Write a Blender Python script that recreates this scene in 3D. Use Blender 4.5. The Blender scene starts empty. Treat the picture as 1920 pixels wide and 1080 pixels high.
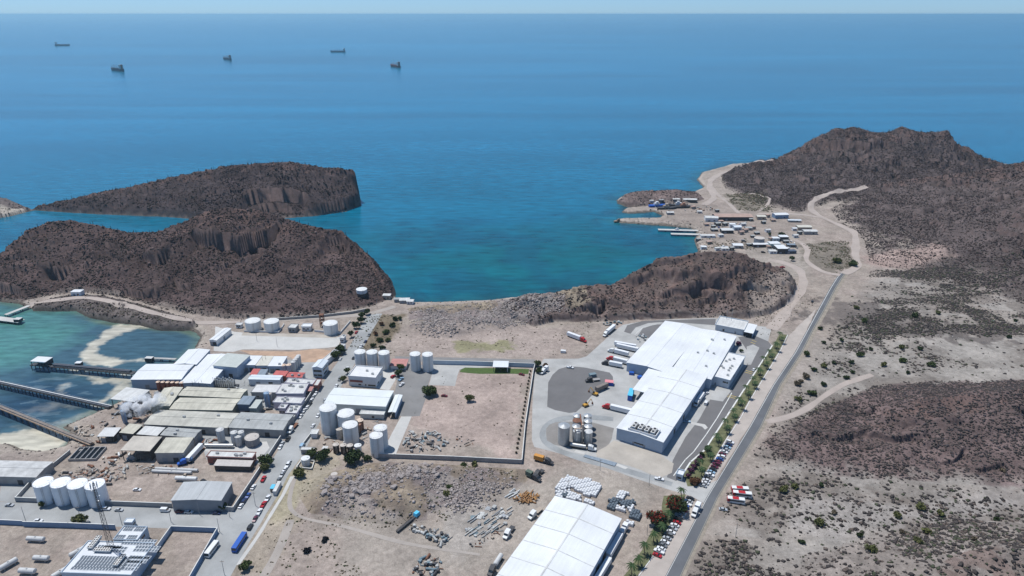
import bpy, bmesh, math, random
import numpy as np
from mathutils import Vector, Matrix

# ------------------------------------------------------------------ camera, sky, sun, exposure
SC = bpy.context.scene
COL = SC.collection
random.seed(7)
RNG = np.random.default_rng(11)
HAZE = 4.8e-5
CAM_H = 250.0                      # metres above the sea
PITCH = math.radians(21.86)        # looking down from the horizontal
FPX = 1280.0                       # focal length in photo pixels (24 mm on a 36 mm sensor)
SP, CP = math.sin(PITCH), math.cos(PITCH)
G = 3.0                            # level of the flat industrial land above the sea

cam_d = bpy.data.cameras.new('camera')
cam_d.lens = 24.0; cam_d.sensor_width = 36.0
cam_d.clip_start = 1.0; cam_d.clip_end = 600000.0
cam = bpy.data.objects.new('camera', cam_d); COL.objects.link(cam)
cam.location = (0, 0, CAM_H)
cam.rotation_euler = (math.pi / 2 - PITCH, 0, 0)
SC.camera = cam

SUN = Vector((-0.31, 0.24, 1.0)).normalized()
SUN_EL = math.asin(SUN.z)
world = bpy.data.worlds.new('World'); SC.world = world
world.use_nodes = True
wn = world.node_tree.nodes; wl = world.node_tree.links
sky = wn.new('ShaderNodeTexSky'); sky.sky_type = 'NISHITA'; sky.sun_disc = False
sky.sun_elevation = SUN_EL; sky.sun_rotation = math.atan2(SUN.x, SUN.y)
sky.altitude = 0; sky.air_density = 1.0; sky.dust_density = 0.0; sky.ozone_density = 4.0
wn['Background'].inputs[1].default_value = 0.085
tint = wn.new('ShaderNodeMix'); tint.data_type = 'RGBA'; tint.blend_type = 'MULTIPLY'; tint.inputs[0].default_value = 1.0
tint.inputs[7].default_value = (.80, 1.0, 1.12, 1)           # the clear, cool air of the photograph
wtc = wn.new('ShaderNodeTexCoord'); wsx = wn.new('ShaderNodeSeparateXYZ'); wmr = wn.new('ShaderNodeMapRange')
wmr.inputs[1].default_value = 0.0; wmr.inputs[2].default_value = .25; wmr.inputs[3].default_value = 1.0; wmr.inputs[4].default_value = 0.0
wcm = wn.new('ShaderNodeMix'); wcm.data_type = 'RGBA'; wcm.inputs[6].default_value = (.80, 1.0, 1.12, 1); wcm.inputs[7].default_value = (.54, .905, 1.60, 1)   # hazy blue towards the sea horizon
wl.new(wtc.outputs['Generated'], wsx.inputs[0]); wl.new(wsx.outputs['Z'], wmr.inputs[0]); wl.new(wmr.outputs[0], wcm.inputs[0]); wl.new(wcm.outputs[2], tint.inputs[7])
wl.new(sky.outputs[0], tint.inputs[6]); wl.new(tint.outputs[2], wn['Background'].inputs[0])

sun_d = bpy.data.lights.new('sun', 'SUN'); sun_d.energy = 4.3; sun_d.angle = math.radians(0.5)
sun_d.color = (1.0, 0.985, 0.955)
sun_o = bpy.data.objects.new('sun', sun_d); COL.objects.link(sun_o)
sun_o.rotation_euler = SUN.to_track_quat('Z', 'Y').to_euler()
SC.view_settings.view_transform = 'Standard'
SC.view_settings.look = 'None'
SC.view_settings.exposure = 0.0
SC.view_settings.gamma = 1.0
SC.cycles.max_bounces = 5; SC.cycles.diffuse_bounces = 2; SC.cycles.glossy_bounces = 2
SC.cycles.volume_bounces = 4; SC.cycles.transparent_max_bounces = 6
SC.cycles.use_denoising = True
SC.cycles.caustics_reflective = False; SC.cycles.caustics_refractive = False

# ------------------------------------------------------------------ pixel <-> world (surveying the photograph)
def W(px, py, z=G):
    """the point at height z seen at photo pixel (px, py)"""
    u = (px - 960.0) / FPX; v = (py - 540.0) / FPX
    t = (CAM_H - z) / (SP + v * CP)
    return Vector((u * t, t * (CP - v * SP), z))
def WY(px, py, Y):
    """the point at distance Y seen at photo pixel: gives its height"""
    u = (px - 960.0) / FPX; v = (py - 540.0) / FPX
    t = Y / (CP - v * SP)
    return Vector((u * t, Y, CAM_H - t * (SP + v * CP)))
def top_h(px, yb, yt, z=G):
    """height of something whose foot is at yb and whose top is at yt"""
    return WY(px, yt, W(px, yb, z).y).z - z
def ridge_pt(px, py, yb):
    return WY(px, py, W(px, yb, G).y)
def pix_of(X, Y, Z):
    d = Y * CP + (CAM_H - Z) * SP
    return 960 + FPX * X / d, 540 + FPX * (-Y * SP + (CAM_H - Z) * CP) / d

# ------------------------------------------------------------------ numpy noise and polygon distance
_R = [np.random.default_rng(s).random((256, 256)) for s in range(12)]
def vnoise(x, y, k=0):
    xi = np.floor(x).astype(np.int64); yi = np.floor(y).astype(np.int64)
    fx = x - xi; fy = y - yi
    fx = fx * fx * fx * (fx * (fx * 6 - 15) + 10); fy = fy * fy * fy * (fy * (fy * 6 - 15) + 10)
    r = _R[k % 12]; a = r[yi & 255, xi & 255]; b = r[yi & 255, (xi + 1) & 255]
    c = r[(yi + 1) & 255, xi & 255]; d = r[(yi + 1) & 255, (xi + 1) & 255]
    return (a * (1 - fx) + b * fx) * (1 - fy) + (c * (1 - fx) + d * fx) * fy
def fbm(x, y, scale, octv=5, k=0, gain=0.5):
    s = 0; a = 1.0; tot = 0
    x = x / scale; y = y / scale
    for o in range(octv):
        s = s + a * vnoise(x, y, k + o); tot += a; a *= gain
        x, y = x * 1.62 - y * 1.17 + 13.7, x * 1.17 + y * 1.62 - 7.1
    return s / tot
def ridged(x, y, scale, octv=4, k=0):
    s = 0; a = 1.0; tot = 0
    x = x / scale; y = y / scale
    for o in range(octv):
        s = s + a * (1 - np.abs(2 * vnoise(x, y, k + o) - 1)); tot += a; a *= 0.5
        x, y = x * 1.62 - y * 1.17 + 3.7, x * 1.17 + y * 1.62 - 9.1
    return s / tot
def inside(poly, X, Y):
    r = np.zeros(X.shape, bool); n = len(poly)
    for i in range(n):
        x1, y1 = poly[i][:2]; x2, y2 = poly[(i + 1) % n][:2]
        if y1 == y2: continue
        c = ((y1 > Y) != (y2 > Y)) & (X < (x2 - x1) * (Y - y1) / (y2 - y1) + x1)
        r ^= c
    return r
def dist_line(pts, X, Y, closed=False):
    """distance to a polyline, with position along it"""
    best = np.full(X.shape, 1e9); zz = np.zeros(X.shape)
    n = len(pts); m = n if closed else n - 1
    for i in range(m):
        a = pts[i]; b = pts[(i + 1) % n]
        dx, dy = b[0] - a[0], b[1] - a[1]; L = dx * dx + dy * dy + 1e-9
        t = np.clip(((X - a[0]) * dx + (Y - a[1]) * dy) / L, 0, 1)
        d = np.hypot(X - (a[0] + t * dx), Y - (a[1] + t * dy))
        k = d < best
        best[k] = d[k]
        if len(a) > 2: zz[k] = (a[2] + (b[2] - a[2]) * t)[k]
    return best, zz
def sdist(poly, X, Y):
    """signed distance, positive inside"""
    d, _ = dist_line(poly, X, Y, True)
    return np.where(inside(poly, X, Y), d, -d)
def wpoly(pts, z=0.0):
    return [tuple(W(p[0], p[1], z)[:2]) for p in pts]
def sstep(a, b, x):
    t = np.clip((x - a) / (b - a), 0, 1); return t * t * (3 - 2 * t)

# ------------------------------------------------------------------ land: coast, lagoon, hills
COAST = [(-5000, 4200), (-2500, 1300), (-900, 640), (-130, 562), (0, 560), (300, 520), (700, 540), (742, 556), (760, 568), (790, 568), (850, 567),
         (920, 564), (980, 557), (1050, 549), (1100, 545), (1180, 540), (1290, 520), (1312, 500), (1308, 470), (1301, 450), (1308, 441),
         (1296, 429), (1240, 423), (1165, 418.5), (1149, 414.5), (1170, 410.5), (1235, 410), (1243, 404), (1225, 397.5), (1180, 401),
         (1164, 398), (1172, 391.5), (1226, 387), (1180, 385), (1154, 377), (1170, 365), (1200, 361), (1260, 361), (1295, 363),
         (1318, 352), (1306, 337), (1316, 324), (1340, 318), (1370, 309), (1460, 303), (1540, 299), (1700, 292), (1800, 294), (1884, 309),
         (2000, 318), (2900, 330), (4500, 1300), (7000, 4200)]
LAGOON = [(-900, 600), (-200, 572), (0, 566), (30, 569), (52, 577), (100, 580), (140, 578), (165, 592), (212, 601), (262, 606), (300, 616), (345, 614),
          (366, 624), (374, 634), (366, 652), (335, 676), (290, 705), (262, 740), (232, 752), (190, 770), (150, 787), (118, 802),
          (138, 816), (122, 838), (84, 846), (40, 842), (18, 832), (-60, 838), (-900, 900)]
HILLS = {
 'A': dict(foot=[(-130, 545), (-40, 558), (40, 565), (90, 555), (150, 548), (200, 553), (260, 566), (330, 586), (420, 598), (470, 599), (560, 596), (660, 582),
                 (700, 573), (738, 558), (743, 546), (736, 525), (702, 492), (640, 462), (560, 450), (480, 440), (380, 442), (300, 455),
                 (230, 460), (150, 462), (80, 472), (20, 496), (-80, 515)],
           ridge=[(-60, 505, 527), (0, 481, 520), (50, 430, 500), (90, 415, 492), (130, 411, 490), (180, 420, 490), (235, 437, 490),
                  (290, 436, 490), (350, 415, 490), (385, 397, 488), (430, 388, 482), (475, 391, 482), (515, 405, 484), (570, 421, 488),
                  (640, 434, 488), (685, 474, 504), (722, 525, 540)], p=.8, rough=6.0, lip=1.5, rock=-.04),
 'B': dict(foot=[(52, 390), (180, 398), (300, 402), (380, 408), (520, 407), (600, 400), (650, 393), (677, 381), (674, 366), (600, 355),
                 (480, 352), (350, 363), (200, 378), (100, 385)],
           ridge=[(75, 387, 389), (130, 374, 387), (180, 362, 385), (230, 353, 385), (300, 335, 383), (420, 312, 381), (480, 305, 378), (545, 303, 377), (600, 312, 376),
                  (640, 315, 375), (664, 318, 374)], p=.7, rough=4.0, lip=3.0),
 'B2': dict(foot=[(-300, 412), (-20, 407), (18, 402), (44, 395), (62, 391), (45, 386), (-20, 380), (-300, 372)],
            ridge=[(-300, 350, 385), (-40, 366, 386), (10, 371, 387), (40, 385, 388)], p=.7, rough=2.0, lip=1.0),
 'C': dict(foot=[(1000, 613), (1040, 603), (1100, 604), (1160, 601), (1250, 598), (1345, 595), (1400, 598), (1445, 590), (1485, 565), (1494, 540),
                 (1480, 520), (1440, 508), (1400, 497), (1330, 496), (1260, 513), (1200, 533), (1140, 547), (1080, 553), (1035, 558), (985, 562), (945, 574), (950, 596)],
           ridge=[(965, 568, 584), (1005, 560, 582), (1050, 553, 575), (1090, 548, 572), (1120, 538, 564), (1150, 532, 560), (1180, 514, 555), (1230, 489, 546), (1290, 475, 541), (1330, 470, 538), (1370, 471, 536),
                  (1398, 477, 534), (1425, 500, 540), (1465, 520, 550)], p=.85, rough=8.0, lip=6.0, crag=.4, crest=.1, lipw=1.2, rock=.22, step=9.0),
 'R': dict(foot=[(56, 571), (100, 560), (140, 553), (200, 556), (260, 570), (330, 590), (372, 601), (372, 612), (345, 615), (300, 615), (262, 605), (212, 600), (166, 591), (141, 578), (100, 579), (60, 578)],
           ridge=[(66, 570, 573), (100, 562, 568), (140, 556, 563), (180, 557, 565), (240, 570, 577), (300, 588, 595), (362, 600, 606)], p=.6, rough=1.6, lip=1.5),
 'P': dict(foot=[(1156, 377), (1175, 385), (1230, 385), (1290, 382), (1322, 374), (1308, 361), (1250, 361), (1180, 366)],
           ridge=[(1172, 363, 373), (1190, 359, 372), (1230, 358, 372), (1270, 355, 371), (1300, 363, 371)], p=.7, rough=1.5, lip=1.0),
 'E': dict(foot=[(1352, 328), (1385, 311), (1460, 303), (1520, 299), (1600, 292), (1700, 288), (1800, 292), (1880, 308), (1920, 332),
                 (1850, 352), (1720, 366), (1640, 372), (1560, 380), (1500, 398), (1440, 388), (1400, 372), (1356, 350)],
           ridge=[(1400, 311, 326), (1460, 299, 322), (1500, 282, 320), (1535, 256, 318), (1560, 243, 317), (1600, 238, 316), (1640, 247, 315), (1670, 247, 315), (1692, 236, 314),
                  (1720, 246, 314), (1752, 247, 314), (1777, 243, 315), (1790, 264, 318), (1830, 285, 319), (1872, 304, 322)], p=.85, rough=8.0, lip=.5, rock=.03, step=11.0),
 'F': dict(foot=[(1555, 392), (1600, 368), (1650, 354), (1720, 348), (1800, 344), (1900, 332), (2050, 322), (2400, 330), (2700, 420),
                 (2700, 640), (2100, 620), (1920, 570), (1800, 535), (1700, 508), (1628, 492), (1618, 450), (1575, 418)],
           ridge=[(1640, 350, 362), (1700, 336, 366), (1800, 325, 371), (1850, 318, 373), (1880, 310, 374), (1920, 303, 376), (2000, 290, 385), (2150, 262, 420),
                  (2350, 280, 480)], p=1.0, rough=7.0, lip=.3),
 'G': dict(foot=[(1436, 812), (1462, 796), (1505, 784), (1545, 760), (1590, 742), (1640, 724), (1750, 716), (1920, 712), (2300, 700), (2300, 960), (1920, 922),
                 (1800, 912), (1700, 902), (1560, 897), (1450, 868), (1424, 838)],
           ridge=[(1640, 790, 800), (1740, 752, 790), (1840, 738, 785), (1920, 730, 785), (2100, 705, 780)], p=1.0, rough=2.6, lip=.3),
 'H': dict(foot=[(1500, 1040), (1700, 985), (1920, 965), (2300, 950), (2300, 1300), (1500, 1300)],
           ridge=[(1650, 1090, 1110), (1920, 1030, 1070), (2100, 1020, 1070)], p=1.0, rough=2.0, lip=.2),
}
# scarps: dark cliff faces (top edge line in pixels, drop in metres, how far the drop carries on downhill)
SCARPS = [('A', [(362, 432), (382, 438), (410, 442), (450, 446), (500, 436), (522, 420)], 15, 50),
          ('A', [(82, 498), (105, 500), (135, 497)], 11, 26), ('A', [(235, 545), (265, 548), (300, 543)], 12, 26),
          ('A', [(-10, 530), (20, 540), (45, 548)], 12, 30), ('A', [(270, 468), (288, 476), (318, 462)], 10, 24), ('A', [(325, 510), (335, 525), (360, 520)], 5, 12),
          ('A', [(610, 448), (640, 446), (652, 455)], 6, 12),
          ('B', [(462, 362), (480, 357), (510, 356), (545, 357), (575, 368)], 14, 40), ('B', [(482, 376), (505, 368), (530, 366), (548, 376)], 9, 30),
          ('B', [(600, 385), (640, 378), (672, 374)], 12, 16), ('B', [(150, 388), (200, 384), (240, 378)], 4, 14),
          ('C', [(1290, 536), (1320, 522), (1345, 520), (1370, 528)], 7, 24), ('C', [(1240, 548), (1262, 540), (1290, 536)], 7, 14),
          ('C', [(1385, 538), (1410, 530), (1440, 536)], 6, 20), ('C', [(1110, 572), (1125, 570), (1135, 560)], 8, 12), ('C', [(1310, 556), (1332, 548), (1350, 545)], 5, 18),
          ('E', [(1530, 278), (1580, 262), (1630, 268), (1665, 264)], 9, 26), ('E', [(1680, 262), (1710, 258), (1730, 262)], 6, 18), ('E', [(1580, 290), (1610, 284), (1640, 290)], 6, 18),
          ('F', [(1628, 358), (1645, 355), (1665, 352)], 5, 10), ('F', [(1740, 348), (1780, 342), (1820, 336)], 6, 14), ('F', [(1880, 462), (1900, 470), (1925, 468)], 7, 14),
          ('G', [(1762, 868), (1786, 862), (1808, 842)], 4.5, 8), ('G', [(1828, 884), (1850, 880), (1872, 866)], 4.5, 8), ('G', [(1905, 760), (1930, 770), (1960, 765)], 5, 10)]
RUBBLE = [[(765, 578), (800, 573), (880, 569), (960, 561), (1025, 556), (1090, 553), (1110, 590), (1050, 600), (1010, 612), (950, 620), (900, 622), (850, 634), (800, 634), (768, 615)],
          [(565, 905), (620, 885), (700, 868), (760, 866), (850, 872), (985, 880), (990, 900), (930, 945), (860, 975), (800, 975), (740, 985),
           (650, 975), (580, 962), (560, 930)]]
QC, QR = 2.0, 1.0
PXS = np.arange(-420, 2420, QC); PYS = np.concatenate([np.arange(4000, 1300, -20), np.arange(1300, 1090, -3), np.arange(1090, 283, -QR)])
_t0 = (CAM_H) / (SP + (PYS - 540) / FPX * CP)
GYr = _t0 * (CP - (PYS - 540) / FPX * SP)                 # row distances
_us = (PXS - 960) / FPX
GU = _us / 0.93                                            # column slopes X / Y
GX = GU[None, :] * GYr[:, None]; GY = np.repeat(GYr[:, None], len(PXS), 1)

def land_height(X, Y):
    coast = sdist(wpoly(COAST), X, Y)
    lag = sdist(wpoly(LAGOON), X, Y)
    jit = (fbm(X, Y, 14, 3, 3) - .5) * 7
    land = np.minimum(coast, -lag)
    wild = np.zeros(X.shape)                               # 0 on the levelled land, 1 in the wild
    east = sdist(wpoly([(1632, 500), (1500, 700), (1330, 960), (1240, 1110), (1130, 1300), (700, 2100), (-200, 4200), (7000, 4200), (4500, 1300), (2900, 480), (1700, 480)], G), X, Y)
    wild = np.clip(east / 25, 0, 1)
    rub = np.maximum(sdist(wpoly(RUBBLE[0], G), X, Y), sdist(wpoly(RUBBLE[1], G), X, Y))
    base = G + wild * ((fbm(X, Y, 70, 4, 5) - .5) * 5 + (fbm(X, Y, 12, 3, 6) - .5) * .8)
    Z = np.where(land + jit * .4 > 0, np.minimum(base, -1 + (land + jit * .4) * .55 + 1.2), np.maximum(-3, -.8 + (land + jit * .4) * .35))
    rb = np.clip(rub / 12, 0, 1)
    Z = Z + (rub > 0) * rb * (1.0 + 7.0 * np.clip(fbm(X, Y, 34, 4, 2) - .3, 0, 1) * 1.6 + 1.6 * (ridged(X, Y, 7, 3, 4) - .4))
    hm = {}
    for nm, h in HILLS.items():
        foot = wpoly(h['foot'], G); rid = [tuple(ridge_pt(*r)) for r in h['ridge']]
        xs = [p[0] for p in foot]; ys = [p[1] for p in foot]
        m = (X > min(xs) - 60) & (X < max(xs) + 60) & (Y > min(ys) - 60) & (Y < max(ys) + 60)
        x, y = X[m], Y[m]
        if x.size == 0: hm[nm] = None; continue
        w = (fbm(x, y, 22, 4, 1) - .5) * 16
        de = sdist(foot, x, y)
        lw = (fbm(x, y, 9, 3, 8) - .5) * 6
        de2 = de + lw * np.clip(de / 10, .3, 1)
        dr, _ = dist_line(rid, x, y)
        zt = 0; wt = 0                                     # ridge height, blended along the ridge
        dense = []
        for a, b in zip(rid[:-1], rid[1:]):
            for q in np.linspace(0, 1, 6)[:-1]: dense.append([a[i] + (b[i] - a[i]) * q for i in range(3)])
        dense.append(rid[-1])
        for a in dense:
            k = 1 / ((x - a[0]) ** 2 + (y - a[1]) ** 2 + 9) ** 4
            zt = zt + k * a[2]; wt = wt + k
        zr = zt / wt - G
        s = np.clip(de2, 0, None) / (np.clip(de2, 0, None) + dr + 1e-6)
        gul = ridged(x + w, y, 34, 3, 2)
        env = np.clip(s * (1 - s) * 4, 0, 1)
        hh = h['lip'] * np.clip(de2 / h.get('lipw', 2.5), 0, 1) + np.clip(zr - h['lip'], 0, None) * s ** h['p']
        hh = hh - env * (1 - gul) * h['rough'] * 1.3 * np.clip(zr / 30, .3, 1.2)
        hh = hh + (np.clip(de2 / 8, 0, 1)) * ((fbm(x, y, 16, 5, 7) - .5) * h['rough'] * .7 + (ridged(x, y, 6, 3, 5) - .5) * h['rough'] * .22 * (.4 + env))
        crag = sstep(.48, .64, fbm(x, y, 30, 4, 9) + (s - .75) * h.get('crest', .25)) * np.clip(s * 2.2, 0, 1)
        hh = hh + crag * h['rough'] * h.get('crag', .45) * np.clip(zr / 30, .3, 1.2) * (.5 + ridged(x, y, 11, 3, 3)) * (1 - .92 * sstep(.72, .94, s))
        tq = hh / h.get('step', 8.0) + fbm(x, y, 38, 3, 4) * 2.4 + fbm(x, y, 11, 3, 10) * .7; fr_ = tq - np.floor(tq)
        ledge = (np.floor(tq) + sstep(.62, .96, fr_) - tq + .3) * h.get('step', 8.0)
        lm = sstep(.47, .57, fbm(x, y, 46, 3, 11) + h.get('rock', 0)) * sstep(.12, .35, s) * (1 - .85 * sstep(.8, .96, s))
        hh = hh + ledge * lm * .8
        for hn, ln, drop, reach in SCARPS:
            if hn != nm: continue
            pts = []
            for q in ln:                                   # find where that pixel meets this slope: march along the ray
                best = None
                for Yt in np.linspace(min(ys), max(ys), 160):
                    P = WY(q[0], q[1], Yt)
                    X1 = np.array([P.x]); Y1 = np.array([P.y])
                    d1 = sdist(foot, X1, Y1)[0]
                    if d1 < 0: continue
                    r1, _ = dist_line(rid, X1, Y1)
                    ds = [((P.x - a[0]) ** 2 + (P.y - a[1]) ** 2 + 9) ** -4 for a in dense]
                    z1 = sum(k * a[2] for k, a in zip(ds, dense)) / sum(ds) - G
                    s1 = d1 / (d1 + r1[0])
                    e = P.z - (G + h['lip'] + max(0, z1 - h['lip']) * s1 ** h['p'])
                    if e <= 0: best = (e, P.x, P.y); break
                if best: pts.append((best[1], best[2]))
            if len(pts) < 2: continue
            d, _ = dist_line(pts, x, y)
            # which side: in front (nearer the camera) of the line
            pa = sorted(pts); xl = np.array([p[0] for p in pa]); yl = np.array([p[1] for p in pa])
            yline = np.interp(x, xl, yl) + (vnoise(x / 13, y / 50, 3) - .5) * 3
            front = yline - y
            ends = np.clip(1 - (np.abs(x - (xl[0] + xl[-1]) / 2) - (xl[-1] - xl[0]) / 2 + 4) / 8, 0, 1)
            hh = hh - drop * ends * sstep(0, 1.3, front) * np.exp(-np.clip(front - 2, 0, None) / reach) * 1.0
            hh = hh + drop * .25 * ends * np.exp(-np.clip(-front, 0, None) / 10) * (front < 0)
        hh = np.where(de2 > 0, np.clip(hh, 0, None), 0)
        Zm = Z[m]
        Z[m] = np.where(de > 0, np.maximum(np.maximum(Zm, np.minimum(G, -1 + .9 * de)), np.where(de2 > 0, G * np.clip(de / 4, 0, 1) + hh, Zm)), Zm)
        full = np.full(X.shape, -1.0); full[m] = s * (de > 0); hm[nm] = full
    return Z, land, hm, rub, wild
GZ, LAND, HM, RUB, WILD = land_height(GX, GY)
_gy, _gx = np.gradient(GZ); SLOPE = np.hypot(_gy / np.gradient(GYr)[:, None], _gx / ((GU[1] - GU[0]) * GYr[:, None]))
def ground_z(X, Y):
    """height of the terrain mesh under (X, Y)"""
    X = np.asarray(X, float); Y = np.asarray(Y, float)
    r = np.interp(Y, GYr, np.arange(len(GYr))); c = np.interp(X / Y, GU, np.arange(len(GU)))
    r0 = np.clip(np.floor(r).astype(int), 0, len(GYr) - 2); c0 = np.clip(np.floor(c).astype(int), 0, len(GU) - 2)
    fr = r - r0; fc = c - c0
    return (GZ[r0, c0] * (1 - fr) * (1 - fc) + GZ[r0 + 1, c0] * fr * (1 - fc) + GZ[r0, c0 + 1] * (1 - fr) * fc + GZ[r0 + 1, c0 + 1] * fr * fc)
def hit(px, py):
    """where the sight line of a photo pixel first meets the terrain"""
    last = None
    for py2 in np.arange(py + 260, py - .01, -1.0):        # march outwards along the ray
        pass
    Ys = np.linspace(200, 1900, 3400)
    u = (px - 960.0) / FPX; v = (py - 540.0) / FPX
    t = Ys / (CP - v * SP); Zs = CAM_H - t * (SP + v * CP); Xs = u * t
    g = np.maximum(ground_z(Xs, Ys), 0)
    k = np.argmax(Zs <= g)
    return Vector((Xs[k], Ys[k], float(g[k])))

# ------------------------------------------------------------------ tagging and mesh helpers
def tag(o, label=None, cat=None, group=None, kind=None):
    if label: o['label'] = label
    if cat: o['category'] = cat
    if group: o['group'] = group
    if kind: o['kind'] = kind
    return o
def link(name, me, mat, parent=None, loc=None):
    o = bpy.data.objects.new(name, me)
    if mat is not None:
        for m in (mat if isinstance(mat, (list, tuple)) else [mat]): me.materials.append(m)
    COL.objects.link(o)
    if parent is not None: o.parent = parent
    if loc is not None: o.location = loc
    return o
def np_mesh(name, V, F, col=None, smooth=False):
    """V (n,3), F (m,3 or 4) arrays"""
    me = bpy.data.meshes.new(name)
    V = np.ascontiguousarray(V, np.float32); F = np.ascontiguousarray(F, np.int32); k = F.shape[1]
    me.vertices.add(len(V)); me.vertices.foreach_set('co', V.ravel())
    me.loops.add(F.size); me.loops.foreach_set('vertex_index', F.ravel())
    me.polygons.add(len(F)); me.polygons.foreach_set('loop_start', np.arange(0, F.size, k, dtype=np.int32))
    if smooth: me.polygons.foreach_set('use_smooth', np.ones(len(F), bool))
    me.update(calc_edges=True)
    if col is not None:
        a = me.attributes.new('tone', 'FLOAT_COLOR', 'POINT')
        c = np.ones((len(V), 4), np.float32); c[:, :3] = col; a.data.foreach_set('color', c.ravel())
    return me
def grid_faces(nr, nc):
    i = np.arange((nr - 1) * nc).reshape(nr - 1, nc)[:, :-1].ravel()
    return np.stack([i, i + 1, i + nc + 1, i + nc], 1)

# ------------------------------------------------------------------ materials
def mat(name, col, rough=.8, noise=.0, nscale=.3, spec=.3, metal=0.0, streak=None, alpha=None):
    m = bpy.data.materials.new(name); m.use_nodes = True
    nt = m.node_tree; b = nt.nodes['Principled BSDF']
    b.inputs['Base Color'].default_value = (*col, 1); b.inputs['Roughness'].default_value = rough
    b.inputs['Specular IOR Level'].default_value = spec; b.inputs['Metallic'].default_value = metal
    if noise > 0 or streak:
        tc = nt.nodes.new('ShaderNodeTexCoord'); mp = nt.nodes.new('ShaderNodeMapping')
        nt.links.new(tc.outputs['Object'], mp.inputs[0])
        n = nt.nodes.new('ShaderNodeTexNoise'); n.inputs['Scale'].default_value = nscale; n.inputs['Detail'].default_value = 6
        n.inputs['Roughness'].default_value = .65
        nt.links.new(mp.outputs[0], n.inputs['Vector'])
        cr = nt.nodes.new('ShaderNodeMapRange'); cr.inputs[1].default_value = .3; cr.inputs[2].default_value = .7
        cr.inputs[3].default_value = 1 - noise; cr.inputs[4].default_value = 1 + noise * .6
        nt.links.new(n.outputs[0], cr.inputs[0])
        out = cr.outputs[0]
        if streak:                                         # (scale along x, along y, strength): sheet joints / corrugation
            mp2 = nt.nodes.new('ShaderNodeMapping'); mp2.inputs['Scale'].default_value = (streak[0], streak[1], 0.02)
            nt.links.new(tc.outputs['Object'], mp2.inputs[0])
            n2 = nt.nodes.new('ShaderNodeTexNoise'); n2.inputs['Scale'].default_value = 1; n2.inputs['Detail'].default_value = 3
            nt.links.new(mp2.outputs[0], n2.inputs['Vector'])
            c2 = nt.nodes.new('ShaderNodeMapRange'); c2.inputs[1].default_value = .35; c2.inputs[2].default_value = .65
            c2.inputs[3].default_value = 1 - streak[2]; c2.inputs[4].default_value = 1.0
            nt.links.new(n2.outputs[0], c2.inputs[0])
            mu = nt.nodes.new('ShaderNodeMath'); mu.operation = 'MULTIPLY'
            nt.links.new(out, mu.inputs[0]); nt.links.new(c2.outputs[0], mu.inputs[1]); out = mu.outputs[0]
        vm = nt.nodes.new('ShaderNodeVectorMath'); vm.operation = 'SCALE'
        vm.inputs[0].default_value = col; nt.links.new(out, vm.inputs['Scale'])
        nt.links.new(vm.outputs[0], b.inputs['Base Color'])
    return m
def tone_mat(name, rough=.9, noise=.35, scales=(0.5,), speck=None, bump=0.0, spec=.2):
    """base colour from the mesh's 'tone' attribute, varied by noise"""
    m = bpy.data.materials.new(name); m.use_nodes = True
    nt = m.node_tree; b = nt.nodes['Principled BSDF']
    b.inputs['Roughness'].default_value = rough; b.inputs['Specular IOR Level'].default_value = spec
    at = nt.nodes.new('ShaderNodeAttribute'); at.attribute_name = 'tone'
    tc = nt.nodes.new('ShaderNodeNewGeometry')
    cur = at.outputs['Color']; bh = None
    for s in scales:
        n = nt.nodes.new('ShaderNodeTexNoise'); n.inputs['Scale'].default_value = s; n.inputs['Detail'].default_value = 5
        n.inputs['Roughness'].default_value = .7
        nt.links.new(tc.outputs['Position'], n.inputs['Vector'])
        c = nt.nodes.new('ShaderNodeMapRange'); c.inputs[1].default_value = .3; c.inputs[2].default_value = .7
        c.inputs[3].default_value = 1 - noise; c.inputs[4].default_value = 1 + noise * .8
        nt.links.new(n.outputs[0], c.inputs[0])
        v = nt.nodes.new('ShaderNodeVectorMath'); v.operation = 'SCALE'
        nt.links.new(cur, v.inputs[0]); nt.links.new(c.outputs[0], v.inputs['Scale']); cur = v.outputs[0]; bh = n
    nt.links.new(cur, b.inputs['Base Color'])
    if bump:
        bp = nt.nodes.new('ShaderNodeBump'); bp.inputs['Strength'].default_value = 1; bp.inputs['Distance'].default_value = bump
        nt.links.new(bh.outputs[0], bp.inputs['Height']); nt.links.new(bp.outputs[0], b.inputs['Normal'])
    return m

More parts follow.
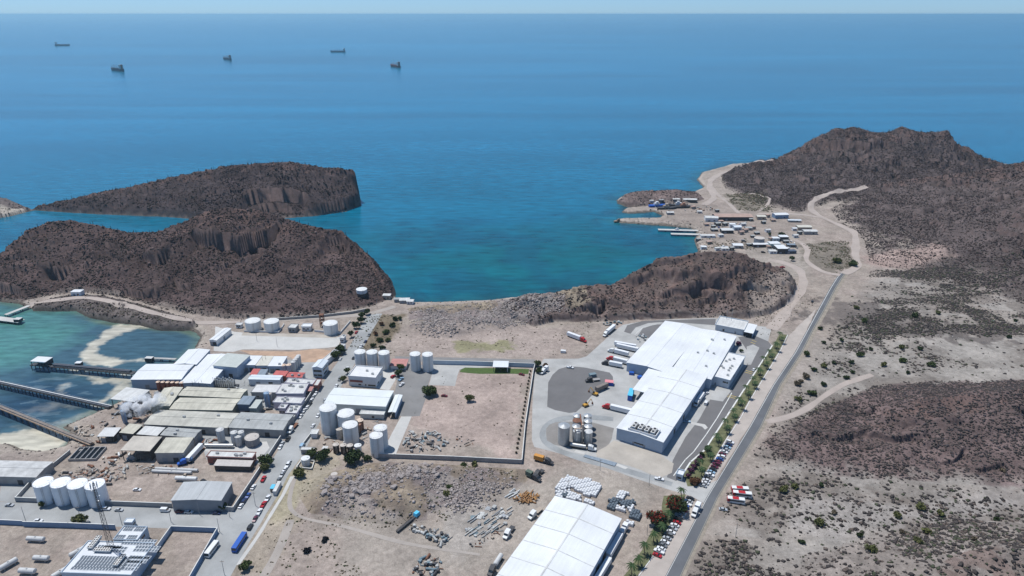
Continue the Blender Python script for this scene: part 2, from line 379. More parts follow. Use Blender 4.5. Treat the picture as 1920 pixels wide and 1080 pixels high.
# ------------------------------------------------------------------ terrain colours (albedo by ground type)
C_DIRT = (.34, .288, .245); C_DIRT2 = (.27, .222, .19); C_SCRUB = (.19, .155, .135); C_ROCK = (.235, .18, .155)
C_RUB = (.275, .24, .222); C_SAND = (.50, .44, .37); C_GRASS = (.10, .13, .045); C_PINK = (.365, .30, .262); C_DRY = (.30, .25, .16)
def paint():
    X, Y = GX, GY
    T = np.empty(X.shape + (3,)); T[:] = C_DIRT
    n1 = fbm(X, Y, 30, 5, 1); n2 = fbm(X, Y, 8, 4, 4); n3 = fbm(X, Y, 90, 4, 8)
    def put(mask, col, k=1.0):
        a = np.clip(mask, 0, 1)[..., None] * k
        T[:] = T * (1 - a) + np.array(col) * a
    def region(pts, col, feather=6.0, k=1.0, warp=8.0, z=G):
        d = sdist(wpoly(pts, z), X, Y) + (n2 - .5) * warp * 2
        put(d / feather + .5, col, k)
    put(sstep(.45, .6, n1), C_PINK, .6)
    put(sstep(.5, .62, n2), C_DIRT2, .45)
    # wild east side
    wd = WILD
    wash = fbm(X * .45 + Y * .1, Y * 1.3, 34, 5, 6); wash2 = fbm(X * .5 - Y * .2, Y * 1.2, 90, 4, 3)
    put(wd, (.305, .268, .235), .92)
    put(wd * sstep(.5, .58, wash2), (.235, .20, .175), .7)
    put(wd * sstep(.54, .62, wash), (.345, .315, .283), .7)
    put(wd * (1 - sstep(.36, .42, wash)), (.15, .125, .105), .7)
    put(wd * sstep(.44, .56, fbm(X, Y, 22, 4, 9)), (.19, .162, .14), .8)
    put(wd * sstep(.52, .6, fbm(X, Y, 40, 4, 2)), (.30, .27, .24), .5)
    for nm, c in (('A', (.098, .068, .064)), ('B', (.080, .060, .060)), ('B2', (.16, .13, .12)), ('C', (.155, .115, .102)), ('P', (.22, .165, .15)), ('R', (.15, .125, .115)),
                  ('E', (.100, .078, .075)), ('F', (.115, .090, .085)), ('G', (.165, .120, .112)), ('H', (.25, .215, .19))):
        if HM[nm] is None: continue
        s = HM[nm]
        put(np.clip(s * (14 if nm not in 'GHF' else 5) + (0 if nm not in 'GHF' else (n2 - .5) * 1.6), 0, 1) * (s > 0), c)
        put(np.clip(s * 14, 0, 1) * (s > 0) * sstep(.42, .62, n1), tuple(v * .72 for v in c), .8)
        put(np.clip(s * 14, 0, 1) * (s > 0) * sstep(.56, .68, n2), tuple(v * 1.35 for v in c), .6)
        put(np.clip(s * 14, 0, 1) * (s > (.3 if nm == 'C' else .8)) * sstep(.4, .6, n2), (.15, .095, .08), .6)
    # steep ground is bare rock
    gy, gx = np.gradient(GZ); dy = np.gradient(GYr)[:, None]; dx = (GU[1] - GU[0]) * GYr[:, None]
    slope = np.hypot(gy / dy, gx / dx)
    put(sstep(1.0, 2.0, slope) * (GZ > 2), (.14, .10, .092), .85)
    put(RUB / 14 + (n2 - .5) * 2, C_RUB)
    put((RUB > 0) * sstep(.45, .6, n2), (.23, .185, .175), .8)
    put((RUB > 0) * sstep(.46, .54, n1), (.215, .17, .13), .85)
    put((RUB > 0) * sstep(.55, .66, n1), (.33, .27, .20), .8)
    # particular patches read off the photograph
    region([(1620, 480), (1750, 470), (1780, 490), (1700, 505), (1630, 498)], (.36, .27, .235), 14)
    region([(780, 615), (1000, 612), (1110, 640), (1000, 668), (740, 662), (750, 630)], C_PINK, 10)
    region([(856, 640), (950, 640), (960, 655), (850, 657)], (.24, .23, .12), 5, .8, 12)
    region([(770, 702), (985, 695), (960, 860), (765, 800)], (.40, .315, .275), 5, .8)
    region([(430, 960), (560, 960), (500, 1080), (420, 1080)], (.34, .29, .225), 8, .7)
    region([(560, 850), (640, 850), (620, 900), (540, 960), (520, 930)], (.36, .315, .24), 6, .8)
    region([(520, 880), (570, 880), (555, 960), (500, 1000)], (.36, .32, .21), 6, .6)
    region([(640, 960), (800, 985), (1000, 900), (1130, 860), (1250, 900), (1180, 960), (1080, 900), (960, 1080), (640, 1080)], (.36, .32, .275), 10, .6)
    region([(820, 960), (900, 940), (940, 1000), (840, 1060)], (.36, .33, .30), 6, .6)
    region([(690, 590), (760, 590), (735, 640), (690, 655), (660, 650)], (.17, .135, .09), 4, .9, 4)
    region([(1460, 620), (1560, 640), (1900, 640), (1930, 705), (1640, 715), (1560, 745), (1470, 780), (1450, 700)], (.325, .30, .27), 12, .35)
    region([(1500, 600), (1560, 560), (1640, 575), (1700, 600), (1900, 620), (1900, 640), (1700, 630)], (.13, .11, .10), 10, .8, 26)
    region([(1480, 930), (1700, 945), (1930, 930), (1930, 965), (1700, 985), (1560, 1010), (1480, 990)], (.35, .32, .295), 10, .7)
    region([(1400, 560), (1480, 520), (1500, 530), (1440, 600), (1400, 612)], (.38, .32, .275), 8, .6)
    region([(1140, 395), (1310, 375), (1340, 385), (1440, 400), (1500, 405), (1520, 440), (1450, 450), (1320, 450), (1250, 428)], (.30, .25, .215), 8, .8, 14)
    region([(1400, 450), (1490, 440), (1520, 500), (1500, 525), (1400, 480)], (.33, .29, .25), 8, .8, 8)
    region([(1360, 365), (1430, 365), (1450, 395), (1380, 392)], (.15, .13, .095), 8, .7, 16)
    region([(1500, 460), (1590, 455), (1600, 500), (1560, 515), (1510, 490)], (.15, .13, .10), 6, .7, 12)
    region([(-10, 850), (130, 845), (125, 862), (0, 868)], (.30, .25, .22), 5, .8)
    region([(0, 392), (50, 394), (20, 402), (0, 408)], C_SAND, 4, 1, 2)
    region([(60, 391), (180, 399), (140, 402), (60, 396)], C_SAND, 4, .7, 2)
    # beach rim and wet shore
    rim = np.exp(-np.abs(LAND - 5) / 4.0) * (LAND > -6) * (GZ < 4)
    put(rim * (HM['A'] <= 0) * (RUB < 0), C_SAND, .35)
    put((LAND < 2.5) * (LAND > -40) * (GZ < 2.6) * 1.0, (.13, .11, .09), .8)
    for nm in ('A', 'B', 'B2', 'C', 'E', 'P'):
        put((HM[nm] > -.5) * (HM[nm] < .02) * (GZ < 1.6) * 1.0, (.12, .10, .085), .7)
    return T
TONE = paint()
M_GROUND = tone_mat('ground_soil', .95, .27, (.045, .33, 1.9), bump=.3)
V = np.stack([GX, GY, GZ], -1).reshape(-1, 3)
terrain = link('terrain', np_mesh('terrain', V, grid_faces(*GX.shape)[:, ::-1], TONE.reshape(-1, 3), smooth=False), M_GROUND)
tag(terrain, kind='structure')

# ------------------------------------------------------------------ sea and lagoon
def water_mat(name, wave=.5, rough=.18, distance=.35):
    m = bpy.data.materials.new(name); m.use_nodes = True
    nt = m.node_tree; b = nt.nodes['Principled BSDF']
    at = nt.nodes.new('ShaderNodeAttribute'); at.attribute_name = 'tone'
    g = nt.nodes.new('ShaderNodeNewGeometry')
    mp = nt.nodes.new('ShaderNodeMapping'); mp.inputs['Scale'].default_value = (.35, 1.1, 1); mp.inputs['Rotation'].default_value = (0, 0, .12)
    nt.links.new(g.outputs['Position'], mp.inputs[0])
    n = nt.nodes.new('ShaderNodeTexNoise'); n.inputs['Scale'].default_value = .11 * wave / .5; n.inputs['Detail'].default_value = 4
    nt.links.new(mp.outputs[0], n.inputs['Vector'])
    mp2 = nt.nodes.new('ShaderNodeMapping'); mp2.inputs['Scale'].default_value = (.0011, .0042, 1); mp2.inputs['Rotation'].default_value = (0, 0, -.15)
    nt.links.new(g.outputs['Position'], mp2.inputs[0])
    n2 = nt.nodes.new('ShaderNodeTexNoise'); n2.inputs['Scale'].default_value = 1; n2.inputs['Detail'].default_value = 8; n2.inputs['Roughness'].default_value = .62
    n2.inputs['Distortion'].default_value = .6
    nt.links.new(mp2.outputs[0], n2.inputs['Vector'])
    c = nt.nodes.new('ShaderNodeMapRange'); c.inputs[1].default_value = .35; c.inputs[2].default_value = .68; c.inputs[3].default_value = .88; c.inputs[4].default_value = 1.16
    nt.links.new(n2.outputs[0], c.inputs[0])
    mp4 = nt.nodes.new('ShaderNodeMapping'); mp4.inputs['Scale'].default_value = (.00022, .0013, 1); mp4.inputs['Rotation'].default_value = (0, 0, -.06)
    nt.links.new(g.outputs['Position'], mp4.inputs[0])
    n4 = nt.nodes.new('ShaderNodeTexNoise'); n4.inputs['Scale'].default_value = 1; n4.inputs['Detail'].default_value = 9; n4.inputs['Roughness'].default_value = .66; n4.inputs['Distortion'].default_value = .8
    nt.links.new(mp4.outputs[0], n4.inputs['Vector'])
    c4 = nt.nodes.new('ShaderNodeMapRange'); c4.inputs[1].default_value = .38; c4.inputs[2].default_value = .7; c4.inputs[3].default_value = .86; c4.inputs[4].default_value = 1.5
    nt.links.new(n4.outputs[0], c4.inputs[0]); m4 = nt.nodes.new('ShaderNodeMath'); m4.operation = 'MULTIPLY'
    nt.links.new(c.outputs[0], m4.inputs[0]); nt.links.new(c4.outputs[0], m4.inputs[1]); c = m4
    c3 = nt.nodes.new('ShaderNodeMapRange'); c3.inputs[1].default_value = .3; c3.inputs[2].default_value = .7; c3.inputs[3].default_value = .74; c3.inputs[4].default_value = 1.28
    nt.links.new(n.outputs[0], c3.inputs[0])
    mu = nt.nodes.new('ShaderNodeMath'); mu.operation = 'MULTIPLY'; nt.links.new(c.outputs[0], mu.inputs[0]); nt.links.new(c3.outputs[0], mu.inputs[1])
    v = nt.nodes.new('ShaderNodeVectorMath'); v.operation = 'SCALE'
    nt.links.new(at.outputs['Color'], v.inputs[0]); nt.links.new(mu.outputs[0], v.inputs['Scale'])
    nt.links.new(v.outputs[0], b.inputs['Base Color'])
    b.inputs['Roughness'].default_value = rough; b.inputs['IOR'].default_value = 1.33
    bp = nt.nodes.new('ShaderNodeBump'); bp.inputs['Distance'].default_value = distance; bp.inputs['Strength'].default_value = .6
    nt.links.new(n.outputs[0], bp.inputs['Height']); nt.links.new(bp.outputs[0], b.inputs['Normal'])
    return m
M_SEA = water_mat('sea_water', .5, .22, .5)
def make_sea():
    ys = np.concatenate([np.arange(900, 200, -6.), np.arange(200, 60, -3.), np.arange(60, 33, -1.5), [32, 31, 30, 29, 28.3, 27.8, 27.4]])
    t = CAM_H / (SP + (ys - 540) / FPX * CP); Yr = t * (CP - (ys - 540) / FPX * SP)
    us = np.arange(-760, 2680, 8.); U = (us - 960) / FPX / .93
    X = U[None, :] * Yr[:, None]; Y = np.repeat(Yr[:, None], len(us), 1)
    d = -sdist(wpoly(COAST), X, Y)                          # distance off shore
    deep = np.array((.003, .112, .200)); mid = np.array((.002, .098, .160)); teal = np.array((.001, .085, .105)); shal = np.array((.012, .09, .10))
    T = np.empty(X.shape + (3,)); T[:] = deep
    def put(a, c): T[:] = T * (1 - np.clip(a, 0, 1)[..., None]) + c * np.clip(a, 0, 1)[..., None]
    put(1 - sstep(700, 1500, Y + (fbm(X, Y, 300, 4, 2) - .5) * 300), mid)
    bay = wpoly([(700, 470), (1320, 440), (1200, 540), (1000, 560), (760, 572)], 0)
    put(np.clip(sdist(bay, X, Y) / 160 + .55 + (fbm(X, Y, 80, 4, 6) - .5) * 1.2, 0, 1), teal)
    put(sstep(.52, .64, fbm(X, Y, 60, 5, 7)) * (Y < 900) * .45, np.array((.003, .055, .10)))
    put(.55 * (1 - sstep(2, 22, d)) * (d > -30), shal)
    put(.6 * sstep(.5, .62, fbm(X, Y, 18, 4, 3)) * (1 - sstep(8, 40, d)), np.array((.006, .04, .065)))
    me = np_mesh('sea', np.stack([X, Y, X * 0], -1).reshape(-1, 3), grid_faces(*X.shape)[:, ::-1], T.reshape(-1, 3))
    return tag(link('sea', me, M_SEA), kind='structure')
make_sea()
M_LAG = water_mat('lagoon_water', .9, .2, .25)
FOAM = [([(356, 618), (300, 612), (262, 608), (225, 607), (198, 618), (182, 636), (160, 648), (152, 672), (150, 680), (178, 684), (205, 686), (222, 673), (195, 668),
          (180, 660), (186, 648), (205, 636), (232, 624), (262, 614), (300, 616)], 1.0),
        ([(175, 664), (200, 672), (228, 675), (260, 672), (300, 675), (262, 677), (232, 680), (205, 690), (170, 680)], .8),
        ([(128, 697), (140, 688), (152, 690), (165, 700), (200, 712), (228, 702), (248, 704), (250, 722), (215, 745), (180, 765), (165, 762), (200, 745), (222, 720),
          (205, 716), (186, 720), (160, 708)], .75),
        ([(40, 770), (70, 760), (105, 755), (165, 758), (150, 768), (110, 765), (85, 775), (60, 785), (75, 770), (50, 780)], .15),
        ([(110, 722), (130, 718), (128, 726), (115, 740), (108, 732)], .5),
        ([(-200, 815), (0, 815), (40, 808), (88, 802), (140, 815), (110, 848), (60, 848), (20, 840), (0, 838), (-200, 845)], 1.0),
        ([(20, 800), (100, 792), (170, 768), (200, 770), (130, 812), (60, 812)], .2)]
def make_lagoon():
    ys = np.arange(900, 552, -.8); us = np.arange(-420, 420, .8)
    t = CAM_H / (SP + (ys - 540) / FPX * CP); Yr = t * (CP - (ys - 540) / FPX * SP); U = (us - 960) / FPX / .93
    X = U[None, :] * Yr[:, None]; Y = np.repeat(Yr[:, None], len(us), 1)
    T = np.empty(X.shape + (3,)); T[:] = (.040, .085, .110)
    def put(a, c, k=1.0): T[:] = T * (1 - np.clip(a, 0, 1)[..., None] * k) + np.array(c) * np.clip(a, 0, 1)[..., None] * k
    n = fbm(X, Y, 25, 5, 3); nf = fbm(X, Y, 5, 4, 6); sw = fbm(X * .5 + Y * .3, Y * 1.6, 9, 4, 2)
    d1 = sdist(wpoly([(-400, 560), (60, 560), (140, 570), (170, 600), (150, 640), (60, 665), (0, 700), (-400, 720)], 0), X, Y)
    put(d1 / 40 + .5 + (n - .5) * 1.6, (.062, .168, .155))
    put((d1 / 40 - .2) * sstep(.45, .6, n), (.06, .19, .16), .8)
    d2 = sdist(wpoly([(60, 700), (220, 715), (200, 745), (100, 790), (0, 800), (0, 740)], 0), X, Y)
    put(d2 / 25 + .4 + (n - .5), (.020, .050, .085))
    d3 = sdist(wpoly([(160, 600), (340, 618), (372, 632), (340, 620), (210, 612)], 0), X, Y)
    put(d3 / 6 + .6 + (n - .5), (.11, .15, .10), .7)
    L = sdist(wpoly(LAGOON), X, Y)
    put((1 - L / 9) * (L > -3), (.12, .17, .11), .5)
    for pts, k in FOAM:
        d = sdist(wpoly(pts, 0), X, Y) + (nf - .5) * 6 + (sw - .5) * 5
        tx = .72 + .28 * sstep(.35, .55, sw)
        put(d / 4.5 + .4, (.41, .385, .31), k)
        put((d / 4) * sstep(.5, .6, nf), (.40, .37, .30), k * .7)
    streak = sstep(.60, .66, fbm(X * .6 + Y * .2, Y * 1.8 - X * .3, 12, 5, 9)) * (sdist(wpoly([(60, 690), (300, 680), (230, 760), (150, 800), (20, 810)], 0), X, Y) > 0)
    put(streak, (.16, .23, .26), .3)
    keep = L > -30
    me = np_mesh('lagoon_water', np.stack([X, Y, X * 0 + .05], -1).reshape(-1, 3), grid_faces(*X.shape)[:, ::-1], T.reshape(-1, 3))
    return tag(link('lagoon_water', me, M_LAG), kind='structure')
make_lagoon()

# ------------------------------------------------------------------ ground cover: scrub and rubble (nobody could count them)
def blobs(P, S, T, name, m, faces8=True, tall=1.0, flat=0.7):
    """one mesh of irregular little octahedral clumps at P with sizes S and colours T"""
    n = len(P)
    base = np.array([[1, 0, 0], [0, 1, 0], [-1, 0, 0], [0, -1, 0], [0, 0, 1], [.2, .1, -.4]], float)
    a = RNG.random(n) * 6.283; ca, sa = np.cos(a), np.sin(a)
    B = base[None] * (1 + (RNG.random((n, 6, 3)) - .5) * .7)
    B[:, :5] += (RNG.random((n, 5, 3)) - .5) * .35
    x = B[..., 0] * ca[:, None] - B[..., 1] * sa[:, None]; y = B[..., 0] * sa[:, None] + B[..., 1] * ca[:, None]
    V = np.stack([x, y, B[..., 2] * flat * tall], -1) * S[:, None, None] + P[:, None, :]
    F0 = np.array([[0, 1, 4], [1, 2, 4], [2, 3, 4], [3, 0, 4], [1, 0, 5], [2, 1, 5], [3, 2, 5], [0, 3, 5]])
    F = (F0[None] + (np.arange(n) * 6)[:, None, None]).reshape(-1, 3)
    C = np.repeat(T[:, None, :], 6, 1) * (1 + (RNG.random((n, 6, 1)) - .5) * .2)
    me = np_mesh(name, V.reshape(-1, 3), F, C.reshape(-1, 3))
    return tag(link(name, me, m), kind='stuff')
M_SCRUB = tone_mat('scrub_leaves', .95, .15, (.8,)); M_STONE = tone_mat('rubble_stone', .9, .18, (.9,))
def scatter(fn_mask, n, box):
    """n random ground points inside the pixel box (x0, x1, y0, y1), uniform over the land, kept by a 0..1 mask"""
    x0, x1, y0, y1 = box
    Yn = W(960, y1, G).y; Yf = W(960, y0, G).y
    Y = Yn + (Yf - Yn) * np.sqrt(RNG.random(n) * (1 - (Yn / Yf) ** 2) + (Yn / Yf) ** 2) if False else np.sqrt(Yn ** 2 + RNG.random(n) * (Yf ** 2 - Yn ** 2))
    U = (x0 - 960 + RNG.random(n) * (x1 - x0)) / FPX / .93
    X = U * Y
    k = RNG.random(n) < fn_mask(X, Y)
    return X[k], Y[k]
def grid_val(A, X, Y):
    r = np.clip(np.interp(Y, GYr, np.arange(len(GYr))).round().astype(int), 0, len(GYr) - 1)
    c = np.clip(np.interp(X / Y, GU, np.arange(len(GU))).round().astype(int), 0, len(GU) - 1)
    return A[r, c]
ROADS_CLEAR = []                     # world polylines kept free of scrub: (points, half width)
def clear_mask(X, Y):
    m = np.ones(X.shape)
    for pts, hw in ROADS_CLEAR:
        d, _ = dist_line(pts, X, Y); m[d < hw] = 0
    return m
def make_scrub():
    def hillm(X, Y):
        m = np.zeros(X.shape)
        for nm, k in (('R', .5), ('A', .95), ('B', .95), ('C', .6), ('E', .95), ('F', .8), ('P', .4), ('B2', .5)):
            s = grid_val(HM[nm], X, Y); m = np.where(s > 0.005, k * (.35 + .65 * sstep(.35, .6, fbm(X, Y, 24, 3, 4))), m)
        return m * clear_mask(X, Y) * (grid_val(GZ, X, Y) > 2.5) * (grid_val(SLOPE, X, Y) < 1.5)
    X, Y = scatter(hillm, 1250000, (-420, 2300, 288, 620)); Z = ground_z(X, Y)
    n = len(X); S = .3 + RNG.random(n) ** 2.8 * 1.1
    n1 = fbm(X, Y, 40, 3, 7)[:, None]; r = RNG.random((n, 1))
    T = np.where(r < .6, (.040, .031, .031), np.where(r < .9, (.076, .054, .050), (.030, .033, .024))) * (.75 + n1 * .6)
    blobs(np.stack([X, Y, Z], 1), S, T, 'hill_scrub', M_SCRUB, tall=1.1)
    # tall thin cactus growing on the skylines and slopes
    def cm(X, Y):
        m = np.zeros(X.shape)
        for nm in 'ABE': m = np.maximum(m, (grid_val(HM[nm], X, Y) > .35) * .25 + (grid_val(HM[nm], X, Y) > .8) * .75)
        return m * (grid_val(GZ, X, Y) > 4)
    X, Y = scatter(cm, 12000, (-300, 1900, 288, 600)); Z = ground_z(X, Y); n = len(X)
    Hc = 2.2 + RNG.random(n) * 2.8
    b = np.array([[.28, 0, -.3], [-.14, .24, -.3], [-.14, -.24, -.3], [.2, 0, 1], [-.1, .17, 1], [-.1, -.17, 1]])
    V = b[None] * np.stack([1.3 * np.ones(n), 1.3 * np.ones(n), Hc], 1)[:, None] + np.stack([X, Y, Z], 1)[:, None]
    F0 = np.array([[0, 1, 4], [0, 4, 3], [1, 2, 5], [1, 5, 4], [2, 0, 3], [2, 3, 5], [3, 4, 5]])
    F = (F0[None] + (np.arange(n) * 6)[:, None, None]).reshape(-1, 3)
    me = np_mesh('cactus_cover', V.reshape(-1, 3), F, np.tile((.034, .034, .03), (n * 6, 1)))
    tag(link('cactus_cover', me, M_SCRUB), kind='stuff')
    # the dry flats and mounds on the right
    def eastm(X, Y):
        w = grid_val(WILD, X, Y)
        cl = sstep(.47, .56, fbm(X, Y, 22, 4, 9)); ws = fbm(X * .45 + Y * .1, Y * 1.3, 34, 5, 6)
        thin = sdist(wpoly([(1370, 870), (1560, 905), (1930, 925), (2300, 940), (2300, 975), (1930, 975), (1640, 1000), (1480, 1010), (1370, 985)], G), X, Y)
        g = grid_val(HM['G'], X, Y); h = grid_val(HM['H'], X, Y)
        m = w * (.07 + .55 * cl * sstep(.42, .54, fbm(X, Y, 60, 3, 5)) + .5 * (1 - sstep(.38, .45, ws))) * (1 - .8 * sstep(.55, .62, ws)) * (1 - .72 * sstep(-8, 10, thin))
        m = np.where(g > .0, np.maximum(m, .95 * (.5 + .5 * cl) * np.clip(g * 9 + (fbm(X, Y, 8, 3, 2) - .5) * 1.5, 0, 1)), m); m = np.where(h > .01, .62 * (.25 + .75 * cl), m)
        return m * clear_mask(X, Y)
    X, Y = scatter(eastm, 430000, (1180, 2350, 505, 1250)); Z = ground_z(X, Y); n = len(X)
    S = .13 + RNG.random(n) ** 2.8 * 1.45
    S = np.where(grid_val(HM['G'], X, Y) > 0, S * .75, S)
    g = grid_val(HM['G'], X, Y)[:, None]; r = RNG.random((n, 1))
    T = np.where(r < .62, (.058, .050, .048), np.where(r < .82, (.12, .095, .082), np.where(g > 0, (.055, .048, .052), (.06, .068, .042))))
    T = T * (.7 + .7 * fbm(X, Y, 12, 3, 2))[:, None]
    blobs(np.stack([X, Y, Z], 1), S, T, 'dry_scrub', M_SCRUB)
    # sparse dry tufts on waste ground
    def wastem(X, Y):
        a = np.zeros(X.shape)
        for pts, k in (([(600, 870), (985, 880), (930, 950), (800, 985), (520, 1000), (460, 1090), (700, 1090), (560, 950), (560, 890)], .5), ([(765, 580), (1030, 560), (1040, 600), (850, 634), (768, 615)], .4),
                       ([(512, 968), (570, 930), (640, 1080), (430, 1200), (452, 1085)], .25), ([(740, 590), (1110, 600), (1100, 665), (720, 665)], .12),
                       ([(690, 588), (762, 590), (740, 640), (690, 660), (655, 652)], .9), ([(1490, 530), (1540, 560), (1440, 640), (1400, 612), (1450, 570)], .3),
                       ([(1505, 458), (1590, 450), (1600, 500), (1560, 516)], .9), ([(1360, 362), (1430, 366), (1450, 398), (1380, 394)], .7),
                       ([(1320, 448), (1400, 446), (1420, 470), (1320, 470)], .5), ([(230, 570), (330, 594), (370, 612), (300, 612), (200, 596), (150, 574)], .7),
                       ([(768, 690), (985, 690), (960, 860), (765, 800)], .03)):
            a = np.where(inside(wpoly(pts, G), X, Y), k * sstep(.4, .6, fbm(X, Y, 9, 3, 3)) + k * .1, a)
        return a * (grid_val(LAND, X, Y) > 2)
    X, Y = scatter(wastem, 420000, (100, 1640, 360, 1250)); Z = ground_z(X, Y); n = len(X)
    S = (.16 + RNG.random(n) ** 2 * .75) * (1 + np.clip(Y - 600, 0, 900) / 400); r = RNG.random((n, 1))
    T = np.where(r < .45, (.13, .105, .07), np.where(r < .75, (.085, .072, .05), (.06, .078, .035)))
    blobs(np.stack([X, Y, Z], 1), S, T * (.7 + .6 * RNG.random((n, 1))), 'waste_ground_scrub', M_SCRUB)
def make_rubble():
    def rm(X, Y):
        return np.clip(grid_val(RUB, X, Y) / 9, 0, 1) * (.2 + .8 * sstep(.4, .6, fbm(X, Y, 10, 4, 2))) * (1 - .8 * sstep(.46, .54, fbm(X, Y, 30, 5, 1)))
    X, Y = scatter(rm, 170000, (540, 1060, 556, 990)); Z = ground_z(X, Y); n = len(X)
    S = .16 + RNG.random(n) ** 4 * 1.2
    T = np.array([.295, .26, .245]) * (.65 + .75 * RNG.random((n, 1)))
    blobs(np.stack([X, Y, Z], 1), S, T, 'quarry_rubble', M_STONE, flat=.8)
    def shore(X, Y):
        d = grid_val(LAND, X, Y)
        return ((d > 0) & (d < 16)) * (.6 - .04 * d) * (Y < 1050)
    X, Y = scatter(shore, 160000, (-300, 1400, 400, 860)); Z = ground_z(X, Y); n = len(X)
    S = .2 + RNG.random(n) ** 3 * 1.0
    T = np.array([.15, .125, .115]) * (.6 + .8 * RNG.random((n, 1)))
    blobs(np.stack([X, Y, Z], 1), S, T, 'shore_rocks', M_STONE, flat=.8)
    def crag(X, Y):
        m = np.zeros(X.shape)
        for nm, k in (('A', .5), ('C', 1.), ('E', .5), ('B', .4), ('F', .25), ('G', .2)):
            s = grid_val(HM[nm], X, Y); m = np.where(s > .55, k * sstep(.55, .68, fbm(X, Y, 18, 4, 6)), m)
        return m
    X, Y = scatter(crag, 90000, (-200, 2200, 288, 960)); Z = ground_z(X, Y); n = len(X)
    S = .3 + RNG.random(n) ** 3 * 1.8
    T = np.array([.13, .095, .088]) * (.6 + .8 * RNG.random((n, 1)))
    blobs(np.stack([X, Y, Z], 1), S, T, 'crag_rocks', M_STONE, flat=.9)
    def litter(X, Y):
        return inside(wpoly([(1480, 560), (1900, 620), (1930, 960), (1480, 990), (1450, 640)], G), X, Y) * (.01 + .45 * sstep(.60, .68, fbm(X * .6, Y * 1.2, 18, 4, 1)) * sstep(.5, .58, fbm(X * .45 + Y * .1, Y * 1.3, 34, 5, 6))) * (grid_val(HM['G'], X, Y) < 0)
    X, Y = scatter(litter, 60000, (1400, 2000, 550, 1000)); Z = ground_z(X, Y); n = len(X)
    S = .12 + RNG.random(n) ** 3 * .7
    blobs(np.stack([X, Y, Z], 1), S, np.array([.42, .40, .37]) * (.4 + .9 * RNG.random((n, 1))), 'pale_rubble', M_STONE, flat=.5)

# ------------------------------------------------------------------ builders
class MB:
    """collects boxes, cylinders and prisms into one mesh (local metres)"""
    def __init__(s): s.v = []; s.f = []; s.mi = []; s.cur = 0
    def m(s, i): s.cur = i; return s
    def add(s, vs, fs):
        k = len(s.v); s.v += [tuple(p) for p in vs]; s.f += [tuple(k + i for i in f) for f in fs]; s.mi += [s.cur] * len(fs); return s
    def box(s, cx, cy, z0, sx, sy, h, rz=0, taper=1.0, tilt=None):
        c, q = math.cos(rz), math.sin(rz); vs = []
        for z, k in ((z0, 1), (z0 + h, taper)):
            for a, b in ((-1, -1), (1, -1), (1, 1), (-1, 1)):
                x, y = a * sx / 2 * k, b * sy / 2 * k
                vs.append((cx + x * c - y * q, cy + x * q + y * c, z))
        return s.add(vs, [(3, 2, 1, 0), (4, 5, 6, 7), (0, 1, 5, 4), (1, 2, 6, 5), (2, 3, 7, 6), (3, 0, 4, 7)])
    def cyl(s, cx, cy, z0, r, h, n=16, r2=None, cap=True):
        r2 = r if r2 is None else r2
        vs = [(cx + r * math.cos(6.2832 * i / n), cy + r * math.sin(6.2832 * i / n), z0) for i in range(n)]
        vs += [(cx + r2 * math.cos(6.2832 * i / n), cy + r2 * math.sin(6.2832 * i / n), z0 + h) for i in range(n)]
        fs = [(i, (i + 1) % n, n + (i + 1) % n, n + i) for i in range(n)]
        if cap: fs += [tuple(range(n, 2 * n)), tuple(range(n - 1, -1, -1))]
        return s.add(vs, fs)
    def bar(s, p, q, r, n=6, r2=None):
        p, q = Vector(p), Vector(q); d = (q - p)
        if d.length < 1e-6: return s
        z = d.normalized(); x = z.orthogonal().normalized(); y = z.cross(x); r2 = r if r2 is None else r2
        vs = [p + (x * math.cos(6.2832 * i / n) + y * math.sin(6.2832 * i / n)) * r for i in range(n)]
        vs += [q + (x * math.cos(6.2832 * i / n) + y * math.sin(6.2832 * i / n)) * r2 for i in range(n)]
        return s.add(vs, [(i, (i + 1) % n, n + (i + 1) % n, n + i) for i in range(n)] + [tuple(range(n, 2 * n)), tuple(range(n - 1, -1, -1))])
    def caps(s, x0, x1, y, z, r, n=14, dome=.35):
        """a lying drum along x with domed ends"""
        prof = [(x0 - r * dome, .01), (x0 - r * dome * .7, .6), (x0, 1), (x1, 1), (x1 + r * dome * .7, .6), (x1 + r * dome, .01)]
        vs = []; fs = []
        for px, k in prof:
            vs += [(px, y + r * k * math.cos(6.2832 * i / n), z + r * k * math.sin(6.2832 * i / n)) for i in range(n)]
        for j in range(len(prof) - 1):
            fs += [(j * n + i, j * n + (i + 1) % n, (j + 1) * n + (i + 1) % n, (j + 1) * n + i) for i in range(n)]
        return s.add(vs, fs)
    def prism(s, prof, y0, y1, axis='y'):
        """profile in x-z extruded along y (or in y-z along x)"""
        n = len(prof)
        if axis == 'y': vs = [(a, y0, b) for a, b in prof] + [(a, y1, b) for a, b in prof]
        else: vs = [(y0, a, b) for a, b in prof] + [(y1, a, b) for a, b in prof]
        fs = [(i, (i + 1) % n, n + (i + 1) % n, n + i) for i in range(n)] + [tuple(range(n - 1, -1, -1)), tuple(range(n, 2 * n))]
        return s.add(vs, fs)
    def mesh(s, name):
        me = bpy.data.meshes.new(name); me.from_pydata(s.v, [], s.f)
        me.polygons.foreach_set('material_index', s.mi); me.update()
        b = bmesh.new(); b.from_mesh(me); bmesh.ops.recalc_face_normals(b, faces=b.faces); b.to_mesh(me); b.free()
        return me
    def build(s, name, mats, parent=None, loc=None):
        return link(name, s.mesh(name), mats, parent, loc)
def thing(name, label, cat, loc, rz=0, group=None):
    o = bpy.data.objects.new(name, None); COL.objects.link(o); o.empty_display_size = .5
    o.location = loc; o.rotation_euler = (0, 0, rz)
    return tag(o, label, cat, group)
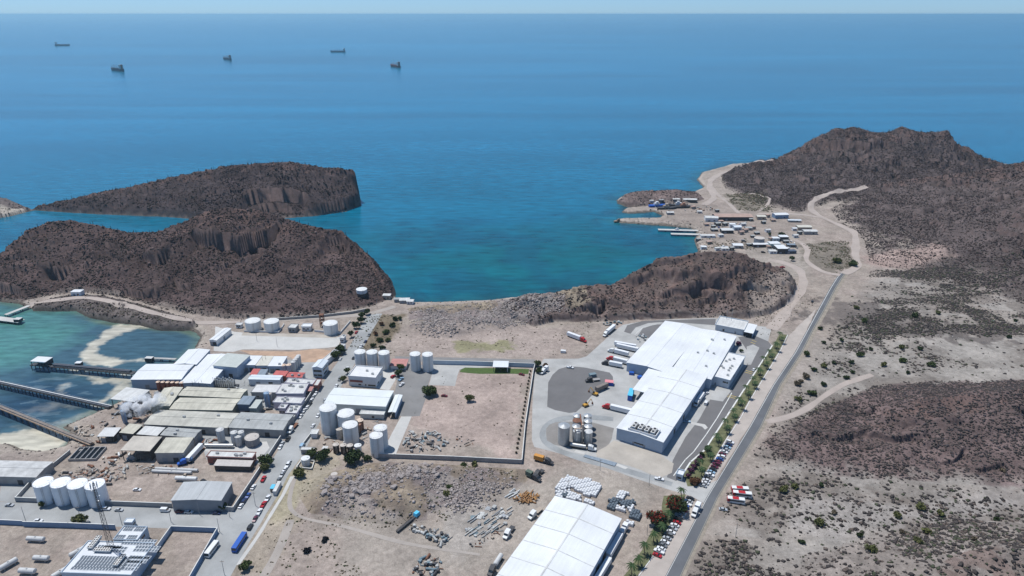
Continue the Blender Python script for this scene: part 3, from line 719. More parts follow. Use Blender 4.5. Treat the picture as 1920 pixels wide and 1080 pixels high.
def copy_thing(src, loc, rz, label=None, group=None):
    r = src.copy(); COL.objects.link(r); r.location = loc; r.rotation_euler = (0, 0, rz)
    if label: r['label'] = label
    if group: r['group'] = group
    for ch in KIDS[src.name]:
        c = ch.copy(); COL.objects.link(c); c.parent = r
        for g in KIDS.get(ch.name, ()):
            d = g.copy(); COL.objects.link(d); d.parent = c
    return r
KIDS = {}
def index_kids():
    KIDS.clear()
    for o in bpy.data.objects:
        if o.parent: KIDS.setdefault(o.parent.name, []).append(o)
ORD = ('first second third fourth fifth sixth seventh eighth ninth tenth eleventh twelfth thirteenth fourteenth fifteenth sixteenth seventeenth eighteenth nineteenth '
       'twentieth').split()
def ordw(i):
    if i < 20: return ORD[i]
    t, u = divmod(i + 1, 10); n = ('twenty', 'thirty', 'forty', 'fifty', 'sixty', 'seventy', 'eighty', 'ninety')[min(t, 9) - 2]
    return n[:-1] + 'ieth' if u == 0 else n + '-' + ORD[u - 1]

# colours
def M(name, *a, **k):
    if name not in MC: MC[name] = mat(name, *a, **k)
    return MC[name]
MC = {}
WHITE_ROOF = M('white_sheet_roof', (.70, .715, .72), .5, .12, .045, streak=(.9, .03, .06))
WHITE_ROOF2 = M('off_white_roof', (.62, .62, .60), .6, .2, .14, streak=(.8, .06, .16))
GREY_ROOF = M('grey_fibre_roof', (.40, .41, .40), .8, .26, .12, streak=(.9, .05, .14))
TAN_ROOF = M('stained_cream_roof', (.54, .515, .43), .8, .3, .09, streak=(.7, .05, .13))
BLUE_ROOF = M('blue_grey_roof', (.24, .29, .34), .6, .15, .2, streak=(1.2, .05, .2))
RED_ROOF = M('red_tile_roof', (.50, .13, .12), .75, .2, .3)
WHITE_WALL = M('white_wall', (.68, .69, .70), .7, .08, .2)
GREY_WALL = M('grey_block_wall', (.34, .33, .32), .85, .2, .25)
BLUE_WALL = M('blue_painted_wall', (.20, .29, .42), .8, .1, .3)
PALE_BLUE_WALL = M('pale_blue_wall', (.42, .50, .58), .7, .08, .3)
RUST = M('rusty_steel', (.20, .095, .06), .8, .35, .6)
STEEL = M('galvanised_steel', (.48, .49, .49), .4, .15, .5, metal=.5)
DARK = M('dark_steel', (.06, .06, .065), .6, .2, .5)
GLASS = M('dark_glass', (.02, .025, .03), .12, spec=.6)
TYRE = M('tyre_rubber', (.02, .02, .02), .85)
TANK_WHITE = M('white_tank_paint', (.72, .73, .72), .5, .09, .25, streak=(2.2, 2.2, .14))
TANK_STAIN = M('stained_tank_paint', (.50, .45, .40), .6, .3, .4)
CONC = M('concrete_paving', (.40, .395, .38), .9, .24, .06)
CONC2 = M('pale_concrete_paving', (.50, .49, .465), .9, .14, .07)
ASPH = M('yard_asphalt', (.155, .15, .15), .92, .16, .06)
ROAD = M('highway_asphalt', (.125, .13, .14), .9, .2, .05)
STREET = M('street_concrete', (.335, .34, .335), .9, .26, .05)
DIRTR = M('dirt_track', (.40, .34, .30), .95, .14, .08)
KERB = M('kerb_paint', (.66, .66, .63), .8, .1, .4)
YELLOW = M('yellow_marking', (.62, .47, .12), .8, .2, .4)
GRASS = M('lawn_grass', (.075, .12, .035), .95, .3, .6)
CREAM = M('cream_tank_paint', (.62, .50, .40), .6, .2, .5)
BLUEP = M('bright_blue_paint', (.02, .10, .42), .5, .1, .5)
SKYB = M('sky_blue_paint', (.10, .50, .72), .5, .1, .5)
YEL = M('machine_yellow', (.55, .30, .05), .55, .2, .6)
REDP = M('truck_red_paint', (.42, .03, .035), .35, .08, .5)
SOLAR = M('solar_panel_glass', (.075, .10, .13), .45, .1, .5, spec=.6)
BAGW = M('white_bag_fabric', (.66, .67, .68), .8, .15, .8)
BAGD = M('dark_netting', (.12, .15, .18), .9, .35, .8)
DOORG = M('grey_door', (.25, .27, .30), .6, .1, .5)
WOOD = M('weathered_wood', (.30, .22, .16), .9, .3, .8)
BARK = M('bark', (.20, .15, .11), .95, .25, 1.5)
BRICK = M('red_brown_wall', (.28, .10, .08), .85, .2, .4)

def rect_from(q, z):
    A, B, C, D = [W(p[0], p[1], z) for p in q]
    e = ((B - A) + (C - D)) / 2; s_ = ((D - A) + (C - B)) / 2
    rz = math.atan2(e.y, e.x); r2 = math.atan2(-s_.x, s_.y)
    # the two edge directions should be square: share the error
    dr = (r2 - rz + math.pi) % (2 * math.pi) - math.pi
    le, ls = e.length, s_.length
    rz += dr * ls / (le + ls)
    c = (A + B + C + D) / 4
    return c, rz, le, ls
def opening_parts(root, w, d, h, items):
    """windows and doors standing 4 cm proud of the walls: (side, centre, width, height, sill, kind)"""
    for side, pos, ww, hh, z0, kind in items:
        name, m, th = {'w': ('window', GLASS, .10), 'd': ('door', DOORG, .12), 'b': ('door', DARK, .14), 'r': ('fascia', BRICK, .3), 'y': ('door', BLUEP, .12)}[kind]
        mb = MB()
        if side in 'fb':
            y = -(d / 2 + th / 2 - .05) * (1 if side == 'f' else -1); mb.box((pos - .5) * w, y, z0, ww, th, hh)
            o = mb.build(name, m, root)
            if kind == 'w' and ww > 2:
                MB().box((pos - .5) * w, y - (.04 if side == 'f' else -.04), z0 - .12, ww + .3, th + .08, .12).build('sill', KERB, o)
        else:
            x = -(w / 2 + th / 2 - .05) * (1 if side == 'l' else -1); mb.box(x, (pos - .5) * d, z0, th, ww, hh)
            mb.build(name, m, root)
def shed(name, label, cat, q, h, rise=1.2, ridge='y', wall=None, roof=None, over=.5, items=(), group=None, base=None, open_front=False, seams=0, units=0, parent=None, par=.7, zb=None):
    """a building from its four roof corners (near-left, near-right, far-right, far-left) and eave height"""
    wall = wall or WHITE_WALL; roof = roof or WHITE_ROOF; z0 = G if zb is None else zb
    c, rz, w, d = rect_from(q, z0 + h)
    if base: w, d = base
    root = parent or thing(name, label, cat, (c.x, c.y, z0), rz, group)
    off = Vector((0, 0, 0))
    w2, d2 = w - 2 * over, d - 2 * over
    mw = MB()
    if ridge == 'flat': prof = None; mw.box(0, 0, -.5, w2, d2, h + .5)
    elif ridge == 'y': mw.prism([(-w2 / 2, -.5), (w2 / 2, -.5), (w2 / 2, h - .1), (0, h - .1 + rise), (-w2 / 2, h - .1)], -d2 / 2, d2 / 2)
    elif ridge == 'x': mw.prism([(-d2 / 2, -.5), (d2 / 2, -.5), (d2 / 2, h - .1), (0, h - .1 + rise), (-d2 / 2, h - .1)], -w2 / 2, w2 / 2, 'x')
    elif ridge == 'mono': mw.prism([(-d2 / 2, -.5), (d2 / 2, -.5), (d2 / 2, h - .1 + rise), (-d2 / 2, h - .1)], -w2 / 2, w2 / 2, 'x')
    if open_front:                                         # a roof on posts with back and side walls
        mw = MB()
        mw.box(0, d2 / 2 - .15, 0, w2, .3, h - .1)
        mw.box(w2 / 2 - .15, 0, 0, .3, d2 - .7, h - .1)
        nps = max(2, int(w2 / 7))
        for i in range(nps + 1): MB().box(-w2 / 2 + .2 + (w2 - .8) * i / nps, -d2 / 2 + .2, 0, .35, .35, h - .05).build('post', DARK, root)
    mw.build('wall', wall, root)
    mr = MB(); t = .22
    if ridge == 'flat':
        mr.box(0, 0, h, w, d, .2)
        ro = mr.build('roof', roof, root)
        if par:
            mp = MB()
            for a, b, sx, sy in ((0, -d / 2 + .15, w, .3), (0, d / 2 - .15, w, .3), (-w / 2 + .15, 0, .3, d - .6), (w / 2 - .15, 0, .3, d - .6)): mp.box(a, b, h + .2, sx, sy, par)
            mp.build('parapet', wall, root)
    elif ridge == 'y':
        mr.prism([(-w / 2, h - .1), (0, h - .1 + rise * w / w2), (w / 2, h - .1), (w / 2, h + t - .1), (0, h + t - .1 + rise * w / w2), (-w / 2, h + t - .1)], -d / 2, d / 2)
        ro = mr.build('roof', roof, root)
        for i in range(seams):
            y = -d / 2 + d * (i + 1) / (seams + 1)
            MB().prism([(-w / 2, h + t - .09), (0, h + t - .09 + rise * w / w2), (w / 2, h + t - .09), (w / 2, h + t + .05), (0, h + t + .05 + rise * w / w2), (-w / 2, h + t + .05)], y - .2, y + .2).build('roof_seam', WHITE_ROOF2, ro)
        MB().box(0, 0, h + t - .12 + rise * w / w2, .7, d, .14).build('ridge_cap', WHITE_ROOF2 if seams else roof, ro)
    elif ridge == 'x':
        mr.prism([(-d / 2, h - .1), (0, h - .1 + rise * d / d2), (d / 2, h - .1), (d / 2, h + t - .1), (0, h + t - .1 + rise * d / d2), (-d / 2, h + t - .1)], -w / 2, w / 2, 'x')
        ro = mr.build('roof', roof, root)
        MB().box(0, 0, h + t - .12 + rise * d / d2, w, .7, .14).build('ridge_cap', roof, ro)
    else:
        mr.prism([(-d / 2, h - .1), (d / 2, h - .1 + rise), (d / 2, h + t - .1 + rise), (-d / 2, h + t - .1)], -w / 2, w / 2, 'x')
        ro = mr.build('roof', roof, root)
    rr = random.Random(int(abs(c.x) * 7 + c.y))
    for i in range(units):
        x, y = (rr.random() - .5) * w * .7, (rr.random() - .5) * d * .7
        zt = h + t - .1 + (rise * (1 - abs(x) / (w / 2)) if ridge == 'y' else rise * (1 - abs(y) / (d / 2)) if ridge == 'x' else rise * (y / d + .5) if ridge == 'mono' else .1)
        u = MB().box(x, y, zt - .2, 1.6, 1.2, 1.3); u.cyl(x, y, zt + 1.1, .45, .15, 10)
        u.build('rooftop_unit', STEEL, root)
    opening_parts(root, w2, d2, h, items)
    return root
def flat_poly(name, pts, m, dz=.02, jit=.25, kind='structure', z=G, step=6.0):
    """a thin paving sheet with a slightly uneven edge"""
    P = [W(p[0], p[1], z) for p in pts]; out = []
    rr = random.Random(len(pts) + int(abs(P[0].x)))
    n = len(P)
    for i in range(n):
        a, b = P[i], P[(i + 1) % n]; k = max(1, int((b - a).length / step))
        for j in range(k):
            q = a + (b - a) * (j / k); out.append((q.x + (rr.random() - .5) * jit * 2, q.y + (rr.random() - .5) * jit * 2, z + dz))
    me = bpy.data.meshes.new(name); me.from_pydata(out, [], [tuple(range(len(out)))])
    b = bmesh.new(); b.from_mesh(me); bmesh.ops.triangulate(b, faces=b.faces)
    bmesh.ops.recalc_face_normals(b, faces=b.faces)
    for f in b.faces:
        if f.normal.z < 0: f.normal_flip()
    b.to_mesh(me); b.free()
    return tag(link(name, me, m), kind=kind)
def ribbon(name, L, R, m, dz=.12, k=24, world=False, clear=True, kind='structure'):
    """a strip of road between two edge lines (pixels), draped on the terrain"""
    def rs(P, n):
        P = np.array(P); s = np.r_[0, np.cumsum(np.hypot(*np.diff(P, axis=0).T))]
        q = np.linspace(0, s[-1], n); return np.stack([np.interp(q, s, P[:, 0]), np.interp(q, s, P[:, 1])], 1)
    if not world:
        L = [tuple(W(p[0], p[1], G)[:2]) for p in L]; R = [tuple(W(p[0], p[1], G)[:2]) for p in R]
    n = max(k, int(np.hypot(*np.diff(np.array(L), axis=0).T).sum() / 3))
    L, R = rs(L, n), rs(R, n); cols = 6
    X = L[:, None, 0] + (R - L)[:, None, 0] * np.linspace(0, 1, cols)[None]; Y = L[:, None, 1] + (R - L)[:, None, 1] * np.linspace(0, 1, cols)[None]
    Z = ground_z(X, Y) + dz
    if clear: ROADS_CLEAR.append(([tuple(p) for p in (L + R) / 2][::4], float(np.hypot(*(L - R).T).mean()) / 2 + 1))
    me = np_mesh(name, np.stack([X, Y, Z], -1).reshape(-1, 3), grid_faces(n, cols)[:, ::-1])
    b = bmesh.new(); b.from_mesh(me)
    for f in b.faces:
        if f.normal.z < 0: f.normal_flip()
    b.to_mesh(me); b.free()
    return tag(link(name, me, m), kind=kind)
def track(name, pts, wdt, m, dz=.3, hill=False):
    """a track along a centre line of pixels; on hills each pixel is found on the slope"""
    C = [hit(*p) if hill else W(p[0], p[1], G) for p in pts]
    C = np.array([(c.x, c.y) for c in C]); s = np.r_[0, np.cumsum(np.hypot(*np.diff(C, axis=0).T))]
    q = np.linspace(0, s[-1], max(8, int(s[-1] / 5)))
    C = np.stack([np.interp(q, s, C[:, 0]), np.interp(q, s, C[:, 1])], 1)
    for _ in range(4): C[1:-1] = (C[:-2] + C[1:-1] * 2 + C[2:]) / 4
    T = np.gradient(C, axis=0); T /= np.hypot(*T.T)[:, None]; N = np.stack([-T[:, 1], T[:, 0]], 1)
    ww = wdt * (.5 + .08 * np.sin(q / 13) + .05 * np.sin(q / 5))[:, None]
    return ribbon(name, C + N * ww, C - N * ww, m, dz, world=True)
def wall_line(name, label, pts, h, m, th=.3, cat='wall', z=G, piers=0, group=None, px=True):
    """a boundary wall along pixels (its foot)"""
    P = [W(p[0], p[1], z) for p in pts] if px else pts
    o = thing(name, label, cat, P[0], 0, group); mb = MB(); mp = MB()
    for a, b in zip(P[:-1], P[1:]):
        a2, b2 = a - P[0], b - P[0]; d = b2 - a2; rz = math.atan2(d.y, d.x); c = (a2 + b2) / 2
        mb.box(c.x, c.y, -.3, d.length + th * .98, th, h + .3, rz)
        mp.box(c.x, c.y, h, d.length + th * .9, th + .12, .12, rz)
        if piers:
            n = int(d.length / piers)
            for i in range(1, n): q = a2 + d * (i / n); mb.box(q.x, q.y, -.3, th + .25, th + .25, h + .25, rz)
    mb.build('wall_panel', m, o); mp.build('coping', KERB if m != DARK else m, o)
    return o

# ---- tanks
def tank(px, pt, wpx, h, label, m=None, rm=None, name='storage_tank', cat='tank', group=None, rail=True, ladder=True, cone=.06, seg=36, zb=G):
    m = m or TANK_WHITE; rm = rm or m
    P = W(px, pt, zb + h); v = (pt - 540) / FPX; t = (CAM_H - zb - h) / (SP + v * CP); r = wpx / 2 * t / FPX
    o = thing(name, label, cat, (P.x, P.y, zb), 0, group)
    s = MB().cyl(0, 0, -.3, r, h + .3, seg)
    k = max(2, int(h / 2.4))
    for i in range(1, k): s.cyl(0, 0, h * i / k - .04, r + .035, .08, seg, cap=True)
    s.build('shell', m, o)
    n = seg; mb = MB(); mb.cyl(0, 0, h, r + .12, .14, seg); mb.cyl(0, 0, h + .14, r + .05, r * cone * 1.6 + .05, seg, r2=.25)
    mb.build('roof', rm, o)
    if ladder:
        l = MB()
        a = -1.2; x, y = math.cos(a), math.sin(a)
        for sgn in (-1, 1): l.box(x * (r + .35) - y * .35 * sgn, y * (r + .35) + x * .35 * sgn, 0, .1, .1, h + 1.1, a)
        for i in range(int(h / .9)): l.box(x * (r + .35), y * (r + .35), .6 + i * .9, .08, .8, .08, a)
        l.build('ladder', STEEL, o)
    if rail:
        l = MB(); N = 18
        for i in range(N):
            a = 6.2832 * i / N; b = 6.2832 * (i + 1) / N
            l.bar((r * math.cos(a), r * math.sin(a), h + .1), (r * math.cos(a), r * math.sin(a), h + 1.15), .04, 4)
            l.bar((r * math.cos(a), r * math.sin(a), h + 1.1), (r * math.cos(b), r * math.sin(b), h + 1.1), .04, 4)
        l.build('railing', STEEL, o)
    MB().cyl(r * .45, r * .2, h + .15, .45, .45, 10).build('hatch', rm, o)
    return o
def lying_tank(px, py, L, r, rz, label, m, name='gas_tank', group=None, h0=.6, cat='tank'):
    P = W(px, py, G + h0 + r); o = thing(name, label, cat, (P.x, P.y, G), rz, group)
    MB().caps(-L / 2 + r * .3, L / 2 - r * .3, 0, h0 + r, r).build('shell', m, o)
    for x in (-L * .28, L * .28): MB().box(x, 0, 0, .5, r * 1.5, h0 + r * .45).build('saddle', GREY_WALL, o)
    MB().cyl(0, 0, h0 + 2 * r - .1, .35, .4, 8).build('valve_cover', STEEL, o)
    return o
# ---- trees
def leaf_mat(name, c): return tone_mat(name, .9, .25, (1.2,))
M_LEAF = tone_mat('leaves', .85, .22, (1.5,)); M_PALM = mat('palm_frond', (.034, .068, .020), .7, .3, 1.0)
def crown_mesh(name, R, H, z0, n, cols, seed, open_=.25, leaf=.5):
    """leaf-sized faces spread through several uneven clumps"""
    r = np.random.default_rng(seed); k = 9
    cc = np.stack([(r.random(k) - .5) * 1.25 * R, (r.random(k) - .5) * 1.25 * R, z0 + H * (.3 + .5 * r.random(k))], 1)
    rad = R * (.35 + .3 * r.random(k)); tone = r.random(k)
    ci = r.integers(0, k, n); d = r.normal(size=(n, 3)); d /= np.linalg.norm(d, axis=1)[:, None]
    q = r.random(n) ** .45
    P = cc[ci] + d * (rad[ci] * q)[:, None] * np.array([1, 1, .75]); P[:, 2] = np.clip(P[:, 2], z0 * .5, None)
    a = r.normal(size=(n, 3)); a /= np.linalg.norm(a, axis=1)[:, None]; b = np.cross(a, r.normal(size=(n, 3))); b /= np.linalg.norm(b, axis=1)[:, None]
    s = leaf * (.5 + r.random(n))[:, None]
    V = np.stack([P - a * s - b * s * .6, P + a * s - b * s * .6, P + a * s * .8 + b * s * .7, P - a * s * .8 + b * s * .7], 1).reshape(-1, 3)
    c = np.array(cols); t = (tone[ci] * .6 + r.random(n) * .4)[:, None]
    C = (c[0] * (1 - t) + c[1] * t) * (.7 + .6 * r.random((n, 1)))
    if len(cols) > 2:
        top = (P[:, 2] > z0 + H * .55) & (r.random(n) < .5); C[top] = c[2] * (.7 + .6 * r.random((top.sum(), 1)))
    return np_mesh(name, V, np.arange(4 * n).reshape(-1, 4), np.repeat(C, 4, 0))
def trunk_mb(h, r, seed, R):
    rr = random.Random(seed); mb = MB(); mb.bar((0, 0, -.3), (.1, 0, h), r, 7, r * .6)
    for i in range(5):
        a = rr.random() * 6.28; e = R * (.45 + .3 * rr.random()); mb.bar((.08, 0, h * .75), (e * math.cos(a), e * math.sin(a), h * 1.4 + rr.random() * h * .4), r * .45, 5, r * .15)
    return mb
TREE_P = {}
def tree(px, py, R, H, label, kind='green', name='shade_tree', cat='tree', group=None, seed=0, z=G, loc=None):
    cols = {'green': [(.035, .055, .018), (.085, .115, .04)], 'dark': [(.022, .038, .014), (.05, .075, .026)], 'olive': [(.07, .085, .03), (.16, .16, .06)],
            'red': [(.03, .045, .018), (.06, .08, .03), (.22, .035, .022)], 'purple': [(.06, .03, .05), (.14, .04, .10)], 'dry': [(.10, .085, .06), (.19, .15, .10)],
            'redbush': [(.10, .05, .03), (.16, .08, .04)]}[kind]
    P = loc or W(px, py, z)
    o = thing(name, label, cat, P, (seed * 1.7) % 6.28, group)
    key = (kind, round(R, 1), round(H, 1), seed % 3)
    if key not in TREE_P:
        n = int(min(2600, 260 + 60 * R * R)); z0 = H * .28
        TREE_P[key] = (crown_mesh('crown', R, H * .72, z0, n, cols, seed % 3 + 1, leaf=.22 + R * .05), trunk_mb(H * .45, .07 * R + .08, seed, R).mesh('trunk'))
    link('crown', TREE_P[key][0], None if TREE_P[key][0].materials else M_LEAF, o)
    link('trunk', TREE_P[key][1], None if TREE_P[key][1].materials else BARK, o)
    return o
def palm_proto(seed, H):
    rr = random.Random(seed); t = MB()
    pts = [Vector((math.sin(i / 6) * .3 * (seed % 3 - 1), 0, H * i / 6)) for i in range(7)]
    for i in range(6): t.bar(pts[i], pts[i + 1], .26 - .025 * i, 7, .26 - .025 * (i + 1))
    f = MB(); top = pts[-1]
    for i in range(13):
        a = 6.2832 * i / 13 + rr.random() * .35; L = 2.5 + rr.random() * .9; lift = .35 + rr.random() * .9; dx, dy = math.cos(a), math.sin(a)
        prev = None
        for j in range(6):
            u = j / 5; x = L * u; z = top.z + lift * math.sin(u * 2.0) * 1.0 - 1.9 * u * u
            w_ = .30 * math.sin(math.pi * min(.97, u * .85 + .13)) + .05
            c = Vector((top.x + dx * x, top.y + dy * x, z)); l = c + Vector((-dy * w_, dx * w_, -w_ * .55)); r_ = c + Vector((dy * w_, -dx * w_, -w_ * .55))
            if prev: f.add([prev[0], prev[1], c, l], [(0, 1, 2, 3)]); f.add([prev[1], prev[2], r_, c], [(0, 1, 2, 3)])
            prev = (l, c, r_)
    return t.mesh('trunk'), f.mesh('fronds')
PALMS = [palm_proto(s, h) for s, h in ((1, 5.6), (2, 6.6), (3, 4.8))]
def palm(px, py, label, group, seed=0, loc=None, sc=1.0):
    P = loc or W(px, py, G); o = thing('palm_tree', label, 'palm tree', P, seed * 2.1, group); t, f = PALMS[seed % 3]; o.scale = (sc, sc, sc)
    link('trunk', t, None if t.materials else BARK, o); link('crown', f, None if f.materials else M_PALM, o)
    return o
# ---- vehicles
PAINT = {'white': (.72, .73, .74), 'silver': (.42, .44, .46), 'grey': (.16, .17, .18), 'black': (.025, .026, .03), 'red': (.40, .02, .03), 'dark red': (.16, .02, .03),
         'blue': (.03, .09, .32), 'light blue': (.28, .42, .55), 'dark blue': (.02, .035, .10), 'green': (.05, .16, .12), 'maroon': (.12, .02, .045), 'beige': (.48, .42, .33)}
CARM = {}
def car_meshes(kind):
    if kind in CARM: return CARM[kind]
    b = MB(); g = MB()
    if kind == 'car':
        L, Wd = 4.4, 1.75
        b.prism([(-2.2, .35), (2.2, .35), (2.2, .75), (1.3, .95), (-1.75, 1.0), (-2.2, .9)], -Wd / 2, Wd / 2); b.prism([(-1.15, 1.38), (.25, 1.38), (.3, 1.46), (-1.1, 1.46)], -.62, .62)
        g.prism([(-1.7, .96), (1.05, .93), (.3, 1.40), (-1.15, 1.40)], -.76, .76)
    elif kind == 'suv':
        b.prism([(-2.3, .4), (2.3, .4), (2.3, .95), (1.3, 1.12), (-2.3, 1.15)], -.92, .92); b.prism([(-2.05, 1.68), (.35, 1.68), (.25, 1.78), (-2.0, 1.78)], -.74, .74)
        g.prism([(-2.22, 1.13), (1.1, 1.10), (.4, 1.70), (-2.1, 1.70)], -.83, .83)
    elif kind == 'pickup':
        b.prism([(-2.7, .5), (2.6, .5), (2.6, 1.0), (1.5, 1.12), (-.7, 1.14), (-.7, .95), (-2.7, .95)], -.92, .92); b.prism([(-.55, 1.68), (.65, 1.68), (.6, 1.78), (-.5, 1.78)], -.74, .74)
        b.box(-1.7, .87, .94, 2.0, .1, .3); b.box(-1.7, -.87, .94, 2.0, .1, .3); b.box(-2.66, 0, .94, .1, 1.7, .3)
        g.prism([(-.68, 1.12), (1.3, 1.10), (.7, 1.70), (-.6, 1.70)], -.83, .83)
    elif kind == 'van':
        b.prism([(-2.5, .4), (2.4, .4), (2.5, 1.0), (1.9, 1.25), (1.3, 1.5), (-2.5, 1.5)], -.97, .97); b.prism([(-2.48, 1.95), (1.1, 1.95), (1.0, 2.15), (-2.4, 2.15)], -.95, .95)
        g.prism([(-2.46, 1.48), (1.85, 1.24), (1.1, 1.97), (-2.44, 1.97)], -.93, .93)
    w_ = MB(); w_.add([(x, y, z) for y in (-.11, .11) for x, z in [(.33 * math.cos(6.2832 * i / 10), .33 + .33 * math.sin(6.2832 * i / 10)) for i in range(10)]],
                      [tuple(range(10)), tuple(range(19, 9, -1))] + [(i, (i + 1) % 10, 10 + (i + 1) % 10, 10 + i) for i in range(10)])
    h = MB(); h.box(0, 0, 0, .08, .3, .14)
    bx = {'car': 1.35, 'suv': 1.4, 'pickup': 1.65, 'van': 1.5}[kind]
    CARM[kind] = (b, g.mesh('window'), w_.mesh('wheel'), bx, {})
    for m_, mt in ((CARM[kind][1], GLASS), (CARM[kind][2], TYRE)): m_.materials.append(mt)
    return CARM[kind]
def car(px, py, deg, color, label, kind='car', group=None, world_rz=None, z=G, P=None, full=True):
    """px, py: middle of the car; deg: heading on the ground, from the photo's right towards far"""
    P = P or W(px, py, z + .6); b, g, w_, bx, cache = car_meshes(kind)
    if color not in cache:
        cache[color] = b.mesh('body'); cache[color].materials.append(M('paint ' + color, PAINT[color], .3, .05, .5, spec=.5))
    o = thing({'car': 'parked_car', 'suv': 'parked_car', 'pickup': 'pickup_truck', 'van': 'van'}[kind], label, {'car': 'car', 'suv': 'car', 'pickup': 'pickup truck', 'van': 'van'}[kind],
              (P.x, P.y, z), math.radians(deg) if world_rz is None else world_rz, group)
    link('body', cache[color], None, o); link('window', g, None, o)
    if full:
        for x in (-bx, bx):
            for y in (-.82, .82): link('wheel', w_, None, o, (x, y, 0))
    return o
def semi(pa, pb, cab, label, tr='box', group=None, tm=None, cabfirst=True, L=None):
    """a lorry from the pixel of its cab end to the pixel of its tail"""
    A, B = W(pa[0], pa[1], G), W(pb[0], pb[1], G); d = A - B; rz = math.atan2(d.y, d.x); L = d.length if L is None else L; c = (A + B) / 2
    o = thing('semi_truck', label, 'truck', (c.x, c.y, G), rz, group); h = L / 2
    if cab is not None:
        cb = MB(); cb.prism([(h - 5.6, .9), (h, .9), (h, 1.5), (h - 1.4, 1.9), (h - 1.9, 2.9), (h - 3.2, 3.6), (h - 5.0, 3.7), (h - 5.0, .9)], -1.2, 1.2); cb.build('cab', cab, o)
        MB().prism([(h - 1.36, 1.98), (h - 1.28, 1.92), (h - 1.78, 2.86), (h - 1.86, 2.86)], -1.05, 1.05).build('windscreen', GLASS, o); x1 = h - 6.0
        for x in (h - 1.1, h - 4.6):
            for y in (-1.0, 1.0): MB().bar((x, y - .15, .5), (x, y + .15, .5), .5, 10).build('wheel', TYRE, o)
    else: x1 = h
    if tr == 'box': MB().box((x1 - h) / 2, 0, 1.15, x1 + h, 2.55, 2.85).build('trailer', tm or M('trailer_white', (.72, .73, .74), .45, .06, .3), o)
    elif tr == 'tank': MB().caps(-h + .6, x1 - .6, 0, 2.15, 1.15).build('trailer', tm or STEEL, o)
    elif tr == 'flat': MB().box((x1 - h) / 2, 0, 1.1, x1 + h, 2.5, .35).build('trailer', tm or DARK, o)
    for x in (-h + 1.6, -h + 2.9):
        for y in (-1.0, 1.0): MB().bar((x, y - .18, .5), (x, y + .18, .5), .5, 10).build('wheel', TYRE, o)
    MB().box((x1 - h) / 2, 0, .8, x1 + h - .6, 1.0, .3).build('chassis', DARK, o)
    return o
def bus(pa, pb, m, label, stripe=None, group=None):
    A, B = W(pa[0], pa[1], G), W(pb[0], pb[1], G); d = A - B; rz = math.atan2(d.y, d.x); L = d.length; c = (A + B) / 2; h = L / 2
    o = thing('bus', label, 'bus', (c.x, c.y, G), rz, group)
    MB().prism([(-h, .4), (h, .4), (h, 1.3), (h - .2, 2.9), (h - .5, 3.05), (-h + .2, 3.05), (-h, 2.8)], -1.25, 1.25).build('body', m, o)
    for y in (-1.27, 1.27): MB().box(-.2, y, 1.6, L - 1.6, .05, .85).build('window', GLASS, o)
    MB().box(h - .06, 0, 1.45, .1, 2.2, 1.2).build('windscreen', GLASS, o)
    if stripe:
        MB().box(h * .05, 0, 3.055, L * .36, 2.3, .05).build('roof_patch', stripe, o)
        MB().box(h - .75, 0, 1.0, 1.56, 2.56, 1.9).build('front_panel', stripe, o)
    for x in (-h + 2.2, h - 2.4):
        for y in (-1.1, 1.1): MB().bar((x, y - .15, .5), (x, y + .15, .5), .5, 10).build('wheel', TYRE, o)
    return o
def pole(px, py, h, label, group='street poles', arm=0, z=G, m=None):
    P = W(px, py, z); o = thing('utility_pole', label, 'pole', P, 0, group)
    MB().bar((0, 0, -.3), (0, 0, h), .14, 6, .09).build('shaft', m or GREY_WALL, o)
    if arm: MB().box(0, 0, h - .9, 2.0, .12, .14).build('crossarm', WOOD, o)
    return o

# ------------------------------------------------------------------ roads and paving
flat_poly('street', [(690, 588), (656, 648), (626, 688), (590, 742), (560, 788), (530, 832), (498, 880), (470, 920), (441, 957), (404, 957), (323, 951), (120, 945), (0, 941), (-140, 937),
                     (-140, 976), (0, 980), (120, 984), (230, 988), (322, 991), (406, 994), (385, 1030), (356, 1085), (330, 1140), (395, 1140), (430, 1085), (470, 1012), (500, 962), (520, 930), (541, 890), (570, 850),
                     (584, 820), (605, 782), (640, 724), (660, 692), (681, 652), (700, 617), (717, 588)], STREET, .03, .1)
flat_poly('pavement', [(356, 1085), (385, 1030), (406, 994), (412, 994), (393, 1030), (364, 1085)], CONC2, .14, .02)
flat_poly('sidewalk', [(442, 1060), (477, 1010), (506, 962), (526, 930), (545, 893), (552, 893), (531, 932), (512, 963), (484, 1010), (450, 1060)], CONC2, .07, .25)
flat_poly('yard_paving', [(1020, 673), (1085, 672.5), (1100, 668), (1130, 641), (1153, 620), (1168, 609), (1200, 603), (1250, 599), (1340, 596), (1420, 611), (1447, 614), (1440, 640), (1448, 648), (1363, 780), (1326, 836),
                           (1281, 888), (1283, 900), (1306, 912), (1332, 906), (1360, 893), (1340, 932), (1322, 945), (1296, 930), (1250, 917), (1180, 893), (1100, 864), (1040, 848), (1002, 838), (997, 826), (998, 760), (1002, 700)], CONC, .03, .12)
PAD1 = [(1028, 717), (1036, 703), (1048, 692), (1067, 686.5), (1095, 689), (1143, 698.5), (1149, 706), (1150, 720), (1130, 724), (1108, 743), (1089, 765), (1080, 773), (1067, 774.5), (1041, 769), (1026, 763)]
flat_poly('yard_asphalt', PAD1, ASPH, .06, .08)
flat_poly('yard_asphalt', [(1024, 804), (1030, 796), (1042, 792), (1080, 790), (1114, 793), (1151, 803), (1147, 823), (1140, 836), (1120, 846), (1080, 842), (1040, 834), (1025, 826)], M('yard_grit', (.24, .225, .21), .95, .2, .1), .06, .2)
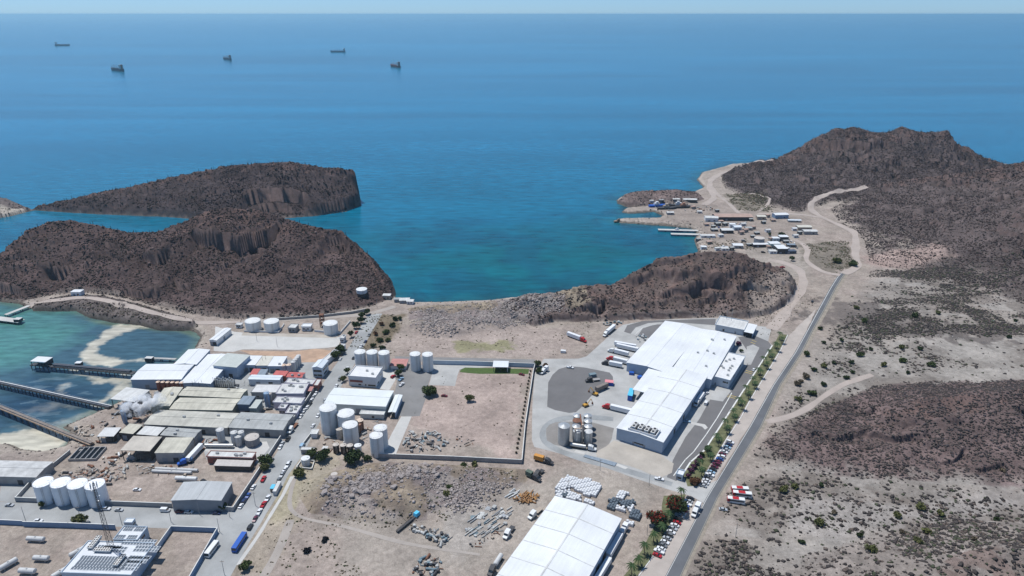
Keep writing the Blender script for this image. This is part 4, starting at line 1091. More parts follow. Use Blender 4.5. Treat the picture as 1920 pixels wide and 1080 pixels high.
flat_poly('yard_dust', [(1118, 848), (1150, 826), (1235, 850), (1262, 870), (1258, 886), (1240, 896), (1180, 874), (1120, 856)], M('dusty_concrete', (.42, .38, .33), .95, .2, .08), .085, .5)
flat_poly('upper_road', [(1170, 622), (1176, 610), (1205, 602), (1250, 600), (1342, 598), (1342, 610), (1250, 603), (1217, 634), (1195, 630), (1205, 616), (1225, 609), (1250, 606), (1240, 604), (1215, 606), (1192, 614), (1182, 626)], ASPH, .06, .08)
flat_poly('yard_asphalt', [(1384, 632), (1412, 628), (1440, 640), (1447, 648), (1362, 780), (1325, 836), (1280, 888), (1268, 902), (1250, 895), (1256, 882), (1262, 862), (1285, 820), (1312, 785), (1335, 742), (1342, 728), (1368, 733), (1398, 688), (1408, 668)], ASPH, .06, .08)
flat_poly('office_apron', [(1333, 724), (1371, 733), (1355, 753), (1318, 747)], CONC, .09, .05)
flat_poly('office_apron', [(1400, 650), (1412, 646), (1424, 652), (1408, 684), (1402, 684)], CONC, .09, .05)
flat_poly('crossing_strip', [(1290, 790), (1322, 796), (1327, 802), (1322, 806), (1316, 800), (1289, 794)], CONC2, .10, .03)
def line_mark(name, pts, wdt, m, dz=.12):
    P = [W(p[0], p[1], G) for p in pts]; mb = MB()
    for a, b in zip(P[:-1], P[1:]):
        d = b - a; c = (a + b) / 2; mb.box(c.x, c.y, G + dz, d.length + wdt * .6, wdt, .012, math.atan2(d.y, d.x))
    return tag(mb.build(name, m), kind='structure')
line_mark('lane_kerb', [(1263, 892), (1285, 862), (1300, 848), (1324, 815), (1344, 785), (1363, 753), (1372, 737)], .55, KERB)
line_mark('road_edge_kerb', [(1280, 889), (1295, 866), (1321, 844), (1327, 835), (1363, 780), (1448, 648)], .9, KERB)
line_mark('strip_kerb', [(1312, 911), (1326, 886), (1360, 827), (1390, 781), (1407, 749), (1448, 683), (1464, 656), (1477, 628)], .5, KERB)
line_mark('strip_kerb', [(1288, 930), (1268, 985), (1240, 1022), (1196, 1082)], .4, KERB, .1)
line_mark('lane_line', [(1190, 628), (1205, 614), (1232, 608), (1256, 609)], .3, KERB)
for q in ([(1366, 741), (1380, 744)], [(1364, 744), (1378, 747)], [(1399, 695), (1411, 698)], [(1397, 698), (1409, 701)], [(1410, 638), (1418, 641)], [(1408, 642), (1416, 645)]): line_mark('yellow_hatching', q, .5, YELLOW)
track('worn_lane', [(1150, 786), (1100, 781), (1050, 783), (1022, 795), (1012, 812), (1018, 830), (1045, 846), (1100, 862), (1180, 884), (1260, 908)], 5, M('tyre_worn_concrete', (.30, .31, .31), .9, .25, .08), .055)
flat_poly('scale_approach', [(1080, 843), (1098, 849), (1094, 853), (1076, 848)], CONC2, .10, .02)
flat_poly('scale_approach', [(1155, 868), (1178, 877), (1172, 880), (1152, 872)], CONC2, .10, .02)
flat_poly('truck_scale', [(1097, 853), (1157, 869), (1152, 875), (1093, 857)], BLUE_ROOF, .45, .0)
flat_poly('palm_strip', [(1289, 912), (1282, 890), (1296, 868), (1322, 846), (1365, 781), (1449, 649), (1462, 626), (1476, 628), (1462, 655), (1446, 682), (1405, 749), (1358, 827), (1323, 885), (1309, 911)],
          M('strip_grass', (.14, .145, .075), .95, .45, .3), .10, .05)
flat_poly('palm_strip', [(1245, 930), (1285, 928), (1266, 985), (1238, 1022), (1190, 1086), (1165, 1086), (1204, 1030), (1226, 990), (1240, 960)], M('strip_grass', (.14, .145, .075)), .08, .5)
flat_poly('parking_verge', [(1313, 912), (1327, 886), (1361, 827), (1391, 781), (1408, 749), (1449, 683), (1465, 656), (1480, 628), (1508, 600), (1530, 580), (1512, 621), (1490, 661), (1449, 722), (1405, 800), (1330, 915), (1332, 905)],
          M('verge_dust', (.42, .37, .33), .95, .16, .1), .02, .4)
flat_poly('parking_verge', [(1290, 938), (1322, 946), (1322, 958), (1246, 1085), (1196, 1086), (1242, 1022), (1270, 985)], M('verge_dust', (.42, .37, .33)), .02, .4)
HW_L = [(1120, 1290), (1246, 1083), (1325, 932), (1405, 800), (1449, 722), (1490, 661), (1512, 621), (1534, 580), (1556, 540), (1568, 521), (1576, 512)]
HW_R = [(1165, 1290), (1276, 1083), (1347, 932), (1428, 800), (1464, 722), (1504, 661), (1524, 621), (1547, 580), (1568, 540), (1580, 521), (1586, 513)]
ribbon('highway', HW_L, HW_R, ROAD, .14, 60)
ribbon('road_line', [(x + 1.5, y) for x, y in HW_L], [(x + 2.4, y) for x, y in HW_L], KERB, .17, 60, clear=False)
ribbon('road_line', [(x - 2.2, y) for x, y in HW_R], [(x - 1.4, y) for x, y in HW_R], M('worn_line', (.36, .33, .25)), .17, 60, clear=False)
ribbon('gravel_shoulder', [(x - .2, y) for x, y in HW_R], [(x + 7, y) for x, y in HW_R], M('shoulder', (.30, .26, .21), .95, .3, .3), .10, 60)
track('dirt_road', [(1446, 618), (1470, 590), (1492, 558), (1508, 530), (1500, 505), (1470, 492), (1440, 487)], 9, DIRTR, .14)
track('dirt_road', [(1582, 514), (1600, 506), (1610, 498), (1603, 478), (1605, 455), (1603, 437), (1580, 425), (1550, 412), (1530, 402), (1519, 392), (1521, 380), (1540, 368), (1575, 358), (1625, 350)], 8, DIRTR, .35, hill=True)
track('dirt_road', [(1540, 408), (1510, 403), (1470, 400), (1420, 401)], 6, DIRTR, .2)
track('dirt_road', [(1575, 516), (1545, 512), (1525, 500), (1510, 488), (1512, 478), (1516, 468), (1505, 456), (1490, 450)], 6, DIRTR, .2)
track('dirt_road', [(1320, 385), (1340, 372), (1330, 352), (1332, 338), (1352, 325), (1390, 312), (1450, 301)], 9, DIRTR, .4, hill=True)
track('dirt_road', [(1385, 400), (1370, 385), (1345, 365), (1335, 350)], 5, DIRTR, .3)
track('dirt_road', [(1422, 396), (1438, 386), (1445, 377), (1430, 372), (1400, 366)], 4, DIRTR, .3)
track('dirt_road', [(1438, 791), (1465, 786), (1500, 774), (1530, 752), (1570, 724), (1635, 705)], 4.5, DIRTR, .12)

track('shore_road', [(52, 574), (95, 565), (140, 558), (175, 559), (235, 571), (300, 590), (350, 600), (400, 606), (450, 604)], 6.5, DIRTR, .25, hill=True)
track('footpath', [(560, 870), (545, 920), (538, 960), (560, 972), (640, 985), (760, 1020), (900, 1040)], 2.2, M('pale_dirt_track', (.36, .32, .285), .95, .15, .1), .06)
track('vehicle_track', [(545, 975), (520, 1040), (470, 1120)], 4, M('pale_dirt_track', (.36, .32, .285)), .05)
track('dirt_road', [(452, 604), (520, 600), (600, 596), (690, 590), (716, 582), (740, 575)], 6, M('pale_dirt_track', (.36, .32, .285)), .10)
# yards on the left
flat_poly('tank_farm_paving', [(404, 612), (440, 622), (458, 624), (640, 632), (634, 650), (600, 653), (560, 656), (455, 655), (437, 660), (400, 658)], CONC2, .04, .2)
flat_poly('pavement', [(455, 624), (634, 628), (631, 634), (453, 629)], M('dusty_concrete', (.42, .38, .33)), .07, .2)
flat_poly('bare_earth', [(450, 657), (545, 660), (592, 654), (622, 658), (606, 678), (560, 680), (540, 668), (470, 666)], M('orange_earth', (.45, .31, .22), .95, .25, .15), .07, .6)
flat_poly('factory_paving', [(400, 672), (600, 676), (590, 738), (556, 792), (520, 838), (486, 870), (440, 866), (388, 862), (370, 810), (395, 800), (500, 812), (540, 776), (500, 765), (440, 772), (400, 730)], STREET, .02, .3)
flat_poly('factory_paving', [(385, 834), (500, 828), (506, 840), (482, 868), (384, 846)], CONC2, .06, .2)
flat_poly('tank_yard_paving', [(0, 898), (66, 900), (90, 935), (60, 944), (0, 940)], STREET, .03, .5)
flat_poly('yard_asphalt', [(765, 686), (812, 683), (808, 705), (802, 724), (800, 742), (787, 780), (770, 781), (700, 778), (740, 735), (745, 712), (724, 712), (735, 690)], M('worn_asphalt', (.22, .215, .21), .93, .18, .08), .04, .1)
flat_poly('concrete_pad', [(812, 683), (926, 684), (924, 688), (884, 690), (862, 693), (858, 703), (853, 724), (804, 722), (809, 704)], CONC, .06, .1)
flat_poly('concrete_drive', [(752, 781), (772, 781), (742, 853), (714, 852)], CONC2, .07, .1)
flat_poly('lawn', [(864, 693), (872, 689), (992, 692), (991, 701), (900, 701), (862, 698)], GRASS, .08, .2)
flat_poly('office_yard', [(713, 690), (735, 688), (742, 712), (730, 732), (705, 728)], CONC2, .05, .1)
flat_poly('service_road', [(740, 668), (1003, 674), (1002, 682), (740, 677)], M('worn_asphalt', (.22, .215, .21)), .05, .3)

# ------------------------------------------------------------------ buildings right of centre
plant = shed('processing_plant', 'huge white roofed processing plant in joined halls beside the palm lined road', 'factory',
             [(1152.5, 801), (1238, 829), (1334, 703), (1249, 690)], 8.5, 1.0, 'y', M('plant_blue_wall', (.36, .44, .54), .7, .08, .3), WHITE_ROOF, seams=4,
             items=[('f', .38, 1.2, 2.4, 0, 'd'), ('f', .62, 1.2, 2.4, 0, 'd'), ('f', .5, 6, 1.0, 1.5, 'w'), ('r', .25, 3.2, 3.6, .9, 'b'), ('r', .45, 3.2, 3.6, .9, 'b'), ('r', .65, 3.2, 3.6, .9, 'b')])
def wing(q, h, rise, ridge, **k):
    """another hall of the same plant, placed in the plant's own frame"""
    c, rz, w, d = rect_from(q, G + h)
    tmp = shed('tmp', None, None, q, h, rise, ridge, **k)
    tmp.location = (0, 0, 0); M0 = Matrix.Translation((c.x, c.y, G)) @ Matrix.Rotation(rz, 4, 'Z')
    Mp = Matrix.Translation(plant.location) @ Matrix.Rotation(plant.rotation_euler.z, 4, 'Z')
    R = Mp.inverted() @ M0
    for o in [o for o in bpy.data.objects if o.parent == tmp]:
        o.parent = plant; o.matrix_basis = R @ o.matrix_basis
    bpy.data.objects.remove(tmp)
PB = M('plant_blue_wall', (.36, .44, .54))
wing([(1170, 681), (1249, 697), (1320, 617), (1249, 602.5)], 7.3, 1.3, 'y', wall=PB, roof=WHITE_ROOF)
wing([(1249, 697.5), (1331, 705.5), (1386, 631.5), (1320, 617.5)], 7.9, 1.0, 'y', wall=PB, roof=WHITE_ROOF, units=7)
wing([(1183, 731), (1211, 735.5), (1249, 697.5), (1217, 694)], 7.0, .3, 'mono', wall=PB, roof=WHITE_ROOF, open_front=True)
wing([(1330, 705), (1368, 714), (1399, 669), (1362, 660.5)], 6.6, .1, 'flat', wall=M('plant_office_wall', (.52, .58, .64), .7, .06, .3), roof=M('membrane_roof', (.66, .66, .65), .7, .12, .3), units=9, par=.5,
     items=[('f', .75, 2.2, 1.2, 3.8, 'w'), ('f', .9, 1.2, 1.2, 3.8, 'w'), ('r', .3, 5, 1.2, 3.8, 'w'), ('r', .7, 5, 1.2, 3.8, 'w'), ('f', .3, 1.1, 2.3, 0, 'd')])
# condensers in the recess at the plant's near end
R0 = Matrix.Translation(plant.location) @ Matrix.Rotation(plant.rotation_euler.z, 4, 'Z')
def in_plant(px, py, z): return R0.inverted() @ W(px, py, z)
p0 = in_plant(1208, 806, G + 9.6); pd = MB().box(0, 0, 0, 17, 8.5, .4)
deck = pd.build('condenser_deck', DARK, plant, (p0.x, p0.y, 9.3))
MB().box(0, -4.4, 0, 17.6, .35, 1.6).build('parapet', WHITE_WALL, plant, (p0.x, p0.y, 9.2))
MB().box(8.7, 0, 0, .35, 8.4, 1.6).build('parapet', WHITE_WALL, plant, (p0.x, p0.y, 9.2))
for i in range(4):
    for j in range(2):
        u = MB().box(-6.2 + i * 4.1, 1.6 - j * 3.3, 9.7, 2.5, 2.9, 1.9); ob = u.build('condenser', M('pale_metal', (.66, .65, .62), .5, .1, .5), plant, (p0.x, p0.y, 0))
        MB().cyl(-6.2 + i * 4.1, 1.6 - j * 3.3, 11.6, .9, .25, 14).build('fan', DARK, ob)
shed('plant_office', 'white flat roofed office with two tall masts behind the big plant', 'office', [(1340, 610.5), (1395, 619.5), (1404, 604), (1350, 593)], 4.6, .1, 'flat', M('plant_office_wall', (.52, .58, .64)), WHITE_ROOF2,
     items=[('f', .3, 1.6, 1.8, .6, 'w'), ('f', .72, 1.4, 2.2, 0, 'd')])
shed('loading_canopy', 'white canopy over a dark loading bay beside the rear office', 'canopy', [(1395, 622), (1412, 626), (1420, 609.5), (1403, 606.5)], 4.6, .15, 'mono', PB, WHITE_ROOF, open_front=True)
for i, (x, y) in enumerate(((1361, 605), (1370, 608))): pole(x, y + 3, 17, 'tall thin mast rising over the rear office roof, %s of the pair' % ('left' if i == 0 else 'right'), 'rear office masts')
shed('warehouse', 'long white ribbed warehouse in the foreground with docked trailers on its right', 'warehouse', [(784, 1252), (975, 1275), (1176, 976), (1054.5, 935.4)], 9, 1.8, 'y', M('plant_blue_wall', (.36, .44, .54)), WHITE_ROOF, seams=8,
     items=[('r', .55, 4, 4, 1, 'b'), ('r', .63, 4, 4, 1, 'b'), ('r', .72, 4, 4, 1, 'b'), ('r', .8, 4, 4, 1, 'b')])
shed('gatehouse', 'small white gatehouse at the plant entrance beside the palm strip', 'gatehouse', [(1266, 890), (1280, 893), (1285.5, 884), (1272, 881)], 3.4, .1, 'flat', PALE_BLUE_WALL, WHITE_ROOF, over=.3,
     items=[('f', .5, 2.6, 1.4, .9, 'w'), ('r', .5, 2, 1.4, .9, 'w'), ('f', .12, .9, 2.2, 0, 'd')])
# compound in the middle
shed('office_building', 'white two storey office with a dark red band facing the street', 'office', [(655, 704.5), (706, 712), (715, 690), (666, 686)], 7.4, .1, 'flat', WHITE_WALL, M('membrane_roof', (.66, .66, .65)), units=2, over=.2,
     items=[('f', .28, 9.5, 1.6, 3.4, 'r'), ('f', .4, 2, 1.1, 1.0, 'w'), ('f', .62, .8, 1.3, 1, 'w'), ('f', .84, 5.5, 1.1, 1.0, 'w'), ('r', .3, 3, 1.1, 1, 'w'), ('r', .7, 3, 1.1, 4.2, 'w')])
shed('warehouse', 'wide pale mint warehouse standing behind the tall white tanks', 'warehouse', [(606, 756.5), (724, 762.5), (739, 732.5), (627.5, 727)], 7.0, .8, 'x', M('mint_wall', (.50, .55, .54), .7, .08, .3), M('mint_white_roof', (.66, .69, .68), .55, .08, .1),
     items=[('f', .55, 3.5, 4, 0, 'd'), ('r', .5, 3.5, 4, 0, 'd')])
shed('annex', 'low white annex against the front of the mint warehouse', 'annex', [(673.5, 777), (720, 778.5), (723, 771.5), (677, 769)], 3.6, .1, 'flat', M('mint_wall', (.50, .55, .54)), WHITE_ROOF2, items=[('f', .55, 1.6, 1.6, .8, 'b')], par=.3)
shed('canopy', 'long pale canopy casting a dark shadow right of the mint warehouse', 'canopy', [(727.5, 773), (742.5, 773.7), (754.4, 741), (741, 740)], 4.6, .3, 'y', PB, M('mint_white_roof', (.66, .69, .68)), open_front=True)
shed('car_shelter', 'white square shelter on posts over the lawn strip', 'shelter', [(923, 688), (954, 689), (953, 677.5), (926, 677)], 4.6, .2, 'mono', WHITE_WALL, WHITE_ROOF, open_front=True)
shed('store_shed', 'low shed with a faded red roof behind the three white tanks', 'shed', [(730, 686), (762, 687), (766, 674), (736, 674)], 3.2, .5, 'mono', WHITE_WALL, M('faded_red_roof', (.45, .22, .20), .8, .2, .3))
shed('guard_hut', 'small white hut at the street corner left of the tall tanks', 'hut', [(582, 814), (595, 815), (597.5, 806), (585, 805)], 3.2, .1, 'flat', WHITE_WALL, WHITE_ROOF2, par=.2)
shed('store_shed', 'grey flat shed beside the street just above the small containment tank', 'shed', [(562, 844), (590, 845), (592, 839), (565, 838)], 2.8, .1, 'flat', GREY_WALL, WHITE_ROOF2, par=.2)
shed('store_shed', 'little white roofed shed between the two dark green trees', 'shed', [(603, 843), (613, 844), (615, 837), (606, 836.5)], 2.8, .1, 'flat', GREY_WALL, WHITE_ROOF2, par=0)
# factory by the lagoon
B = [
 ('white factory hall nearest the lagoon with a wide plain roof', [(250, 711), (338, 712.5), (366, 683), (270, 682)], 7.5, 1.0, 'x', PB, WHITE_ROOF, 0),
 ('white factory wing running back to the tank farm road', [(327, 683), (368, 684), (394, 656), (352, 655)], 7.6, .8, 'y', PB, WHITE_ROOF, 0),
 ('white hall with a tapering roof between the lagoon hall and the silver stacks', [(341, 713.5), (404, 725), (428, 667), (390, 663)], 6.4, .7, 'y', PB, WHITE_ROOF, 0),
 ('grey green roofed block above the silver evaporator stacks', [(405, 684), (444, 691), (465, 668), (424, 660.5)], 9.0, .2, 'mono', PB, M('grey_green_roof', (.46, .49, .46), .7, .12, .2), 0),
 ('white roofed shed left in the row below the orange earth', [(453, 684), (479, 685), (491, 668), (465, 667)], 5.6, .3, 'mono', PB, WHITE_ROOF, 0),
 ('cream roofed shed in the middle of the row below the orange earth', [(479.5, 685.2), (503, 686), (512, 668.5), (491.5, 668)], 5.3, .3, 'mono', PB, M('cream_roof', (.56, .54, .47), .7, .15, .2), 0),
 ('white roofed shed right in the row below the orange earth', [(503.5, 686.2), (527, 687), (539, 669), (512.5, 668.5)], 5.6, .3, 'mono', PB, WHITE_ROOF, 1),
 ('small red roofed shed left of the two big red roofs', [(468, 702.5), (482, 703), (488, 693), (475, 692.5)], 4.2, .5, 'mono', WHITE_WALL, RED_ROOF, 0),
 ('small blue grey roofed shed touching the small red roof', [(482.3, 703), (497, 703.5), (502, 694), (488.3, 693)], 4.0, .5, 'mono', WHITE_WALL, BLUE_ROOF, 0),
 ('red roofed shed in the middle of the red roofs', [(511, 703.5), (535, 706), (541, 697), (518, 696)], 4.4, .5, 'mono', BRICK, RED_ROOF, 0),
 ('large bright red roofed shed near the street', [(537, 707), (566, 708.5), (573, 699), (543, 697.5)], 4.2, .8, 'x', WHITE_WALL, RED_ROOF, 2),
 ('long pale blue shed below the red roofs', [(465.5, 711), (524, 713), (531, 704), (471, 702.5)], 5.2, .3, 'x', M('plant_office_wall', (.52, .58, .64)), M('pale_blue_roof', (.60, .65, .69), .6, .1, .2), 0),
 ('white flat roofed block right under the bright red roof', [(535, 718), (587, 721.5), (592, 713), (541, 709)], 5.0, .1, 'flat', M('lilac_wall', (.50, .48, .55), .8, .08, .3), WHITE_ROOF2, 5),
 ('lilac white flat block with many vents beside the street', [(520, 738), (571, 740), (576, 721), (527.5, 718.5)], 5.6, .1, 'flat', M('lilac_wall', (.50, .48, .55)), WHITE_ROOF2, 9),
 ('pale grey flat block left of the vented lilac block', [(470, 736), (519, 737.5), (526.5, 722), (481, 720.5)], 5.2, .2, 'flat', GREY_WALL, M('pale_grey_roof', (.58, .58, .57), .8, .15, .2), 0),
 ('white L shaped block below the vented lilac block', [(512, 755), (564, 757.5), (573, 746), (519, 744)], 5.2, .1, 'flat', M('lilac_wall', (.50, .48, .55)), WHITE_ROOF2, 5),
 ('small white cube at the near end of the lilac blocks', [(521, 766), (535, 767), (541, 758.5), (527.5, 758)], 4.6, .1, 'flat', M('lilac_wall', (.50, .48, .55)), WHITE_ROOF2, 1),
 ('low white roof touching the street wall near the long grey roof', [(535.5, 775), (556, 776), (567.5, 759.5), (545, 758.5)], 3.8, .1, 'flat', M('lilac_wall', (.50, .48, .55)), WHITE_ROOF2, 5),
 ('dark red walled block at the street edge', [(588, 723), (597, 724), (602.5, 712), (594, 711)], 4.6, .1, 'flat', BRICK, WHITE_ROOF2, 0),
 ('small salmon roofed porch against the street wall', [(575, 733), (584, 734), (588.5, 725.5), (579, 725)], 3.6, .2, 'mono', WHITE_WALL, M('faded_red_roof', (.45, .22, .20)), 0),
 ('cream tin roof standing in white steam', [(288, 762), (315, 762.5), (345, 727), (303, 727)], 7.0, .6, 'y', M('olive_wall', (.33, .33, .26), .85, .2, .3), TAN_ROOF, 2),
 ('long cream roof behind, upper of the two stained strips', [(337, 741.5), (446, 747), (470, 729), (347, 726)], 6.4, .8, 'x', M('olive_wall', (.33, .33, .26)), TAN_ROOF, 1),
 ('long cream stained roof, lower of the two strips', [(320, 768), (436, 769.5), (450, 750), (336, 743.5)], 6.0, .8, 'x', M('olive_wall', (.33, .33, .26)), TAN_ROOF, 0),
 ('white tin roof on the lagoon edge with dark machinery under it', [(199, 750), (254, 751), (284, 732), (240, 729)], 7.0, .5, 'mono', DARK, WHITE_ROOF2, 0),
 ('tall blue grey block with ribbed roof', [(445, 758), (467, 759), (480, 744), (456, 743)], 8.2, .4, 'mono', M('blue_grey_wall', (.10, .14, .20), .7, .1, .3), BLUE_ROOF, 0),
 ('pale green block against the tall blue grey block', [(467, 765), (481, 766), (492, 750.5), (478, 749.5)], 6.6, .3, 'mono', M('green_grey_wall', (.26, .32, .31), .7, .1, .3), M('grey_green_roof', (.46, .49, .46)), 0),
 ('very long cream grey roofed shed starting at the boilers', [(267.5, 796), (425, 802.5), (452, 773.5), (297, 770)], 5.6, 1.0, 'x', GREY_WALL, M('cream_grey_roof', (.49, .475, .42), .8, .3, .1, streak=(.7, .05, .12)), 2),
 ('grey fibre roofed half of the very long shed, at the street end', [(425.6, 802.6), (530, 806), (553, 777), (452.6, 773.6)], 5.65, 1.0, 'x', GREY_WALL, GREY_ROOF, 2),
 ('cream roofed open shed with a rust stained sheet', [(229, 844), (279, 846.5), (305, 821), (248, 818)], 7.2, .5, 'mono', DARK, M('rust_stained_roof', (.50, .46, .40), .8, .25, .12), 0),
 ('cream roofed shed beside the rust stained one', [(294, 848), (344, 850.5), (361, 823), (309, 820.5)], 6.8, .5, 'mono', GREY_WALL, TAN_ROOF, 0),
 ('pale roof left in the small row below the long grey shed', [(221, 812), (250, 813), (269, 797.5), (244, 795.5)], 5.2, .4, 'mono', DARK, TAN_ROOF, 0),
 ('pale roof in the middle of the small row below the long grey shed', [(252.5, 815), (295, 816.5), (312, 802), (273.5, 800.5)], 5.6, .4, 'mono', DARK, WHITE_ROOF2, 0),
 ('grey roof right in the small row below the long grey shed', [(299, 816), (364, 821), (380, 805), (316, 802)], 5.6, .6, 'x', GREY_WALL, GREY_ROOF, 2),
 ('blue white lean-to roof at the conveyor landing', [(184, 818), (213, 819), (227, 803), (196, 802)], 4.6, .3, 'mono', DARK, M('pale_grey_roof', (.58, .58, .57)), 0),
 ('patched grey tin shed at the left edge above the round tanks', [(-36, 892), (66, 896), (99, 868), (-10, 861)], 5.6, .8, 'x', GREY_WALL, M('patched_tin_roof', (.50, .50, .49), .7, .3, .2), 0),
 ('plain grey warehouse at the corner of the two streets', [(324, 937), (415.5, 940.5), (434, 905), (342, 902.5)], 7.6, .6, 'y', M('grey_warehouse_wall', (.25, .26, .28), .8, .1, .3), M('grey_metal_roof', (.44, .455, .46), .6, .1, .12, streak=(.7, .05, .12)), 0),
 ('brick office with white flat roof', [(389, 856), (472, 861), (482, 848.5), (393, 846)], 4.8, .1, 'flat', BRICK, WHITE_ROOF2, 5),
 ('grey tile awning over a dark porch in front of the brick office', [(400, 873), (470, 875.5), (475, 865), (408, 862.5)], 3.6, .5, 'mono', DARK, M('awning_tiles', (.50, .46, .43), .8, .15, .5), 0),
 ('narrow white gabled building beside the tank farm gate', [(393, 637), (406, 639.5), (433, 616), (420, 615)], 4.8, .5, 'y', WHITE_WALL, WHITE_ROOF, 0),
 ('dark walled pump house between the white farm tanks', [(540, 614.5), (555, 616.5), (559, 608.5), (545.5, 607.5)], 4.0, .1, 'flat', M('grey_warehouse_wall', (.25, .26, .28)), WHITE_ROOF2, 0),
 ('white box cabin left of the single farm tank', [(565, 612.5), (583, 613.5), (585, 607.5), (568, 607)], 4.0, .1, 'flat', WHITE_WALL, WHITE_ROOF, 0),
 ('tiny white cabin left of the farm tank pair', [(441, 609.5), (452, 610), (456, 606), (445, 605.5)], 3.0, .1, 'flat', WHITE_WALL, WHITE_ROOF2, 0),
 ('white cube guard house at the street side of the tank farm', [(636, 634), (645, 635), (649, 629), (641, 628.5)], 4.0, .1, 'flat', WHITE_WALL, WHITE_ROOF2, 1),
 ('long white block lining the street under the trees', [(604, 675), (612, 676), (650, 646), (640, 645)], 3.8, .1, 'flat', WHITE_WALL, M('pale_grey_roof', (.58, .58, .57)), 3),
]
FR = {}
for i, (lab, q, h, rise, rg, wl_, rf, un) in enumerate(B):
    its = []
    if 'grey warehouse' in lab: its = [('f', .3, 4, 4.5, 0, 'd'), ('r', .4, 4, 4, 0, 'd')]
    elif 'brick office' in lab: its = [('f', .15, 1.4, 1.2, 1.2, 'w'), ('r', .5, 1.4, 1.2, 1.2, 'w')]
    elif rg == 'flat': its = [('f', .25, 1.6, 1.2, 1.4, 'w'), ('f', .7, 1.6, 1.2, 1.4, 'w'), ('r', .5, 1.6, 1.2, 1.4, 'w'), ('f', .48, 1.1, 2.2, 0, 'd')]
    else: its = [('f', .3, 3, 3.2, 0, 'd'), ('f', .7, 3, 3.2, 0, 'b'), ('r', .5, 2.5, 3, 0, 'd')]
    nm = 'awning' if 'awning' in lab else 'office_building' if 'office' in lab else 'factory_hall' if h > 5.5 else 'factory_shed'
    shed(nm, lab, 'building', q, h, rise, rg, wl_, rf, over=.35, items=its, units=un, group='factory buildings' if i < 36 else None,
         open_front=lab.startswith(('cream roofed open', 'white tin roof on', 'blue white lean')), par=.35)
shed('office_building', 'glass fronted white office at the street corner right of the red roofs', 'office', [(585, 689), (604, 691), (615.5, 676), (596, 674.5)], 8.0, 1.0, 'y', M('plant_office_wall', (.52, .58, .64)), M('pale_blue_roof', (.60, .65, .69)), over=.4,
     items=[('f', .25, 2.6, 1.4, 1, 'w'), ('f', .7, 3.4, 1.6, 1, 'w'), ('f', .3, 3, 1.8, 4.4, 'w'), ('f', .72, 3.2, 1.8, 4.4, 'w'), ('r', .3, 4, 1.4, 4.4, 'w'), ('r', .7, 4, 1.4, 4.4, 'w'), ('r', .5, 6, 1.4, 1, 'w')])
# solar roofed building bottom left
sol = shed('solar_building', 'blue white building with solar panels all over its roof at the lower left', 'building', [(125, 1071), (243, 1084), (289, 1021), (160, 1013.5)], 6.0, .1, 'flat', PALE_BLUE_WALL, M('white_membrane', (.62, .64, .66), .7, .1, .3), over=.1, par=.5,
           items=[('f', .3, 1.2, 1, 3.6, 'w'), ('f', .5, 1.2, 1, 3.6, 'w')])
RS = Matrix.Translation(sol.location) @ Matrix.Rotation(sol.rotation_euler.z, 4, 'Z')
def solar_array(x0, y0, nx, ny, px=1.5, py=2.0):
    fr = MB(); fr.box(x0 + nx * px / 2, y0 + ny * py / 2, 6.25, nx * px, ny * py, .12); o = fr.build('solar_array', M('array_frame', (.66, .69, .72), .5, .05, .5), sol)
    g = MB()
    for i in range(nx):
        for j in range(ny): g.box(x0 + (i + .5) * px, y0 + (j + .5) * py, 6.38, px - .3, py - .34, .04)
    g.build('panel_cells', SOLAR, o)
c0, rz0, sw, sd = rect_from([(125, 1071), (243, 1084), (289, 1021), (160, 1013.5)], G + 6)
def fx(px, py): q = RS.inverted() @ W(px, py, G + 6.3); return q.x, q.y
for (px_, py_), nx, ny in (((131, 1068), 16, 1), ((137, 1063), 16, 1), ((141, 1058), 16, 1), ((146, 1052.5), 16, 1), ((150, 1047), 16, 1), ((186, 1035), 8, 2), ((181, 1027), 8, 1), ((226, 1021), 11, 2), ((248, 1034), 8, 2), ((240, 1047), 7, 1), ((238, 1055), 6, 2), ((226, 1069), 5, 3)):
    X_, Y_ = fx(px_, py_); solar_array(X_, Y_, nx, ny)
for (px_, py_), nx, ny, rz in (((166, 1029), 2, 7, 0), ((178, 1036), 7, 2, 0), ((214, 1062), 2, 6, 0)):
    X_, Y_ = fx(px_, py_); u = MB(); u.box(X_ + nx * .5, Y_ + ny * .5, 7.0, nx * 1.2, ny * 1.2, .8)
    uo = u.build('cooling_unit', M('pale_metal', (.66, .65, .62)), sol); f_ = MB()
    for i in range(nx):
        for j in range(ny): f_.cyl(X_ + (i - (nx - 1) / 2) * 1.2 + nx * .5, Y_ + (j - (ny - 1) / 2) * 1.2 + ny * .5, 7.8, .42, .12, 10)
    f_.build('fan', DARK, uo)
    for sx in (-1, 1): MB().box(X_ + nx * .5 + sx * nx * .5, Y_ + ny * .5, 6.2, .12, ny * 1.1, .8).build('leg', STEEL, uo)
sh2 = shed('solar_annex', 'stepped blue white annex with solar panels beyond the solar roofed building', 'annex', [(214, 1013), (258, 1014), (276, 990), (232, 986)], 6.2, .1, 'flat', PALE_BLUE_WALL, M('white_membrane', (.62, .64, .66)), over=.1, par=.5, items=[('r', .5, 3, 1.2, 3.8, 'w')])
for k, (u_, v_) in enumerate(((-6, -5), (0, -5), (-5, 1.5), (.5, 1.5))):
    o = MB().box(u_ + 2.3, v_ + 1.8, 6.5, 4.6, 3.6, .12).build('solar_array', M('array_frame', (.50, .53, .56)), sh2); g = MB()
    for i in range(4):
        for j in range(2): g.box(u_ + .58 + i * 1.15, v_ + .9 + j * 1.8, 6.63, 1.0, 1.62, .04)
    g.build('panel_cells', SOLAR, o)
